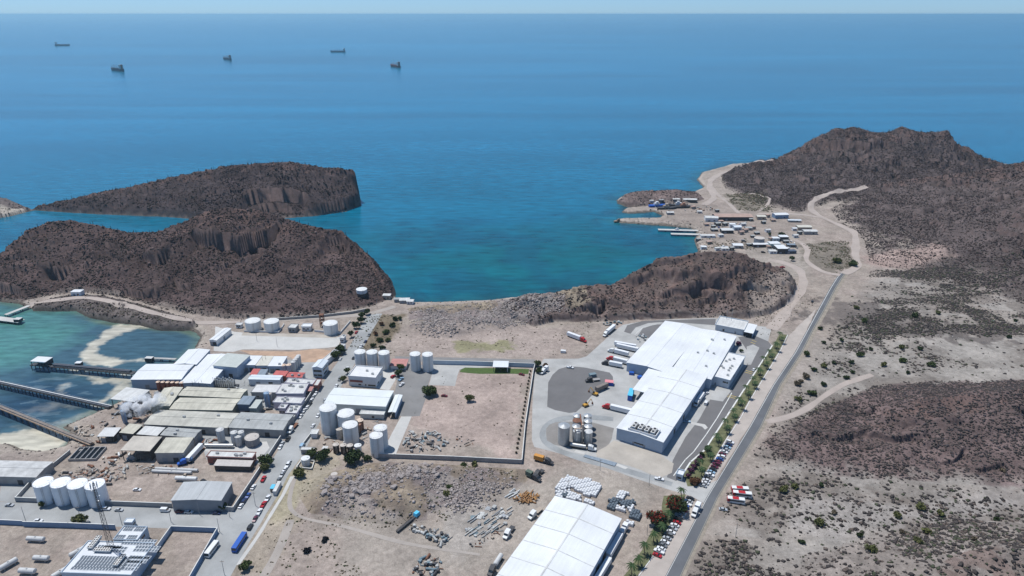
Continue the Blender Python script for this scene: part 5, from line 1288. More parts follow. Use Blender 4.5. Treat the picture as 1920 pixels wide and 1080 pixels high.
shed('site_office', 'small white building beside the road beyond the solar annex', 'building', [(232, 980), (248, 981), (253, 972.5), (238, 972)], 3.4, .1, 'flat', PALE_BLUE_WALL, WHITE_ROOF, over=.1, par=.2, items=[('r', .5, 2, 1, 1.2, 'w')])
shed('street_stall_trailer', 'pale grey food trailer parked at the street edge', 'trailer', [(512, 921), (518, 922.5), (526, 903), (520.5, 902)], 2.8, .1, 'flat', M('pale_grey_roof', (.58, .58, .57)), WHITE_ROOF2, over=.1, par=0)
shed('street_canopy', 'bright sky blue canopy beside the food trailer', 'canopy', [(506, 916), (513, 917), (516.5, 909), (510, 908.5)], 2.5, .2, 'mono', DARK, SKYB, over=.1, open_front=True)
shed('wash_shelter', 'bright blue shelter tucked under the plant canopy', 'shelter', [(1176, 741), (1186, 743), (1190, 729), (1181, 728)], 4.2, .2, 'mono', BLUEP, SKYB, over=.2, items=[('f', .5, 2.5, 2.5, 0, 'y')])

# ------------------------------------------------------------------ tanks
for i, (x, y, w_, h) in enumerate(((473.5, 601, 28, 8), (508.5, 602, 27.5, 8))):
    tank(x, y, w_, h, 'wide white farm tank under the dark hill, %s of the close pair' % ('left' if i == 0 else 'right'), group='tank farm under the hill')
tank(619, 605.5, 27, 9, 'single wide white farm tank beside a red steel frame', group='tank farm under the hill')
for i, (x, y) in enumerate(((674.5, 659.5), (697, 660), (719.5, 661))):
    tank(x, y, 21, 13, '%s of the three white tanks in a row behind the office' % ('leftmost', 'middle one', 'rightmost')[i], group='row of three white tanks')
for i, (x, y) in enumerate(((778, 663.5), (801.3, 664.3))):
    tank(x, y, 20, 13, '%s of the two tall white tanks above the grey yard' % ('left', 'right')[i], group='pair of tall white tanks')
tank(614.5, 764, 31.5, 17.5, 'tallest white tank at the street corner of the crowded tank yard', group='crowded tank yard'); tank(648, 774.5, 32, 14, 'broad white tank directly behind the middle yard tank', group='crowded tank yard')
tank(656, 796, 28.5, 12, 'white tank in the middle of the crowded tank yard', group='crowded tank yard'); tank(713, 802, 25, 14, 'taller rear one of the two white tanks by the concrete drive', group='crowded tank yard')
tank(705, 816, 25, 13.5, 'near one of the two white tanks by the concrete drive, on a flared base', group='crowded tank yard')
tank(635.5, 804.5, 11, 6.5, 'small dull tank squeezed between the tallest and middle tanks', TANK_STAIN, seg=18, rail=False, group='crowded tank yard')
tank(674.5, 788, 13, 7, 'rusty tank with pale lid right of the broad white tank', RUST, CREAM, seg=18, rail=False, group='crowded tank yard'); tank(671, 795, 12, 6, 'lower rusty tank touching the middle white tank', RUST, M('rust_light', (.36, .2, .14), .8, .3, .5), seg=18, rail=False, group='crowded tank yard')
for i, (x, y) in enumerate(((629.4, 833.5), (643.4, 834.5), (656, 835))):
    tank(x, y, 11.5, 5.6, '%s of the three small dark rusty tanks above the green trees' % ('left', 'middle', 'right')[i], M('dark_rust', (.07, .055, .05), .8, .3, .6), TANK_STAIN, seg=18, rail=False, group='small dark tanks')
tank(670.8, 835, 13, 5.4, 'small clean white tank at the end of the dark tank row', seg=20, rail=False, group='small dark tanks')
tank(572.6, 859, 16, 4.4, 'small white tank inside a low square containment wall', seg=24, rail=False)
wall_line('containment_wall', 'square containment wall round the small white tank', [(556, 878), (585, 881), (590, 866), (566, 864), (556, 878)], 1.0, GREY_WALL)
for i, (x, y) in enumerate(((80.6, 903.7), (113.5, 904.8), (145, 907), (177.5, 908))):
    tank(x, y, 34, 12, '%s of the four shining white tanks by the roadside wall' % ('leftmost', 'second', 'third', 'rightmost')[i], M('bright_tank_paint', (.80, .81, .82), .3, .05, .25), group='four white roadside tanks')
for x, y, w_, h, lab in ((412, 805.6, 14, 8.5, 'slim pale silo standing alone left of the silo trio'), (438, 810.6, 13, 8, 'left pale silo of the trio by the grey tank'), (451, 810, 12, 7.6, 'right pale silo of the trio by the grey tank'), (446, 818, 12, 6.4, 'short front silo of the trio by the grey tank')):
    tank(x, y, w_, h, lab, M('dull_tank_paint', (.55, .55, .54), .6, .15, .4), seg=20, group='small silos behind the brick office', name='silo', cat='silo')
tank(472, 819.4, 26, 5, 'broad low grey tank with a flat dusty roof', M('grey_tank', (.22, .23, .25), .7, .15, .4), M('dusty_tank_roof', (.50, .46, .42), .85, .15, .3), group=None, cone=.02)
tank(499, 737, 10, 10, 'slim tall blue tank standing against the pale grey block', M('blue_tank', (.25, .36, .50), .6, .1, .4), seg=18, name='silo', cat='silo'); tank(506.5, 738, 6, 8, 'thin grey tank right of the slim blue tank', TANK_STAIN, seg=14, rail=False)
tank(234.7, 757, 7.6, 8, 'rear blue grey silo beside the steaming boilers', M('blue_tank', (.25, .36, .50)), seg=16, name='silo', cat='silo', group='boiler silos'); tank(230, 770, 8, 9, 'front blue grey silo beside the steaming boilers', M('blue_tank', (.25, .36, .50)), seg=16, name='silo', cat='silo', group='boiler silos')
for i, (x, y) in enumerate(((559.4, 666.5), (556.5, 670), (553, 674), (549.5, 678.5))):
    tank(x, y, 8, 7.5, '%s from the back in the file of slim white silos below the earth' % ORD[i], M('dull_tank_paint', (.55, .55, .54)), seg=16, rail=False, name='silo', cat='silo', group='file of slim silos')
for i, (x, y) in enumerate(((541, 684), (531, 684.5))):
    tank(x, y, 9, 5.5, '%s peach topped tank beside the file of slim silos' % ('right', 'left')[i], M('lilac_wall', (.50, .48, .55)), M('peach_lid', (.66, .50, .38), .7, .1, .4), seg=18, rail=False, group='peach topped tanks')
tank(1057.6, 798, 22, 12.5, 'big galvanised grain silo left of the silo cluster', STEEL, STEEL, name='silo', cat='silo', group='plant silo cluster', cone=.14)
for x, y, m_, rm, lab in ((1082.5, 779, STEEL, STEEL, 'rear silo in the left file'), (1081.5, 788.5, STEEL, RUST, 'rust topped silo in the left file'), (1080.5, 799, STEEL, STEEL, 'third silo in the left file'), (1082.5, 808, STEEL, STEEL, 'front silo in the left file'),
                          (1102, 779, STEEL, STEEL, 'rear silo in the right file'), (1102.5, 789, STEEL, STEEL, 'second silo in the right file'), (1103, 799, STEEL, STEEL, 'third silo in the right file'), (1103.5, 809, STEEL, M('dull_tank_paint', (.55, .55, .54)), 'front silo with dull white lid in the right file')):
    tank(x, y, 15.5, 9, lab + ' of the steel cluster', m_, rm, seg=22, name='silo', cat='silo', group='plant silo cluster', cone=.16, rail=False)
el = thing('grain_elevator', 'pale elevator leg and overhead duct rising between the steel silos', 'elevator', W(1091, 832, G), 0)
MB().box(0, 0, 0, 1.0, 1.0, 14).build('leg_casing', CREAM, el); MB().box(-4.5, -1, 0, .9, .9, 11).build('leg_casing', CREAM, el); MB().box(-2.2, -.5, 11, 6, .7, .7).build('duct', CREAM, el); MB().box(0, 8, 10.6, .8, 16, .7).build('duct', RUST, el)
for x, y, L, r, deg, lab in ((66.7, 1010, 9.5, 1.2, -4, 'pale lying gas tank nearest the blue roadside wall'), (147, 1033, 8.5, 1.25, 52, 'pale lying gas tank touching the corner of the solar building'), (77, 1046, 8, 1.25, -3, 'lying gas tank in the middle of the gas yard'),
                             (51, 1070, 8.5, 1.3, -4, 'lying gas tank at the bottom of the gas yard'), (15.6, 1057, 8, 1.3, 58, 'tilted lying gas tank at the left edge of the gas yard'), (113, 1073, 8, 1.25, 55, 'lying gas tank beside the near wall of the solar building')):
    lying_tank(x, y, L, r, math.radians(deg), lab, M('dull_tank_paint', (.55, .55, .54)), group='gas tanks on the dirt yard')
lying_tank(411, 835, 18, 1.1, math.radians(-1), 'long shiny tank trailer below the pale silos', STEEL, name='tank_trailer'); lying_tank(349, 897, 13, 1.2, math.radians(-4), 'long white lying tank behind the grey warehouse', TANK_WHITE)
lying_tank(369, 878 + 6, 6, .9, .1, 'small round ended tank by the pipe heap', TANK_STAIN) if False else None
for x, y, L, lab in ((331, 880, 26, 'upper of the two long white pipes in the scrap yard'), (322, 884.5, 24, 'lower of the two long pale pipes in the scrap yard')):
    lying_tank(x, y, L, .9, math.radians(-4), lab, M('dull_tank_paint', (.55, .55, .54)), name='pipe', group='long pipes in the scrap yard', cat='pipe', h0=.1)
tank(678, 542, 20, 3, 'round white water tank high on the dark hill', zb=hit(678, 549).z - .2, seg=28, rail=False)
# evaporator stacks
def stacks(px, py, n, m_, label, hgt, sp=1.6, rows=2, rz=-.1):
    o = thing('evaporator', label, 'machinery', W(px, py, G), rz)
    for j in range(rows):
        for i in range(n):
            s = MB(); s.cyl((i - n / 2) * sp, j * 2.4, 1.2, .55, hgt - 1.2 - .8 * ((i * 7 + j * 3) % 3), 10); s.cyl((i - n / 2) * sp, j * 2.4, hgt - .8 * ((i * 7 + j * 3) % 3), .6, .5, 10, r2=.15); s.build('column', m_, o)
    MB().box(0, rows * 1.0, .6, n * sp + 1, rows * 2.2 + 1, .6).build('platform', DARK, o)
    for k in range(3): MB().box(0, -.9 - .05 * k, 2 + k * 2.4, n * sp + 1.5, .12, .12).build('catwalk_rail', STEEL, o)
    for x in (-n * sp / 2 - .8, n * sp / 2 + .6): MB().bar((x, -1, 0), (x, -1, hgt + 1.5), .12, 5).build('post', DARK, o)
    return o
stacks(424, 728, 9, M('bright_steel', (.60, .61, .60), .35, .1, .5, metal=.6), 'cluster of silver evaporator columns in the factory middle', 7.5)
stacks(262, 778, 10, M('sooty_steel', (.10, .10, .11), .6, .25, .5), 'dark row of boiler pipes under the white steam', 6.5, 1.9, 3, .55)
for i, (x, y) in enumerate(((364, 735), (369, 733), (376, 737), (381, 733), (494, 688), (500, 686), (352, 745))): pole(x, y, 9, 'thin dark chimney on the factory roofs, %s from the left in view' % ORD[i if i < 6 else 6], 'thin factory chimneys', m=DARK)
fr = thing('steel_frame', 'red rusty steel gantry beside the single farm tank', 'frame', W(605, 612, G), 0)
for x in (-1.5, 1.5):
    for y in (-1.5, 1.5): MB().box(x, y, 0, .5, .5, 11).build('post', RUST, fr)
for z in (3, 6, 9, 11): MB().box(0, 0, z, 3.6, 3.6, .3).build('deck', RUST, fr)
# pinkish process tanks by the lagoon hall
for i in range(6): tank(296 + i * 9.0, 716 + i * .25, 7, 6.5, '%s from the left in the red brown tank row under the lagoon hall' % ORD[i], M('red_brown_tank', (.30, .13, .10), .8, .3, .5), M('peach_lid', (.66, .50, .38)), seg=14, rail=False, ladder=False, group='red brown process tanks')
# steam: a loose cloud of real vapour over the boilers
st = bpy.data.materials.new('steam_vapour'); st.use_nodes = True; sn = st.node_tree.nodes; sn.remove(sn['Principled BSDF'])
vp = sn.new('ShaderNodeVolumePrincipled'); vp.inputs['Color'].default_value = (1, 1, 1, 1)
g_ = sn.new('ShaderNodeTexCoord'); nz = sn.new('ShaderNodeTexNoise'); nz.inputs['Scale'].default_value = .22; nz.inputs['Detail'].default_value = 4
gr = sn.new('ShaderNodeTexGradient'); gr.gradient_type = 'SPHERICAL'; mp_ = sn.new('ShaderNodeMapping'); mp_.inputs['Scale'].default_value = (1, 1, 1)
cr_ = sn.new('ShaderNodeMapRange'); cr_.inputs[1].default_value = .5; cr_.inputs[2].default_value = .66; cr_.inputs[3].default_value = 0; cr_.inputs[4].default_value = 3.2
mu_ = sn.new('ShaderNodeMath'); mu_.operation = 'MULTIPLY'; L_ = st.node_tree.links
L_.new(g_.outputs['Object'], nz.inputs['Vector']); L_.new(nz.outputs[0], cr_.inputs[0]); L_.new(g_.outputs['Object'], mp_.inputs[0]); mp_.inputs['Scale'].default_value = (1 / 15, 1 / 8, 1 / 8)
L_.new(mp_.outputs[0], gr.inputs[0]); L_.new(gr.outputs['Color'], mu_.inputs[0]); L_.new(cr_.outputs[0], mu_.inputs[1]); L_.new(mu_.outputs[0], vp.inputs['Density']); L_.new(vp.outputs[0], sn['Material Output'].inputs['Volume'])
bm = bmesh.new(); bmesh.ops.create_icosphere(bm, subdivisions=3, radius=1)
for v_ in bm.verts: v_.co.x *= 15; v_.co.y *= 8; v_.co.z *= 8
me = bpy.data.meshes.new('steam'); bm.to_mesh(me); bm.free(); tag(link('steam', me, st, None, W(268, 758, G + 11)), kind='stuff').rotation_euler = (0, 0, .6)
# lattice radio tower
tw = thing('radio_tower', 'tall dark lattice radio tower with antennas standing on the solar roof', 'tower', W(207, 1024, G + 6), 0)
HT = WY(179, 906, W(207, 1024, G + 6).y).z - G - 6
for a in range(3):
    x, y = 1.5 * math.cos(a * 2.094 + .3), 1.5 * math.sin(a * 2.094 + .3); MB().bar((x, y, 0), (x * .35, y * .35, HT), .11, 5).build('leg', DARK, tw)
for k in range(14):
    z0_, z1_ = HT * k / 14, HT * (k + 1) / 14; s0, s1 = 1 - .65 * k / 14, 1 - .65 * (k + 1) / 14; l = MB()
    for a in range(3):
        p = [1.5 * math.cos(a * 2.094 + .3), 1.5 * math.sin(a * 2.094 + .3)]; q = [1.5 * math.cos((a + 1) * 2.094 + .3), 1.5 * math.sin((a + 1) * 2.094 + .3)]
        l.bar((p[0] * s0, p[1] * s0, z0_), (q[0] * s1, q[1] * s1, z1_), .06, 4); l.bar((p[0] * s1, p[1] * s1, z1_), (q[0] * s1, q[1] * s1, z1_), .06, 4)
    l.build('brace', DARK, tw)
for k in range(6): a = k * 1.05; MB().box(1.5 * math.cos(a), 1.5 * math.sin(a), HT - 2.5, .3, .3, 2.6).build('antenna', TANK_WHITE, tw)
for k, (a, z) in enumerate(((0, .8), (2, .7), (4, .9))): MB().cyl(1.1 * math.cos(a), 1.1 * math.sin(a), HT * z, .5, .3, 10).build('dish', TANK_WHITE, tw)

# ------------------------------------------------------------------ boundary walls
wall_line('boundary_wall', 'dark faced block wall along the near side of the scrap compound', [(700, 858), (740, 859), (850, 863), (978, 869.5)], 2.9, GREY_WALL)
wall_line('boundary_wall', 'long block wall on the right side of the earth compound', [(978.6, 869), (985, 800), (994, 740), (1000, 700), (1004, 684)], 2.9, GREY_WALL)
wall_line('boundary_wall', 'pale blue wall behind the lawn and the concrete pad', [(812, 683), (880, 684.5), (950, 687), (1003, 689)], 3.4, PALE_BLUE_WALL)
wall_line('boundary_wall', 'block wall lining the left street from the corner upwards', [(438, 958.5), (491, 879), (527, 824)], 2.8, GREY_WALL)
wall_line('boundary_wall', 'block wall along the cross street in front of the white tanks', [(30, 940), (120, 944), (323, 951.5)], 2.8, GREY_WALL)
wall_line('boundary_wall', 'short block wall at the corner by the grey warehouse', [(417, 957), (437.5, 958.7)], 2.8, GREY_WALL)
wall_line('boundary_wall', 'low wall running diagonally up to the lagoon past the patched shed', [(30, 940), (66, 900), (105, 872), (132, 850)], 2.4, GREY_WALL)
wall_line('boundary_wall', 'dark blue wall at the left end of the near roadside', [(-60, 980), (44, 985)], 3.0, BLUE_WALL)
wall_line('boundary_wall', 'long blue wall between the cross street and the gas yard', [(45, 987), (130, 989.5), (217, 993)], 3.2, BLUE_WALL)
wall_line('boundary_wall', 'blue wall closing the bare plot beside the cross street', [(322.5, 995), (408, 998)], 3.0, BLUE_WALL)
wall_line('boundary_wall', 'long pale blue wall right of the solar building', [(322, 995.5), (290, 1040), (250, 1098)], 3.0, PALE_BLUE_WALL)
wall_line('boundary_wall', 'blue wall between the bare plot and the lower street', [(408.5, 998.5), (385, 1040), (352, 1098)], 3.0, BLUE_WALL)
wall_line('retaining_wall', 'long grey retaining wall at the foot of the dark hill', [(520, 600.5), (600, 595), (660, 588), (686, 583)], 2.2, GREY_WALL)
wall_line('containment_wall', 'low white wall round the left pair of farm tanks', [(458, 622), (523, 624), (533, 609)], 1.3, WHITE_WALL)
wall_line('containment_wall', 'low wall round the single farm tank', [(590, 622), (638, 626), (657, 604)], 1.6, WHITE_WALL)
wall_line('low_wall', 'thin rust coloured low wall along the road to the earth compound', [(586, 812), (566, 838)], 1.6, GREY_WALL)
wall_line('boundary_wall', 'tall street wall beside the lilac factory blocks', [(529, 818), (560, 778), (580, 748), (594, 727)], 3.0, GREY_WALL)
bas = thing('settling_basin', 'square open basin with dark cells near the conveyor landing', 'basin', W(165, 853, G), math.radians(2))
for k in range(6): MB().box(-8 + k * 3.2, 0, 0, .4, 12, 1.5).build('divider', GREY_WALL, bas)
for y in (-6, 6): MB().box(0, y, 0, 16.4, .4, 1.6).build('side_wall', GREY_WALL, bas)
MB().box(0, 0, .05, 15.8, 11.8, .3).build('dark_water', GLASS, bas)

# ------------------------------------------------------------------ jetties and conveyors over the lagoon
def jetty(pa, pb, wdt, zd, label, m_, pile=DARK, rail=True, name='jetty', sp=7):
    A, B_ = W(pa[0], pa[1], zd), W(pb[0], pb[1], zd); d = B_ - A; L = d.length; o = thing(name, label, 'jetty', (A.x, A.y, 0), math.atan2(d.y, d.x))
    MB().box(L / 2, 0, zd - .5, L, wdt, .5).build('deck', m_, o)
    for i in range(int(L / sp) + 1):
        p = MB()
        for y in (-wdt * .35, wdt * .35): p.cyl(i * sp + .4, y, -2.5, .3, zd + 2.0, 7)
        p.build('pile', pile, o)
    if rail:
        for y in (-wdt / 2 + .1, wdt / 2 - .1):
            r = MB(); r.box(L / 2, y, zd + 1.0, L, .09, .09)
            for i in range(int(L / 3)): r.box(i * 3 + .3, y, zd, .09, .09, 1.0)
            r.build('handrail', STEEL, o)
    return o, L
o_, L_j = jetty((60, 682), (252, 699), 4.5, 4.0, 'dark covered fish conveyor running from the pump house to the factory', DARK, name='conveyor')
MB().box(L_j / 2 + 8, 0, 4.1, L_j - 22, 2.6, 1.5).build('conveyor_housing', M('dark_housing', (.055, .065, .085), .6, .2, .4), o_)
o_, L_j = jetty((-70, 702), (208, 763), 3.6, 4.0, 'long dark pipe jetty, middle of the three over the lagoon', DARK, name='conveyor')
MB().box(L_j / 2, .6, 4.1, L_j, .8, .7).build('pipe_duct', M('dull_tank_paint', (.55, .55, .54)), o_); MB().box(L_j / 2, -.9, 4.1, L_j, .8, .7).build('pipe_duct', M('dark_housing', (.055, .065, .085)), o_)
o_, L_j = jetty((-70, 735), (172, 832), 3.4, 4.5, 'long brown gantry jetty crossing the foam to the basin', WOOD, name='conveyor')
MB().box(L_j / 2, 0, 4.6, L_j, 1.6, .8).build('conveyor_housing', M('weathered_steel', (.22, .19, .17), .8, .3, .5), o_)
shed('pump_house', 'white roofed pump house on piles at the end of the dark conveyor', 'pump house', [(57.5, 677), (86, 680), (96, 671), (72, 668)], 4.2, .2, 'mono', DARK, WHITE_ROOF, zb=4.0, open_front=True, over=.2)
shed('small_platform_hut', 'white flat roof halfway along the dark conveyor', 'hut', [(141, 681), (151, 682), (153, 678), (144, 677)], 2.4, .1, 'flat', DARK, WHITE_ROOF, zb=4.0, over=.1, par=0)
jetty((10, 590), (54, 573), 4, 2.6, 'concrete jetty at the far left shore of the lagoon', CONC2, rail=False); jetty((-40, 592), (40, 602), 7, 2.4, 'broad landing platform at the far left of the lagoon', CONC2, rail=False)
shed('landing_hut', 'white square roof on the landing platform', 'hut', [(26, 599), (36, 600), (41, 596), (31, 595)], 2.2, .1, 'flat', DARK, WHITE_ROOF2, zb=2.4, over=.1, par=0)
o_, _l = jetty((285, 671), (330, 673), 2.5, 2.4, 'narrow walkway from the factory shore into the dark pond', CONC, rail=False, name='walkway')
shed('pond_platform', 'pale roofed platform at the tip of the narrow pond walkway', 'platform', [(271, 672), (284, 673), (288, 669), (275, 668)], 2.4, .1, 'flat', DARK, WHITE_ROOF2, zb=1.2, over=.1, par=0)

# ------------------------------------------------------------------ harbour village and far buildings
def hut(px, py, w_, d_, h, label, wall, roof, rg='x', rz=0.0, rise=.8, name='harbour_building', cat='building', group='harbour buildings', items=None, z=None):
    """a small building by its foot pixel"""
    P = hit(px, py); zz = P.z - .2 if z is None else z
    o = thing(name, label, cat, (P.x, P.y + d_ / 2, zz), rz, group)
    if rg == 'flat':
        MB().box(0, 0, -1, w_, d_, h + 1).build('wall', wall, o); MB().box(0, 0, h, w_ + .5, d_ + .5, .25).build('roof', roof, o)
    else:
        MB().prism([(-d_ / 2, -1), (d_ / 2, -1), (d_ / 2, h), (0, h + rise), (-d_ / 2, h)], -w_ / 2, w_ / 2, 'x').build('wall', wall, o)
        MB().prism([(-d_ / 2 - .4, h), (0, h + rise + .05), (d_ / 2 + .4, h), (d_ / 2 + .4, h + .25), (0, h + rise + .3), (-d_ / 2 - .4, h + .25)], -w_ / 2 - .4, w_ / 2 + .4, 'x').build('roof', roof, o)
    opening_parts(o, w_, d_, h, items or [('f', .3, min(2.5, w_ * .25), 2.4, 0, 'd'), ('f', .7, min(2, w_ * .2), 1.2, 1.2, 'w')])
    return o
def heap(name, label, poly, n, kinds, mats, group=None, zmax=1.2, seed=1):
    """loose goods lying in a patch: each piece its own object"""
    rr = random.Random(seed); P = wpoly(poly, G); xs = [p[0] for p in P]; ys = [p[1] for p in P]; k = 0; tries = 0; rec = []
    while k < n and tries < n * 30:
        tries += 1; x = min(xs) + rr.random() * (max(xs) - min(xs)); y = min(ys) + rr.random() * (max(ys) - min(ys))
        if not inside(P, np.array([x]), np.array([y]))[0]: continue
        kd = kinds[k % len(kinds)]; m_ = mats[rr.randrange(len(mats))]; a = rr.random() * 3.14 if not kd.endswith('=') else .7 + rr.random() * .15; kd = kd.rstrip('=')
        o = thing({'pipe': 'pipe', 'drum': 'drum', 'crate': 'crate', 'beam': 'beam', 'tyre': 'tyre', 'sheet': 'metal_sheet', 'log': 'timber_log', 'tankb': 'old_tank', 'cabin': 'old_cab'}[kd], label, {'pipe': 'pipe', 'drum': 'drum', 'crate': 'crate', 'beam': 'beam', 'tyre': 'tyre', 'sheet': 'sheet', 'log': 'log', 'tankb': 'tank', 'cabin': 'cab'}[kd], (x, y, G), a, group)
        z = rr.random() * zmax * .5
        if name == 'junk': o.scale = (.74, .74, .74)
        if kd == 'pipe': L = 2.5 + rr.random() * 3.5; MB().bar((-L / 2, 0, .3 + z), (L / 2, 0, .3 + z), .28, 8).build('tube', m_, o)
        elif kd == 'drum': MB().cyl(0, 0, 0, .35, .95, 10).cyl(0, 0, .45, .37, .06, 10).build('barrel', m_, o)
        elif kd == 'crate': s = .8 + rr.random() * 1.1; b = MB().box(0, 0, 0, s * 1.3, s, s * .8); b.box(0, -s / 2 - .03, .1, s * 1.3, .05, .12); b.box(0, 0, s * .8, s * 1.36, s * 1.06, .08); b.build('box', m_, o)
        elif kd == 'beam': L = 2.5 + rr.random() * 4; MB().box(0, 0, z, L, .35, .08).box(0, 0, z + .08, L, .1, .3).box(0, 0, z + .38, L, .35, .08).build('profile', m_, o)
        elif kd == 'tyre': MB().cyl(0, 0, z, .7, .4, 12).cyl(0, 0, z + .4, .55, .04, 12).build('rubber', TYRE, o)
        elif kd == 'sheet': b = MB(); [b.box(-1 + i * .5, 0, z + .1 * (i % 2), .48, 3, .1) for i in range(5)]; b.build('panel', m_, o)
        elif kd == 'log': L = 2 + rr.random() * 2; MB().bar((-L / 2, 0, .4 + z), (L / 2, 0, .4 + z * 1.4), .38, 8, .3).build('stem', m_, o)
        elif kd == 'tankb': L = 3 + rr.random() * 3; MB().caps(-L / 2, L / 2, 0, .95, .85).build('shell', m_, o); MB().box(0, 0, 0, L * .6, .9, .3).build('skid', RUST, o)
        elif kd == 'cabin': MB().prism([(-1.1, .5), (1.2, .5), (1.2, 1.2), (.5, 2.2), (-1.1, 2.3)], -1, 1).build('shell', m_, o); MB().box(0, 0, .2, 2.6, 1.4, .3).build('frame', DARK, o)
        rec.append((pix_of(x, y, G)[0], o, o['category'], m_)); k += 1
    by = {}
    for px_, o, kd, m_ in sorted(rec, key=lambda t: t[0]):
        w = 'black' if kd == 'tyre' else next((c for n, c in HUES if n in m_.name), 'grey'); by.setdefault((w, kd), []).append(o)
    for (w, kd), L_ in by.items():
        for i, o in enumerate(L_): o['label'] = ('%s %s among the %s' % (w, kd, group)) if len(L_) == 1 else '%s %s, %s such from the left among the %s' % (w, kd, ordw(i), group)
HUES = (('orange', 'orange'), ('brown', 'brown'), ('rust_light', 'pale rusty'), ('rust', 'rusty'), ('teal', 'teal grey'), ('tan', 'tan'), ('galvan', 'shiny grey'), ('white', 'white'), ('dull', 'dull grey'), ('off_white', 'off white'), ('dark', 'black'), ('blue', 'blue'), ('wood', 'wooden'), ('block', 'stone grey'))
PALE = M('dull_scrap_paint', (.40, .40, .385), .75, .25, .6); GT = M('grey_teal', (.16, .22, .25)); TW = M('tan_wall', (.38, .32, .26))
BROWN_ROOF = M('faded_brown_roof', (.42, .30, .25), .85, .2, .2)
hut(1376, 414, 48, 16, 5, 'long brown roofed boat shed with open dark front in the harbour', DARK, BROWN_ROOF, rise=1.5)
for px, py, w_, d_, h, lab, wl_, rf, rg in (
 (1294, 380, 19, 8, 4, 'long white roofed shed at the top of the slipways', DARK, WHITE_ROOF2, 'x'), (1268, 379, 9, 6, 4, 'small white roofed shed left of the slipway shed', DARK, WHITE_ROOF2, 'x'),
 (1257, 403, 9, 6, 3, 'small white hut on the middle spit', GREY_WALL, WHITE_ROOF2, 'x'), (1335, 416, 16, 10, 5, 'white building at the left end of the brown boat shed', WHITE_WALL, WHITE_ROOF2, 'x'),
 (1428, 412, 11, 8, 4, 'tan shed right of the brown boat shed', M('tan_wall', (.38, .32, .26), .8, .15, .3), M('cream_roof', (.56, .54, .47)), 'x'), (1465, 410, 18, 10, 5, 'blue walled building by the upper dirt road', BLUE_WALL, WHITE_ROOF, 'x'),
 (1490, 417, 16, 5, 2.5, 'long low pale roof sloping down from the blue walled building', GREY_WALL, M('pale_blue_roof', (.60, .65, .69)), 'x'), (1374, 428, 7, 6, 5, 'white house with small tower among the masts', WHITE_WALL, WHITE_ROOF, 'flat'),
 (1383, 432, 9, 8, 4, 'blue white house right of the little tower', PALE_BLUE_WALL, M('pale_blue_roof', (.60, .65, .69)), 'x'), (1364, 438, 14, 9, 4, 'dark walled shed with pale roof at the pier heads', DARK, M('pale_grey_roof', (.58, .58, .57)), 'x'),
 (1404, 432, 8, 6, 3, 'small grey shed in the dirt yard', GREY_WALL, GREY_ROOF, 'x'), (1328, 446, 17, 6, 2.6, 'low white quay building above the small beach', WHITE_WALL, WHITE_ROOF2, 'flat'),
 (1426, 464, 17, 6, 3.5, 'long white roofed shelter below the grey tank', DARK, WHITE_ROOF, 'x'), (1384, 466, 11, 8, 3.5, 'white roofed house above the rocky hill', GREY_WALL, WHITE_ROOF, 'x'),
 (1320, 468, 6, 5, 3, 'tiny white hut on the rocky shore', WHITE_WALL, WHITE_ROOF, 'flat'), (1360, 470, 9, 6, 2.5, 'pale terrace with white tent in front of the white roofed house', WHITE_WALL, WHITE_ROOF2, 'flat'),
 (1455, 453, 8, 6, 4, 'small white roofed block behind the turquoise block', PALE_BLUE_WALL, WHITE_ROOF, 'flat'), (1470, 452, 10, 8, 5, 'white roofed block with dark front at the top of the works', DARK, WHITE_ROOF, 'flat'),
 (1453, 465, 12, 9, 5, 'turquoise walled block in the works', M('turquoise_wall', (.30, .48, .50), .7, .1, .3), WHITE_ROOF, 'flat'), (1467, 476, 11, 14, 6, 'bright white roofed hall with dark open front in the works', DARK, WHITE_ROOF, 'flat'),
 (1482, 476, 13, 6, 3, 'dark blue low block right of the white roofed hall', M('dark_blue_wall', (.05, .07, .11), .7, .1, .3), M('dark_blue_roof', (.08, .10, .14), .6, .2, .4), 'flat'), (1484, 464, 9, 5, 3, 'small dark roofed block at the right of the works', DARK, BLUE_ROOF, 'flat'),
 (1450, 476, 8, 6, 3, 'small lilac white house near the dry lawn', WHITE_WALL, WHITE_ROOF2, 'flat'), (1509, 432, 17, 9, 4, 'tan roofed building by the upper hillside', M('tan_wall', (.38, .32, .26)), M('cream_roof', (.56, .54, .47)), 'x'),
 (1520, 440, 16, 8, 4, 'white canopied building joined to the tan roofed one', GREY_WALL, WHITE_ROOF2, 'x'), (1490, 433, 5, 4, 3, 'small white tent in the upper dirt yard', WHITE_WALL, WHITE_ROOF, 'x'),
 (725, 562, 7, 5, 4, 'leftmost of the little huts at the foot of the hill by the bay', M('tan_wall', (.38, .32, .26)), WHITE_ROOF2, 'flat'), (745, 567, 6, 4, 3, 'grey roofed hut second from the hill by the bay', GREY_WALL, GREY_ROOF, 'x'),
 (758, 569, 9, 6, 3, 'white roofed hut third from the hill by the bay', GREY_WALL, WHITE_ROOF2, 'x'), (769, 571, 6, 5, 3, 'white hut nearest the beach end', WHITE_WALL, WHITE_ROOF2, 'x'),
 (143, 555, 9, 6, 4, 'lone white cabin above the shore road under the dark hill', WHITE_WALL, WHITE_ROOF, 'flat')):
    hut(px, py, w_, d_, h, lab, wl_, rf, rg, rz=RNG.random() * .2 - .1)
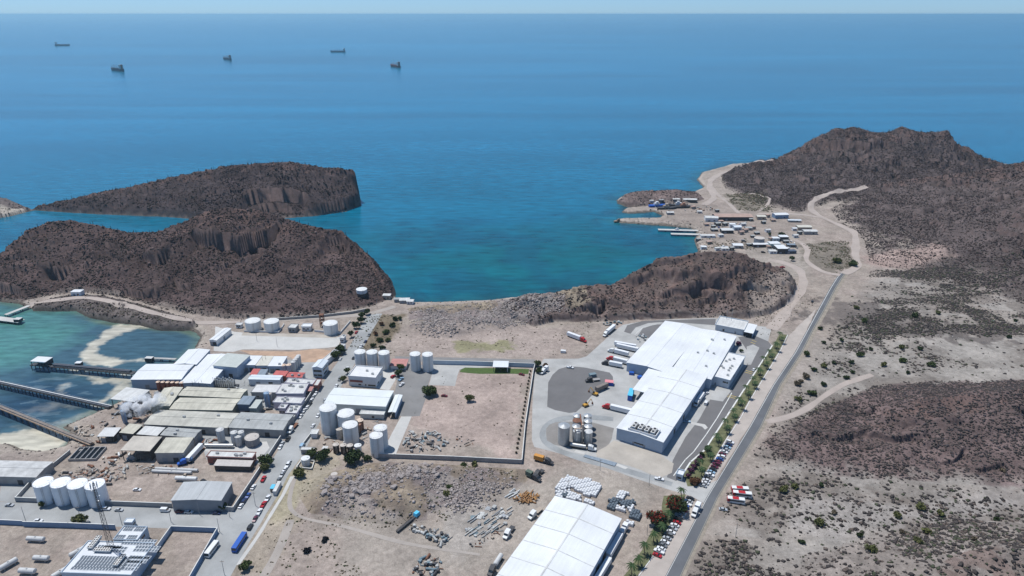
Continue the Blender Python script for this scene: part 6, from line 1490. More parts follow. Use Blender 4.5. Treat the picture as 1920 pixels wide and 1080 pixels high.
for i, (x, y, w_, c_) in enumerate(((1222, 380, 5, 0), (1240, 380, 6, 1), (1300, 392, 7, 2), (1312, 400, 6, 0), (1345, 398, 5, 1), (1346, 424, 7, 1), (1352, 418, 6, 2), (1394, 424, 6, 0), (1413, 430, 5, 2), (1340, 434, 8, 1), (1352, 445, 6, 0), (1390, 440, 6, 2), (1412, 446, 5, 1),
                                     (1440, 436, 6, 0), (1446, 452, 5, 2), (1474, 456, 6, 1), (1476, 470, 5, 0), (1460, 470, 5, 1), (1442, 466, 5, 2), (1492, 446, 6, 0), (1500, 440, 5, 1), (1450, 416, 6, 2), (1345, 470, 5, 0), (1372, 470, 5, 1), (1405, 462, 5, 1), (1408, 415, 5, 1), (1440, 408, 5, 2), (1310, 452, 5, 1), (1330, 458, 6, 2), (1398, 436, 6, 2), (1420, 440, 6, 1), (1432, 420, 5, 1), (1360, 424, 6, 1), (1325, 424, 6, 2), (1338, 428, 5, 1))):
    hut(x, y, w_, w_ * .7, 2.6 + i % 3 * .5, '%s roofed cabin amid the harbour clutter, %s in the list from the slipways' % (('white', 'grey', 'tan')[c_], ordw(i)), (WHITE_WALL, DARK, M('tan_wall', (.38, .32, .26)))[c_], (WHITE_ROOF2, GREY_ROOF, BROWN_ROOF)[c_], 'x' if i % 2 else 'flat', rz=i * .17 % .5, name='cabin', group='harbour cabins')
heap('junk', 'gear around the slipway trawlers', [(1215, 384), (1295, 382), (1320, 396), (1220, 398)], 34, ['crate', 'beam', 'cabin', 'tankb'], [DARK, PALE, M('tan_wall', (.38, .32, .26)), RUST], 'gear around the slipways', 1.2, 28)
heap('junk', 'goods between the works blocks', [(1430, 448), (1490, 444), (1496, 470), (1440, 474)], 34, ['crate', 'cabin', 'tankb', 'beam'], [PALE, TANK_WHITE, DARK, GREY_WALL], 'goods between the works', 1.2, 29)
heap('junk', 'gear lying on the middle spit', [(1240, 412), (1300, 412), (1340, 420), (1300, 424), (1240, 420)], 26, ['crate', 'beam', 'pipe'], [WOOD, PALE, DARK], 'gear on the middle spit', .6, 30)
tank(1424, 446, 19, 8, 'broad grey harbour tank above the long white shelter', M('grey_tank', (.22, .23, .25)), M('dusty_tank_roof', (.50, .46, .42)), rail=False, cone=.03)
for a, b, w_, lab in (((1234, 430), (1345, 433), 6, 'upper concrete pier in the small harbour'), ((1258, 438), (1340, 440), 6, 'lower concrete pier in the small harbour')): jetty(a, b, w_, 2.2, lab, CONC2, rail=False, name='pier', sp=9)
def hull_mesh(L, Wd, D, bow=.22, keel=.72):
    n = 15; vs = []; fs = []
    for i in range(n):
        u = i / (n - 1); x = (u - .5) * L
        k = min(1, ((1 - u) / bow)) ** .6 if u > 1 - bow else (1 if u > .1 else .8 + 2 * u)
        k = max(k, .02); sh = .12 * D * max(0, u - .7) / .3 * 2
        vs += [(x + (.04 * L if u > .98 else 0), -Wd / 2 * k, D + sh), (x, -Wd / 2 * k * keel, 0), (x, 0, -D * .25), (x, Wd / 2 * k * keel, 0), (x + (.04 * L if u > .98 else 0), Wd / 2 * k, D + sh)]
    for i in range(n - 1):
        for j in range(4): fs.append((i * 5 + j, i * 5 + j + 1, (i + 1) * 5 + j + 1, (i + 1) * 5 + j))
        fs.append((i * 5 + 4, i * 5, (i + 1) * 5, (i + 1) * 5 + 4))
    fs += [(0, 1, 2, 3, 4)]
    return vs, fs
def boat(px, py, L, label, hullm, deg, z=0.0, super_=WHITE_WALL, masts=2, group='laid up trawlers in the harbour'):
    P = W(px, py, z); o = thing('trawler', label, 'boat', (P.x, P.y, z), math.radians(deg), group); D = L * .13
    v, f = hull_mesh(L, L * .27, D); MB().add(v, f).build('hull', hullm, o)
    MB().box(-L * .05, 0, D, L * .3, L * .17, L * .11).box(-L * .02, 0, D + L * .11, L * .14, L * .14, L * .08).build('wheelhouse', super_, o)
    for k in range(masts): MB().bar((L * (-.2 + .4 * k), 0, D), (L * (-.2 + .4 * k), 0, D + L * .45), .16, 5).build('mast', DARK, o)
    for s in (-1, 1): MB().bar((L * .1, 0, D + 1), (L * .05, s * L * .28, D + L * .35), .1, 4).build('outrigger', DARK, o)
    return o
boat(1232, 388, 24, 'white and blue trawler on the slip below the small sheds', BLUEP, 10, 2.5); boat(1250, 393, 26, 'black hulled trawler lying in front of the blue one', DARK, 5, 2.0, super_=M('tan_wall', (.38, .32, .26)))
boat(1270, 388, 26, 'dark trawler in the middle of the slipway', DARK, 175, 2.5); boat(1282, 390, 24, 'black trawler at the right end of the slipway', DARK, 8, 2.5, super_=M('rust_light', (.36, .2, .14)))
boat(1270, 434, 14, 'small blue boat moored between the two piers', BLUEP, 0, .0, masts=1); boat(1356, 466, 12, 'small white and blue boat on the terrace above the rocky hill', PALE_BLUE_WALL, 20, hit(1356, 466).z, masts=1)
boat(1160, 416, 13, 'weathered wreck on the rocks at the tip of the lower spit', WOOD, 15, .4, super_=WOOD, masts=1)
# ships lying at anchor
def ship(px, py, L, deg, label, hullm, kind='bulk'):
    P = W(px, py, 0); o = thing('cargo_ship', label, 'ship', (P.x, P.y, -1), math.radians(deg), 'ships at anchor'); D = L * .10
    v, f = hull_mesh(L, L * .15, D, .15, .9); MB().add(v, f).build('hull', hullm, o)
    MB().box(-L * .4, 0, D, L * .09, L * .13, L * .13).box(-L * .4, 0, D + L * .13, L * .06, L * .15, L * .025).build('bridge', M('ship_white', (.6, .6, .58), .6), o)
    MB().box(-L * .455, 0, D, L * .035, L * .05, L * .17).build('funnel', M('funnel', (.25, .08, .05), .6), o)
    MB().bar((L * .46, 0, D), (L * .46, 0, D + L * .09), .5, 5).build('foremast', DARK, o)
    if kind == 'bulk':
        for k in range(5):
            MB().box(L * (-.28 + .155 * k), 0, D, L * .09, L * .1, L * .02).build('hatch_cover', hullm, o)
        for k in range(4):
            x = L * (-.2 + .155 * k); MB().bar((x, 0, D), (x, 0, D + L * .13), L * .009, 6).bar((x, 0, D + L * .12), (x + L * .09, 0, D + L * .06), L * .006, 5).build('deck_crane', M('ship_white', (.6, .6, .58)), o)
    else:
        MB().box(0, 0, D, L * .7, L * .02, L * .02).build('deck_pipe', RUST, o)
    return o
HD = M('ship_dark_hull', (.045, .05, .07), .6)
ship(117, 86, 118, 4, 'faint low tanker farthest left at anchor', HD, 'tank'); ship(220, 133, 120, 141, 'dark ship seen half from the stern, nearest of those at the left', HD); ship(426, 112, 110, 132, 'dark bulk ship second from the left group, pointing away', HD)
ship(634, 98, 104, 178, 'slim pale ship with deck cranes on the horizon side', M('ship_grey_hull', (.14, .16, .19), .6)); ship(741, 126, 112, 122, 'red brown bulk ship farthest right at anchor', M('ship_red_hull', (.16, .06, .05), .6))

# ------------------------------------------------------------------ vehicles
def wang(a, b): A, B_ = W(*a, G), W(*b, G); return math.atan2(B_.y - A.y, B_.x - A.x)
HWA = wang((1260, 1083), (1417, 800)); STA = wang((470, 985), (640, 700)); CSA = wang((0, 960), (300, 968))
def row_of_cars(pa, pb, cols, label, group):
    A, B_ = W(*pa, G), W(*pb, G); n = len(cols); rr = random.Random(n)
    for i, c in enumerate(cols):
        P = A + (B_ - A) * (i / (n - 1)); kind = 'pickup' if c.endswith('!') else 'suv' if c.endswith('+') else 'car'; c = c.rstrip('!+')
        P = P + Vector((rr.random() * .5 - .25, rr.random() * .5 - .25, 0))
        car(0, 0, 0, c, '%s %s, %s %s' % (c, {'car': 'car', 'suv': 'tall car', 'pickup': 'pickup'}[kind], ordw(i), label), kind, group, world_rz=HWA - math.pi / 2 + (rr.random() - .5) * .06 + (math.pi if rr.random() < .5 else 0), P=P)
row_of_cars((1318, 912), (1369, 831), ['silver', 'white', 'white', 'grey', 'white!', 'light blue', 'black', 'maroon', 'maroon+', 'dark red', 'blue', 'white+', 'maroon', 'white', 'silver', 'light blue', 'dark blue', 'white+'],
            'from the gatehouse end of the upper parking row', 'upper parking row by the palms')
row_of_cars((1232, 1043), (1294, 936), ['red', 'white!', 'white', 'grey', 'white', 'silver', 'grey+', 'white', 'silver', 'white', 'red', 'black', 'silver!', 'white', 'red', 'blue+', 'white!', 'silver', 'black'],
            'from the near end of the lower parking row', 'lower parking row by the red flowering trees')
for i, (x, y, c, k, lab) in enumerate((
 (592.5, 737, 'white', 'car', 'below the dark red block'), (588, 743, 'silver', 'car', 'second below the dark red block'), (584, 750, 'white', 'car', 'third below the dark red block'), (581, 757, 'black', 'suv', 'beside the L shaped block'),
 (576, 763.5, 'white', 'car', 'behind the black one at the street wall'), (570, 770, 'white', 'pickup', 'at the street wall'), (564, 780, 'white', 'car', 'last before the long grey roof'), (540, 823, 'black', 'pickup', 'in front of the docked lorry'),
 (529.5, 831, 'silver', 'car', 'at the tank yard wall corner'), (525.5, 838.5, 'white', 'car', 'behind the silver one at the wall corner'), (587, 798, 'white', 'car', 'left of the tallest tank'), (567, 836, 'light blue', 'van', 'at the tank yard gate'),
 (596, 779, 'white', 'car', 'half behind the tallest tank'), (609, 750, 'silver', 'car', 'left of the mint warehouse'), (542, 867, 'silver', 'car', 'at the top of the right kerb row'), (539.5, 872, 'white', 'suv', 'second in the right kerb row'),
 (535, 879, 'white', 'car', 'third in the right kerb row'), (532, 884, 'white', 'car', 'fourth in the right kerb row'), (528.5, 890, 'silver', 'car', 'fifth in the right kerb row'), (523, 899, 'grey', 'car', 'sixth in the right kerb row'),
 (500, 875, 'light blue', 'suv', 'under the street tree'), (509, 863, 'grey', 'car', 'half hidden by the street tree'), (494, 898, 'red', 'pickup', 'driving in the middle of the street'), (475, 913, 'white', 'car', 'alone along the left wall'),
 (465, 929, 'blue', 'car', 'parked along the left wall'), (458, 939, 'dark blue', 'suv', 'between the blue and white ones'), (452, 948, 'white', 'car', 'nearest the corner by the wall'), (502, 934, 'white', 'pickup', 'just below the food trailer'),
 (494, 946, 'red', 'pickup', 'parked beside a street pole'), (486, 960, 'white', 'pickup', 'with dark load, below the red one'), (478, 973, 'maroon', 'car', 'above the black one at the kerb'), (469, 988, 'black', 'suv', 'just ahead of the blue bus'),
 (685.5, 640, 'dark blue', 'car', 'beside the green slope'), (677, 649, 'white', 'car', 'beside the green slope end'), (663, 671, 'black', 'car', 'left of the three tank row'), (668, 623, 'red', 'car', 'under the upper street trees'),
 (692, 628, 'grey', 'car', 'highest on the right kerb'), (638, 673, 'white', 'car', 'under the lower street trees'), (652, 692, 'white', 'van', 'beside the office palm'), (637, 711, 'grey', 'suv', 'in front of the office'), (631, 723, 'white', 'car', 'at the corner of the mint warehouse'))):
    car(x, y, 0, c, '%s %s on the left street, %s' % (c, {'car': 'car', 'suv': 'tall car', 'pickup': 'pickup', 'van': 'van'}[k], lab), k, 'vehicles on the left street', world_rz=STA + (0 if i % 3 else math.pi) + (random.random() - .5) * .08)
for x, y, c, k, lab in ((17.7, 947, 'silver', 'car', 'at the left edge of the cross street'), (199, 954, 'white', 'suv', 'in front of the radio tower top'), (223, 956, 'silver', 'car', 'right of the tower on the cross street'), (310, 957, 'white', 'van', 'on the cross street below the grey warehouse'),
                        (336.5, 959, 'maroon', 'car', 'right of the white van'), (354, 960, 'white', 'car', 'right of the maroon one'), (72, 976, 'white', 'car', 'half hidden behind the long blue wall'), (406, 962, 'dark blue', 'car', 'at the corner wall'), (257, 918, 'white', 'car', 'alone in the brown dirt yard')):
    car(x, y, 0, c, '%s %s %s' % (c, {'car': 'car', 'suv': 'tall car', 'van': 'van'}[k], lab), k, 'vehicles near the cross street', world_rz=CSA)
for x, y, c, k, a, lab in ((1069, 689, 'white', 'pickup', -20, 'on the dark yard pad'), (1236, 898, 'white', 'pickup', -18, 'driving towards the gatehouse'), (1287, 790, 'light blue', 'pickup', -15, 'backed up to the plant wall'), (1323.5, 738, 'white', 'pickup', 35, 'beside the office apron'),
                           (1324, 756, 'white', 'van', 60, 'right of the docked white trailer'), (1413, 693, 'white', 'car', 60, 'driving along the palm strip'), (1356, 955, 'silver', 'car', -12, 'below the three red and white buses'), (1523, 565, 'black', 'car', 62, 'alone on the dirt beside the highway'),
                           (1438.5, 498, 'black', 'suv', 10, 'beside the harbour road bend'), (1431, 473, 'black', 'suv', 0, 'in front of the dry lawn'), (1394, 452, 'grey', 'van', 0, 'above the white roofed house'), (257.5 + 125, 893 + 9, 'black', 'car', -30, 'dark in the yard above the grey warehouse roof'),
                           (1467, 501, 'red', 'pickup', 5, 'in the harbour road bend'), (1457, 501, 'dark red', 'car', 5, 'left of the red one at the harbour bend'), (833, 742, 'dark red', 'car', -10, 'parked under the round green tree'), (737, 706, 'red', 'suv', 62, 'standing in the office yard'),
                           (753, 721, 'white', 'pickup', 62, 'in the upper yard by the hedge'), (752, 711, 'light blue', 'pickup', 62, 'behind the white one in the upper yard'), (978, 702, 'dark red', 'car', -25, 'small tractor like vehicle beside the lawn'), (1459, 448, 'blue', 'pickup', 0, 'behind the harbour works')):
    car(x, y, a, c, '%s %s %s' % (c, {'car': 'car', 'suv': 'tall car', 'pickup': 'pickup', 'van': 'van'}[k], lab), k, None)
semi((1099, 643), (1064, 630), REDP, 'red cab lorry with white trailer on the bare earth'); semi((1132, 632.5), (1151.5, 616), TANK_WHITE, 'white lorry parked at the edge of the upper asphalt')
semi((1152, 648), (1192, 655), None, 'rear of two white trailers side by side at the plant, without a cab', 'box'); semi((1156, 652), (1196, 661), None, 'front of two white trailers side by side at the plant', 'box')
semi((1139, 659), (1178, 669), TANK_WHITE, 'white lorry docked between the trailer pair and the red cab'); semi((1137, 674), (1176, 684), REDP, 'red cab lorry backed to the plant corner')
semi((1128, 682.5), (1166, 690), DARK, 'dark cab lorry with white trailer in front of the red cab'); semi((1129, 764), (1186, 778), REDP, 'red cab lorry with long white trailer backed to the plant side')
semi((1118, 846), (1068, 838), TANK_WHITE, 'shiny tanker lorry below the silo cluster', 'tank'); semi((1303, 764), (1317, 744), TANK_WHITE, 'white box lorry docked along the shaded plant side')
semi((541, 815), (557, 796), TANK_WHITE, 'white cab flatbed lorry in the shadow of the long grey roof', 'flat', tm=RUST); semi((1300, 970), (1309, 953), TANK_WHITE, 'white box lorry standing beside the highway junction', L=10)
semi((1037, 872), (1002, 862), DARK, 'orange yellow trailer with dark cab on the bare ground', tm=M('orange_trailer', (.55, .26, .06), .6, .1, .4)); semi((1014, 703), (1026, 694), TANK_WHITE, 'small white lorry at the compound corner', L=9)
semi((1140, 1050), (1163, 1010), None, 'white trailer docked at the near warehouse, upper one'); semi((1118, 1095), (1142, 1056), None, 'white trailer docked at the near warehouse, lower one')
semi((1163, 1008), (1173, 992), TANK_WHITE, 'white lorry with blue shade at the far dock of the near warehouse', L=9); semi((948, 1010), (960, 993), TANK_WHITE, 'white flatbed with pipes crossing the waste yard', 'flat', L=10)
semi((994, 974), (1013, 957), TANK_WHITE, 'mixer like white lorry left of the near warehouse', 'flat', L=11, tm=M('tan_wall', (.38, .32, .26))); semi((917, 1083), (941, 1045), DARK, 'grey tanker lorry at the near warehouse side', 'tank', tm=M('dull_tank_paint', (.55, .55, .54)))
semi((1011, 903), (990, 893), DARK, 'dark green truck trailer on the waste yard edge', 'box', L=10, tm=M('drab_green', (.10, .13, .10), .7, .2, .4)); semi((1001, 898), (1018, 884), DARK, 'old dark lorry beside the brown pole heap', 'flat', L=9)
semi((354, 868), (378, 842), None, 'white trailer standing beside the cream roofed shed', L=15); semi((339, 872), (358, 867), BLUEP, 'blue tanker below the white standing trailer', 'tank', L=9, tm=M('blue_tank_paint', (.06, .14, .28), .5, .1, .4))
bus((1370.4, 921), (1403, 923), M('bus_white', (.70, .70, .68), .4, .05, .4), 'rear bus of the three red and white buses by the highway', REDP, 'red and white buses'); bus((1373, 929), (1409, 933), M('bus_white', (.70, .70, .68)), 'middle bus with plain white roof of the three by the highway', REDP, 'red and white buses')
bus((1362.6, 940), (1396, 944.5), M('bus_white', (.70, .70, .68)), 'front bus of the three red and white buses by the highway', REDP, 'red and white buses')
bus((439, 1037), (460, 1005), BLUEP, 'blue bus parked on the lower left street'); bus((388, 1047), (408, 1021), M('bus_white', (.70, .70, .68)), 'white bus beside the lower blue wall')
def machine(px, py, label, rz=0.0):
    o = thing('excavator', label, 'excavator', W(px, py, G), rz); MB().box(0, 1.1, 0, 4, .6, .9).build('track', DARK, o); MB().box(0, -1.1, 0, 4, .6, .9).build('track', DARK, o)
    MB().prism([(-1.8, .95), (1.6, .95), (1.6, 1.7), (.4, 2.0), (-1.8, 2.0)], -1.2, 1.2).build('body', YEL, o); MB().box(.9, .6, 1.7, 1.2, 1.1, 1.2, taper=.85).build('cabin', GLASS, o)
    MB().bar((1.2, -.3, 1.8), (4.2, -.3, 4.6), .28, 6, .22).build('boom', YEL, o); MB().bar((4.2, -.3, 4.6), (5.8, -.3, 1.6), .22, 6, .15).build('arm', YEL, o); MB().box(5.7, -.3, .4, 1.1, 1.0, 1.1, taper=.6).build('bucket', RUST, o)
    return o
machine(1116, 741, 'yellow excavator beside the brown flat trailer in the yard', 2.4); machine(1098, 762, 'yellow machine standing at the tip of the concrete lane', .6)
semi((1119, 735), (1137, 727), None, 'brown flat trailer on the yard pad', 'box', L=11, tm=M('weathered_steel', (.22, .19, .17)))
semi((1103, 716), (1119, 714), DARK, 'grey scrap lorry in the middle of the yard pad', 'flat', L=11, tm=GREY_WALL)
def container(px, py, w_, d_, h, m_, label, rz=0.0, name='container', cat='container', group=None, lid=None, z=G):
    P = W(px, py, z); o = thing(name, label, cat, P, rz, group); b = MB().box(0, 0, .1, w_, d_, h); nr = int(w_ / .7)
    for i in range(nr): b.box(-w_ / 2 + (i + .5) * w_ / nr, -d_ / 2 - .03, .25, .14, .08, h - .3); b.box(-w_ / 2 + (i + .5) * w_ / nr, d_ / 2 + .03, .25, .14, .08, h - .3)
    b.build('body', m_, o); MB().box(0, 0, h + .1, w_ + .06, d_ + .06, .12).build('lid', lid or m_, o); return o
container(1142, 721, 6, 4, 2.6, BLUEP, 'dark blue box with pink top at the pad corner', -.2, lid=M('pink_lid', (.65, .25, .27), .7)); container(1184, 702, 3.4, 2.6, 1.8, BLUEP, 'blue skip under the plant gable, left one', -.3, 'skip', 'skip'); container(1200, 710, 3.2, 2.8, 2.0, BLUEP, 'blue skip under the plant gable, right one', .5, 'skip', 'skip')
container(1111, 706, 5, 3, 2.2, M('grey_teal', (.16, .22, .25), .7, .2, .4), 'grey teal machine box behind the scrap lorry', .3); container(1056, 661, 4, 2.4, 1.8, TANK_WHITE, 'small white trailer box alone on the bare earth', -.2); container(1250, 1000 - 17, 3.0, 1.6, 1.2, WOOD, 'small brown crate on the bare corner', .4) if False else None
# bags on pallets
BAGS_W = [[(1050, 905), (1062, 895), (1095, 904), (1098, 898), (1112, 905), (1129, 914), (1126, 922), (1116, 932), (1100, 932), (1068, 915), (1060, 922), (1041, 919)], [(1041, 924), (1052, 923), (1065, 922), (1090, 932), (1088, 940), (1075, 940), (1055, 936), (1042, 936)], [(1096, 936), (1118, 944), (1114, 950), (1094, 943)],
          [(1152, 934), (1160, 921), (1178, 928), (1168, 940)], [(1152, 950), (1172, 953), (1170, 962), (1152, 957)], [(1178, 955), (1190, 949), (1192, 942), (1188, 958), (1180, 962)], [(1176, 978), (1192, 982), (1188, 990), (1176, 986)]]
BAGS_D = [[(1055, 928), (1068, 926), (1064, 935), (1053, 934)], [(1142, 940), (1150, 936), (1160, 940), (1156, 948), (1150, 958), (1137, 955)], [(1162, 942), (1186, 940), (1190, 946), (1178, 954), (1164, 948)], [(1177, 968), (1186, 958), (1203, 964), (1196, 976), (1180, 974)]]
bb = MB(); bb.box(0, 0, .12, 1.16, 1.16, .4, taper=1.04); bb.box(0, 0, .52, 1.2, 1.2, .4, taper=.98); bb.box(0, 0, .92, 1.16, 1.16, .2, taper=.72); BAG = bb.mesh('bag'); BAG.materials.append(BAGW)
pl = MB()
for i in range(5): pl.box(-.5 + i * .25, 0, .08, .14, 1.2, .03)
for i in range(3): pl.box(0, -.5 + i * .5, 0, 1.2, .1, .08)
PALLET = pl.mesh('pallet'); PALLET.materials.append(WOOD); BAGDK = BAG.copy(); BAGDK.materials.clear(); BAGDK.materials.append(BAGD)
wang_ = wang((1054.5, 935.4), (1176, 976)); nb = 0
bag_rows = {}; cc_, ss_ = math.cos(wang_), math.sin(wang_); O_ = W(1041, 960, G); KW = [wpoly(p, G) for p in BAGS_W]; KD = [wpoly(p, G) for p in BAGS_D]
for i in range(-6, 60):
    for j in range(-14, 44):
        x = O_.x + (i * cc_ - j * ss_) * 1.42; y = O_.y + (i * ss_ + j * cc_) * 1.42; X1 = np.array([x]); Y1 = np.array([y])
        wh = any(inside(p, X1, Y1)[0] for p in KW); dk = any(inside(p, X1, Y1)[0] for p in KD)
        if not (wh or dk) or nb >= 290: continue
        nb += 1; two = (i * 3 + j * 5) % 4 != 0
        o = thing('bulk_bag', 'white bulk bag on a pallet stacked by the near warehouse' if not dk else 'dark netted bulk bag in the dark stacks right of the near warehouse', 'bag', (x, y, G), wang_ + (random.random() - .5) * .12,
                  'white bulk bags' if not dk else 'dark netted bulk bags')
        o.scale = (1.17, 1.17, 1.7 if two else 1.3); link('bag', BAG if not dk else BAGDK, None, o); link('pallet', PALLET, None, o); bag_rows.setdefault(j, []).append((i, dk, o))
for r_i, j in enumerate(sorted(bag_rows)):
    for dk in (False, True):
        for q, (i, _d, o) in enumerate(sorted([t for t in bag_rows[j] if t[1] == dk], key=lambda t: t[0])):
            o['label'] = '%s, %s from the left in the %s rank past the warehouse' % ('dark netted bulk bag' if dk else 'white bulk bag', ordw(q), ordw(r_i))
# brown logs or hides heap, pipe piles, scrap
SCRAPW = M('off_white_scrap', (.52, .52, .50), .7, .2, .6)
heap('junk', 'grey and white scrap piece in the walled compound heap', [(757, 826), (768, 809), (800, 808), (830, 812), (838, 835), (815, 848), (770, 848), (757, 838)], 96, ['tankb', 'beam', 'crate', 'sheet', 'drum', 'tyre', 'pipe', 'cabin'], [PALE, GT, DARK, SCRAPW, GREY_WALL, PALE], 'scrap in the walled compound', 1.6, 3)
heap('junk', 'small scattered scrap right of the compound heap', [(840, 822), (862, 818), (900, 828), (895, 836), (850, 842)], 16, ['tyre', 'crate', 'beam', 'drum'], [DARK, RUST, GREY_WALL], 'scattered compound scrap', .6, 4)
heap('logs', 'orange brown log in the heap beside the dirt way', [(963, 938), (975, 926), (1000, 922), (1009, 932), (1000, 945), (975, 944)], 44, ['log'], [M('orange_log', (.42, .22, .08), .8, .3, .6), M('brown_log', (.30, .16, .07), .8, .3, .6)], 'heap of orange brown logs', 2.0, 5)
heap('logs', 'brown log stacked along the far corner of the near warehouse', [(1024, 965), (1036, 940), (1043, 940), (1034, 960), (1028, 968)], 16, ['log'], [M('orange_log', (.42, .22, .08)), M('brown_log', (.30, .16, .07))], 'brown logs by the warehouse corner', 1.4, 6)
heap('pipes', 'white pipe in the bundle above the log heap', [(950, 932), (960, 920), (974, 918), (968, 935)], 14, ['pipe='], [TANK_WHITE, PALE], 'white pipe bundle', .8, 7)
heap('steel', 'steel length in the laydown rows of the waste yard', [(872, 990), (890, 965), (925, 945), (960, 955), (950, 985), (905, 1012), (880, 1005)], 64, ['beam=', 'pipe=', 'beam=', 'sheet', 'crate', 'pipe='], [PALE, GT, STEEL, GREY_WALL, SCRAPW], 'steel laydown rows', .5, 8)
heap('junk', 'piece of dark scrap in the middle heap of the waste yard', [(766, 993), (785, 985), (820, 996), (845, 1010), (830, 1024), (795, 1008)], 58, ['crate', 'tyre', 'tankb', 'beam', 'drum', 'cabin'], [DARK, GT, PALE, GREY_WALL, SCRAPW], 'middle scrap heap', 1.2, 9)
heap('junk', 'rusty oddment along the right side of the waste yard', [(880, 1020), (915, 1005), (935, 985), (940, 1000), (912, 1022), (885, 1030)], 18, ['drum', 'crate', 'pipe'], [RUST, TW, PALE, DARK], 'rusty oddments', .8, 10)
heap('junk', 'piece of wreckage in the lowest heap of the waste yard', [(780, 1050), (800, 1042), (830, 1055), (822, 1075), (800, 1095), (770, 1085)], 46, ['beam', 'tankb', 'crate', 'cabin', 'pipe'], [DARK, GT, PALE, RUST], 'lowest scrap heap', 1.4, 11)
heap('junk', 'rusty scrap piece in the yard behind the four white tanks', [(100, 886), (140, 878), (200, 868), (240, 876), (236, 900), (200, 912), (150, 898), (100, 896)], 110, ['beam', 'pipe', 'crate', 'sheet', 'tankb', 'drum'], [RUST, TW, DARK, PALE, M('rust_light', (.36, .2, .14)), GREY_WALL], 'rusty scrap yard', 1.4, 12)
heap('junk', 'scrap piece around the basin and open shed', [(190, 860), (235, 842), (270, 862), (230, 872), (190, 868)], 26, ['crate', 'drum', 'tankb', 'sheet'], [PALE, TW, TANK_WHITE, DARK, RUST], 'scrap by the open shed', 1, 13)
heap('junk', 'piece of pipework or skid along the pipe rows of the scrap yard', [(255, 872), (360, 878), (368, 892), (262, 890)], 46, ['pipe=', 'beam', 'crate', 'drum'], [RUST, PALE, DARK, M('tan_wall', (.38, .32, .26)), STEEL], 'pipe rows of the scrap yard', 1.2, 31)
heap('junk', 'thing stored between the lagoon shore and the small sheds', [(130, 800), (200, 790), (220, 800), (190, 830), (150, 845), (140, 820)], 50, ['crate', 'tankb', 'pipe', 'sheet', 'drum'], [PALE, RUST, DARK, GREY_WALL, M('tan_wall', (.38, .32, .26))], 'goods on the lagoon shore', 1.2, 32)
heap('junk', 'fitting between the lilac blocks and the silos', [(490, 742), (515, 744), (512, 765), (500, 775), (485, 760)], 22, ['crate', 'tankb', 'drum'], [PALE, STEEL, DARK], 'fittings by the lilac blocks', 1.2, 33)
heap('junk', 'fitting in the gap above the long shed', [(232, 742), (300, 735), (300, 745), (262, 762), (240, 765)], 30, ['tankb', 'pipe', 'crate'], [DARK, STEEL, PALE, RUST], 'fittings above the long shed', 1.5, 34)
heap('junk', 'oddment among the crowded yard tanks', [(600, 822), (622, 812), (650, 822), (690, 800), (700, 780), (720, 785), (690, 830), (640, 850), (605, 845)], 44, ['pipe', 'crate', 'drum', 'beam', 'tankb'], [RUST, PALE, TW, STEEL], 'oddments in the tank yard', 1, 14)
heap('junk', 'machine part stored behind the brick office', [(376, 826), (396, 822), (408, 812), (420, 815), (405, 832), (380, 845)], 20, ['crate', 'beam', 'tyre', 'tankb'], [DARK, RUST, PALE], 'machine parts behind the brick office', 1, 15)
heap('junk', 'white goods crate near the upper plant asphalt', [(1120, 606), (1160, 600), (1170, 604), (1150, 612), (1125, 612)], 12, ['crate', 'cabin', 'tankb'], [TANK_WHITE, DARK, PALE, GT], 'goods by the upper asphalt', 1, 16)
heap('junk', 'white box at the rear corner of the plant', [(1185, 630), (1205, 628), (1215, 636), (1200, 642)], 10, ['crate', 'cabin'], [TANK_WHITE, GT, PALE], 'boxes at the rear plant corner', 1, 17)
heap('junk', 'gear lying in the harbour yard', [(1300, 385), (1345, 388), (1350, 400), (1300, 405), (1290, 395)], 22, ['crate', 'tankb', 'drum', 'cabin'], [DARK, PALE, TW, RUST], 'gear in the harbour yard', 1.2, 18)
heap('junk', 'stored goods in the lower harbour yard', [(1310, 420), (1400, 416), (1420, 425), (1340, 430)], 26, ['crate', 'beam', 'cabin', 'tankb'], [PALE, TANK_WHITE, GREY_WALL, BLUEP], 'lower harbour yard goods', 1.2, 19)
heap('junk', 'pipework between the factory blocks', [(396, 716), (420, 740), (470, 735), (480, 722), (450, 712)], 30, ['tankb', 'pipe', 'crate', 'drum'], [STEEL, PALE, TANK_WHITE, TW], 'pipework between factory blocks', 1.5, 20)
heap('junk', 'machinery beside the boilers', [(205, 775), (245, 770), (290, 775), (285, 790), (215, 792)], 26, ['tankb', 'pipe', 'crate', 'beam'], [DARK, RUST, STEEL, DARK], 'machinery beside the boilers', 1.5, 21)
mast = thing('blue_tipped_conveyor', 'black truss conveyor with a sky blue head on the waste yard', 'conveyor', W(762, 985, G), math.radians(55))
for y in (-.7, .7): MB().box(0, y, 1.4, 14, .12, .12).box(0, y, .4, 14, .12, .12).build('truss', DARK, mast)
MB().box(0, 0, .5, 14, 1.3, .7).build('belt', DARK, mast); MB().box(8, 0, 1.2, 3.2, 2.6, 1.8, taper=.8).build('head', SKYB, mast)
for i, (x, y, R_) in enumerate(((576, 1036, 2.3), (609, 1014, 2.2))): P = W(x, y, G); blob = crown_mesh('net_bundle', R_ * .8, 1.6, .1, 700, [(.012, .014, .018), (.03, .034, .045)], 5 + i, leaf=.3); ob = link('net_bundle', blob, M_LEAF, None, P); tag(ob, ('round black' if i == 0 else 'flat blue black') + ' bundle of netting on the dry waste ground', 'net bundle')
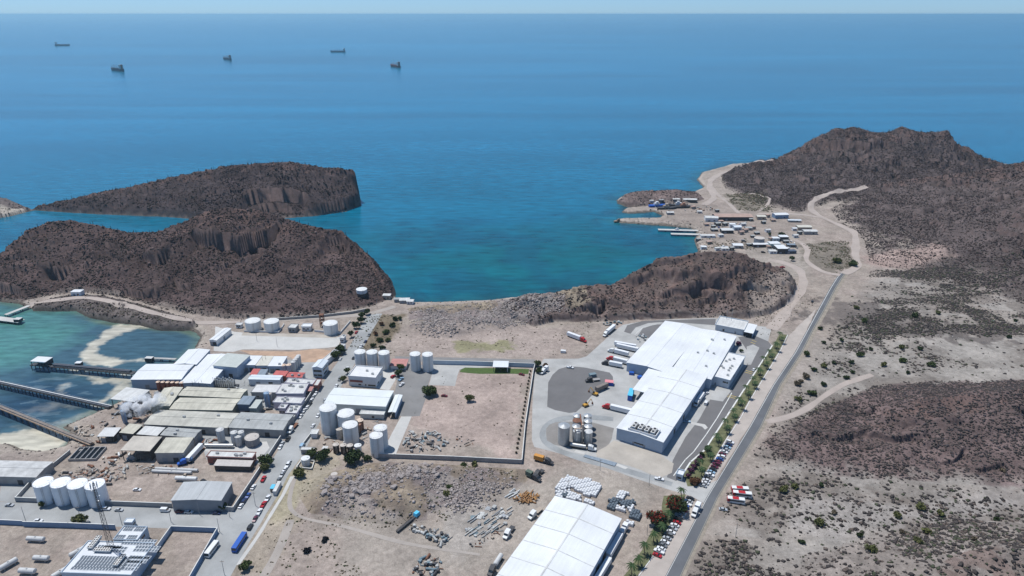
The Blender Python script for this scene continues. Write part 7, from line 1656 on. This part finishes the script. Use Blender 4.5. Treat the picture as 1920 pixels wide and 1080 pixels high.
cp = thing('water_drum', 'short rusty round drum standing on the dry ground above the boulders', 'drum', W(627, 893, G), 0); MB().cyl(0, 0, 0, 1.9, 1.5, 18).build('shell', M('dark_rust', (.07, .055, .05)), cp); MB().cyl(0, 0, 1.5, 1.95, .15, 18).build('lid', M('dusty_tank_roof', (.50, .46, .42)), cp)

# ------------------------------------------------------------------ trees, palms, poles
n_up = 26; A0, B0 = W(1312, 893, G), W(1468, 637, G)
for i in range(n_up):
    P = A0 + (B0 - A0) * (i / (n_up - 1)); P = P + Vector(((-3.8 if i % 2 else .6) + RNG.random() * .8, (-1.2 if i % 2 else 0) + RNG.random() * .8, 0))
    palm(0, 0, '%s palm from the gatehouse in the planted strip beside the plant road' % ordw(i), 'palms beside the plant road', i, P)
for i, (x, y) in enumerate(((1277, 936), (1240, 1000), (1225, 1016), (1208, 1040), (1236, 992), (1196, 1062), (1184, 1080), (1252, 975))): palm(x, y, '%s palm in the lower strip, listed from the junction downwards' % ordw(i), 'palms in the lower strip', i + 1)
tree(1264, 958, 5.4, 8, 'large flame tree with a red crown at the junction', 'red', seed=1); tree(1275, 962, 4.2, 6.5, 'dark green tree right against the large flame tree', 'dark', seed=2); tree(1234, 986, 5.0, 7.2, 'second flame tree with red top above the near warehouse', 'red', seed=4)
for i, (x, y, R_, k) in enumerate(((1300, 878, 1.9, 'purple'), (1306, 870, 1.9, 'purple'), (1311, 862, 2.0, 'purple'), (1316, 855, 1.7, 'dark'), (1296, 886, 1.8, 'purple'), (1290, 895, 1.6, 'purple'), (1327, 846, 2.2, 'dark'), (1300, 909, 2.6, 'redbush'), (1308, 906, 2.4, 'redbush'))):
    tree(x, y, R_, 2.4 if R_ < 2.1 else 3, {'purple': 'purple flowering shrub', 'dark': 'dark clipped shrub', 'redbush': 'reddish round shrub'}[k] + ' in the strip hedge, %s listed from the middle' % ordw(i), k, 'shrub', 'shrub', 'hedge beside the plant road', i)
for x, y, R_, H_, k, lab in (
 (805, 741, 5.2, 6, 'green', 'broad round green tree at the edge of the grey yard'), (880, 752, 3.2, 4.5, 'olive', 'lone light green tree in the middle of the bare compound'), (688, 590, 3, 5, 'dark', 'topmost tree at the head of the left street'), (680, 597, 3.2, 5.5, 'green', 'bright tree second from the street head'),
 (677, 606, 3.2, 5.5, 'dark', 'dark tree third from the street head'), (669, 616, 3.6, 5.5, 'dark', 'dark tree fourth from the street head'), (659, 632, 2.6, 5.5, 'dark', 'single dark tree in front of the guard house'), (640, 662, 4.2, 6, 'dark', 'large dark tree over the lower street kerb'),
 (631, 672, 3.8, 5.5, 'green', 'green tree below the large kerb tree'), (583, 857, 3.6, 4.5, 'green', 'round tree left of the pair above the containment tank'), (604, 863, 4.6, 5.5, 'dark', 'big dark tree right of the containment tank'), (664, 868, 5.4, 6.5, 'dark', 'largest dark tree in front of the small dark tanks'),
 (690, 864, 2.6, 3, 'green', 'low bush against the flared white tank'), (563, 892, 3.8, 4, 'olive', 'yellow green tree below the containment tank'), (501, 872, 4.2, 5.5, 'green', 'green street tree over two cars'), (497, 882, 2.8, 4, 'olive', 'small tree at the wall below the green street tree'),
 (463, 1066, 3.0, 3.6, 'green', 'round bush near the bottom of the lower street'), (152, 979, 3.6, 4, 'olive', 'yellow green tree behind the long blue wall'), (80, 950, 1.8, 3, 'olive', 'sapling on the verge in front of the white tanks'), (421, 955, 2.4, 3.6, 'green', 'small tree in the shade of the grey warehouse'),
 (652, 700, 2.4, 4.5, 'green', 'thin tree at the office corner'), (645, 715, 2.6, 4.0, 'olive', 'light tree in front of the office'), (753, 695, 2.8, 5, 'green', 'tree above the hedge between the two yards'), (748, 705, 2.8, 4.5, 'green', 'tree in the hedge between the two yards'),
 (1008, 687, 2.8, 4.5, 'green', 'green tree at the compound gate corner'), (1010, 699, 3.0, 3.5, 'green', 'green bush below the gate corner tree'), (1023, 690, 2.4, 3.6, 'redbush', 'dark red bush beside the gate corner tree'), (1385, 647, 2.4, 2.4, 'purple', 'magenta bush beside the rear plant wall'), (1390, 660, 1.6, 2, 'green', 'low bush below the magenta bush'),
 (1598, 498, 5, 4.5, 'green', 'green bush in the loop of the dirt road'), (1568, 492, 5, 4, 'olive', 'olive bush left in the dirt road loop'), (1484, 489, 3, 5, 'green', 'green tree at the harbour road'), (1466, 444, 5, 4, 'dark', 'dark bushes behind the harbour works'), (1443, 442, 2.5, 3.5, 'green', 'single small tree in the harbour yard')):
    tree(x, y, R_, H_, lab, k, seed=int(x) % 7)
# slope of bushes at the head of the street
for i, (x, y, R_, k) in enumerate(((712, 640, 3, 'green'), (725, 625, 3.2, 'green'), (735, 612, 3, 'dark'), (742, 600, 2.6, 'dark'), (718, 655, 2.6, 'dark'), (700, 650, 2.4, 'dark'), (728, 640, 2.4, 'olive'), (750, 600, 2.2, 'dark'), (705, 628, 2.2, 'redbush'), (716, 610, 2.2, 'redbush'))):
    tree(x, y, R_, 2.4, '%s bush, listed %s, on the overgrown slope right of the street head' % ({'green': 'green', 'dark': 'dark green', 'olive': 'olive', 'redbush': 'brown'}[k], ordw(i)), k, 'bush', 'bush', 'overgrown slope bushes', i)
east = [(375, 300), (280, 485), (400, 570), (475, 545), (335, 598), (660, 490), (970, 430), (745, 445), (1100, 440), (975, 540), (830, 570), (1010, 630), (400, 700), (310, 765), (220, 810), (400, 400), (530, 380), (270, 650), (210, 700), (240, 680), (600, 545), (1060, 220), (640, 155), (1790, 235), (1740, 365), (690, 250), (1230, 190), (610, 620), (560, 660), (1180, 570)]
for i, (x, y) in enumerate(east):
    px, py = 1440 + x / 3.856, 540 + y / 3.856; P = W(px, py, G); P.z = float(ground_z(P.x, P.y)); R_ = (2.2, 3.0, 2.6, 1.8)[i % 4]; k = ('dark', 'green', 'olive', 'dark')[i % 4] if i not in (17, 18, 19) else 'dry'
    tree(0, 0, R_, R_ * .95, '%s on the pale flats beyond the highway, %s from the road' % ({'dark': 'dark bush', 'green': 'green bush', 'olive': 'olive bush', 'dry': 'dry grey bush'}[k], ordw(i)), k, 'desert_bush', 'bush', 'bushes on the upper flats', i, loc=P)
near = [(190, 440), (385, 425), (1095, 600), (965, 785), (1140, 800), (660, 790), (375, 700), (1690, 340), (1070, 880), (1650, 690), (105, 470), (480, 630), (930, 660), (240, 830), (740, 930), (1460, 900), (1240, 640)]
for i, (x, y) in enumerate(near):
    px, py = 1440 + x / 3.856, 800 + y / 3.856; P = W(px, py, G); P.z = float(ground_z(P.x, P.y)); R_ = (2.2, 1.7, 2.8, 1.6)[i % 4]; k = ('olive', 'dark', 'olive', 'dry')[i % 4]
    tree(0, 0, R_, R_ * .9, '%s in the lower right waste, %s of them' % ({'dark': 'dark bush', 'olive': 'yellow green bush', 'dry': 'dry grey bush'}[k], ordw(i)), k, 'desert_bush', 'bush', 'bushes in the lower right waste', i, loc=P)
for i, (x, y, R_) in enumerate(((668, 905, 1.8), (690, 915, 1.6), (780, 905, 2.2), (838, 930, 2.0), (846, 918, 1.8), (715, 935, 1.6), (870, 868 + 6, 1.4), (890, 874, 1.6), (735, 917, 1.5), (600, 925, 1.8), (770, 895, 1.6))):
    tree(x, y, R_ * 1.4, R_ * 1.2, 'green bush among the boulders of the waste ground, %s listed' % ordw(i), 'olive' if i % 2 else 'green', 'bush', 'bush', 'bushes among the boulders', i)
for i in range(22):
    P = W(1000 - i * .75 + 0, 700, G); a = W(1000, 697, G); b = W(975, 850, G); P = a + (b - a) * (i / 21) - Vector((2.2, 0, 0))
    tree(0, 0, .7, 1.2, '%s sapling from the back along the right compound wall' % ordw(i), 'dry', 'sapling', 'sapling', 'saplings along the compound wall', i, loc=P)
for i, (x, y, h) in enumerate(((431, 958 + 12, 9), (479, 925 + 23, 9), (412, 998, 9), (421, 1078, 9), (48, 976, 9), (152, 972 + 3, 9), (229, 984, 9), (321, 979, 9), (374, 965, 9), (1125, 882, 8), (1217, 910, 8), (1065, 905 + 12, 6), (1500, 575, 8), (1482, 600, 8), (1213, 1003, 7), (1379, 1008, 9), (588, 720 - 100, 9), (637, 618, 8), (707, 577, 9), (482, 640, 8), (520, 650, 8), (1321, 430, 12), (1345, 432, 12), (1402, 404, 12), (1320, 395, 10))):
    pole(x, y, h, 'thin grey utility pole, %s in order from the lower left corner' % ordw(i), 'utility poles', arm=i % 2)
# boulders one can tell apart
BM = []
for s in range(5):
    r = random.Random(s + 40); bm = bmesh.new(); bmesh.ops.create_icosphere(bm, subdivisions=2, radius=1)
    for v in bm.verts:
        n_ = v.co.normalized(); v.co = n_ * (.8 + .35 * math.sin(n_.x * 3 + s) * math.cos(n_.y * 2.5 + s * 2) + .12 * r.random()); v.co.z *= .72
    for f in bm.faces: f.smooth = False
    me = bpy.data.meshes.new('boulder'); bm.to_mesh(me); bm.free(); me.materials.append(M('boulder_stone', (.33, .29, .272), .9, .25, .8)); BM.append(me)
PB_ = wpoly([(610, 905), (700, 900), (745, 895), (800, 870), (840, 880), (830, 905), (790, 910), (760, 920), (720, 940), (660, 950), (600, 935)], G); rr = random.Random(5); k = 0
xs = [p[0] for p in PB_]; ys = [p[1] for p in PB_]
while k < 150:
    x = min(xs) + rr.random() * (max(xs) - min(xs)); y = min(ys) + rr.random() * (max(ys) - min(ys))
    if not inside(PB_, np.array([x]), np.array([y]))[0]: continue
    s = .6 + 1.7 * rr.random() ** 2; o = bpy.data.objects.new('boulder', BM[k % 5]); COL.objects.link(o); o.location = (x, y, float(ground_z(x, y)) + s * .2); o.scale = (s * (.8 + rr.random() * .5), s, s * (.7 + .5 * rr.random())); o.rotation_euler = (rr.random() * .6, rr.random() * .6, rr.random() * 6)
    tag(o, 'lilac grey boulder in the rock pile across the waste ground', 'boulder', 'boulders across the waste ground'); k += 1
make_scrub(); make_rubble()

# ------------------------------------------------------------------ the air
hz = bpy.data.materials.new('haze_air'); hz.use_nodes = True
hn = hz.node_tree.nodes; hn.remove(hn['Principled BSDF'])
pv = hn.new('ShaderNodeVolumePrincipled'); pv.inputs['Color'].default_value = (.70, .94, 1, 1); pv.inputs['Density'].default_value = HAZE
pv.inputs['Anisotropy'].default_value = 0.6
hz.node_tree.links.new(pv.outputs[0], hn['Material Output'].inputs['Volume'])
bm = bmesh.new(); bmesh.ops.create_cube(bm, size=1)
me = bpy.data.meshes.new('haze'); bm.to_mesh(me); bm.free()
hb = link('haze', me, hz); hb.scale = (560000, 560000, 264.5); hb.location = (0, 0, 264.5 / 2 - 4.5)
tag(hb, kind='stuff')
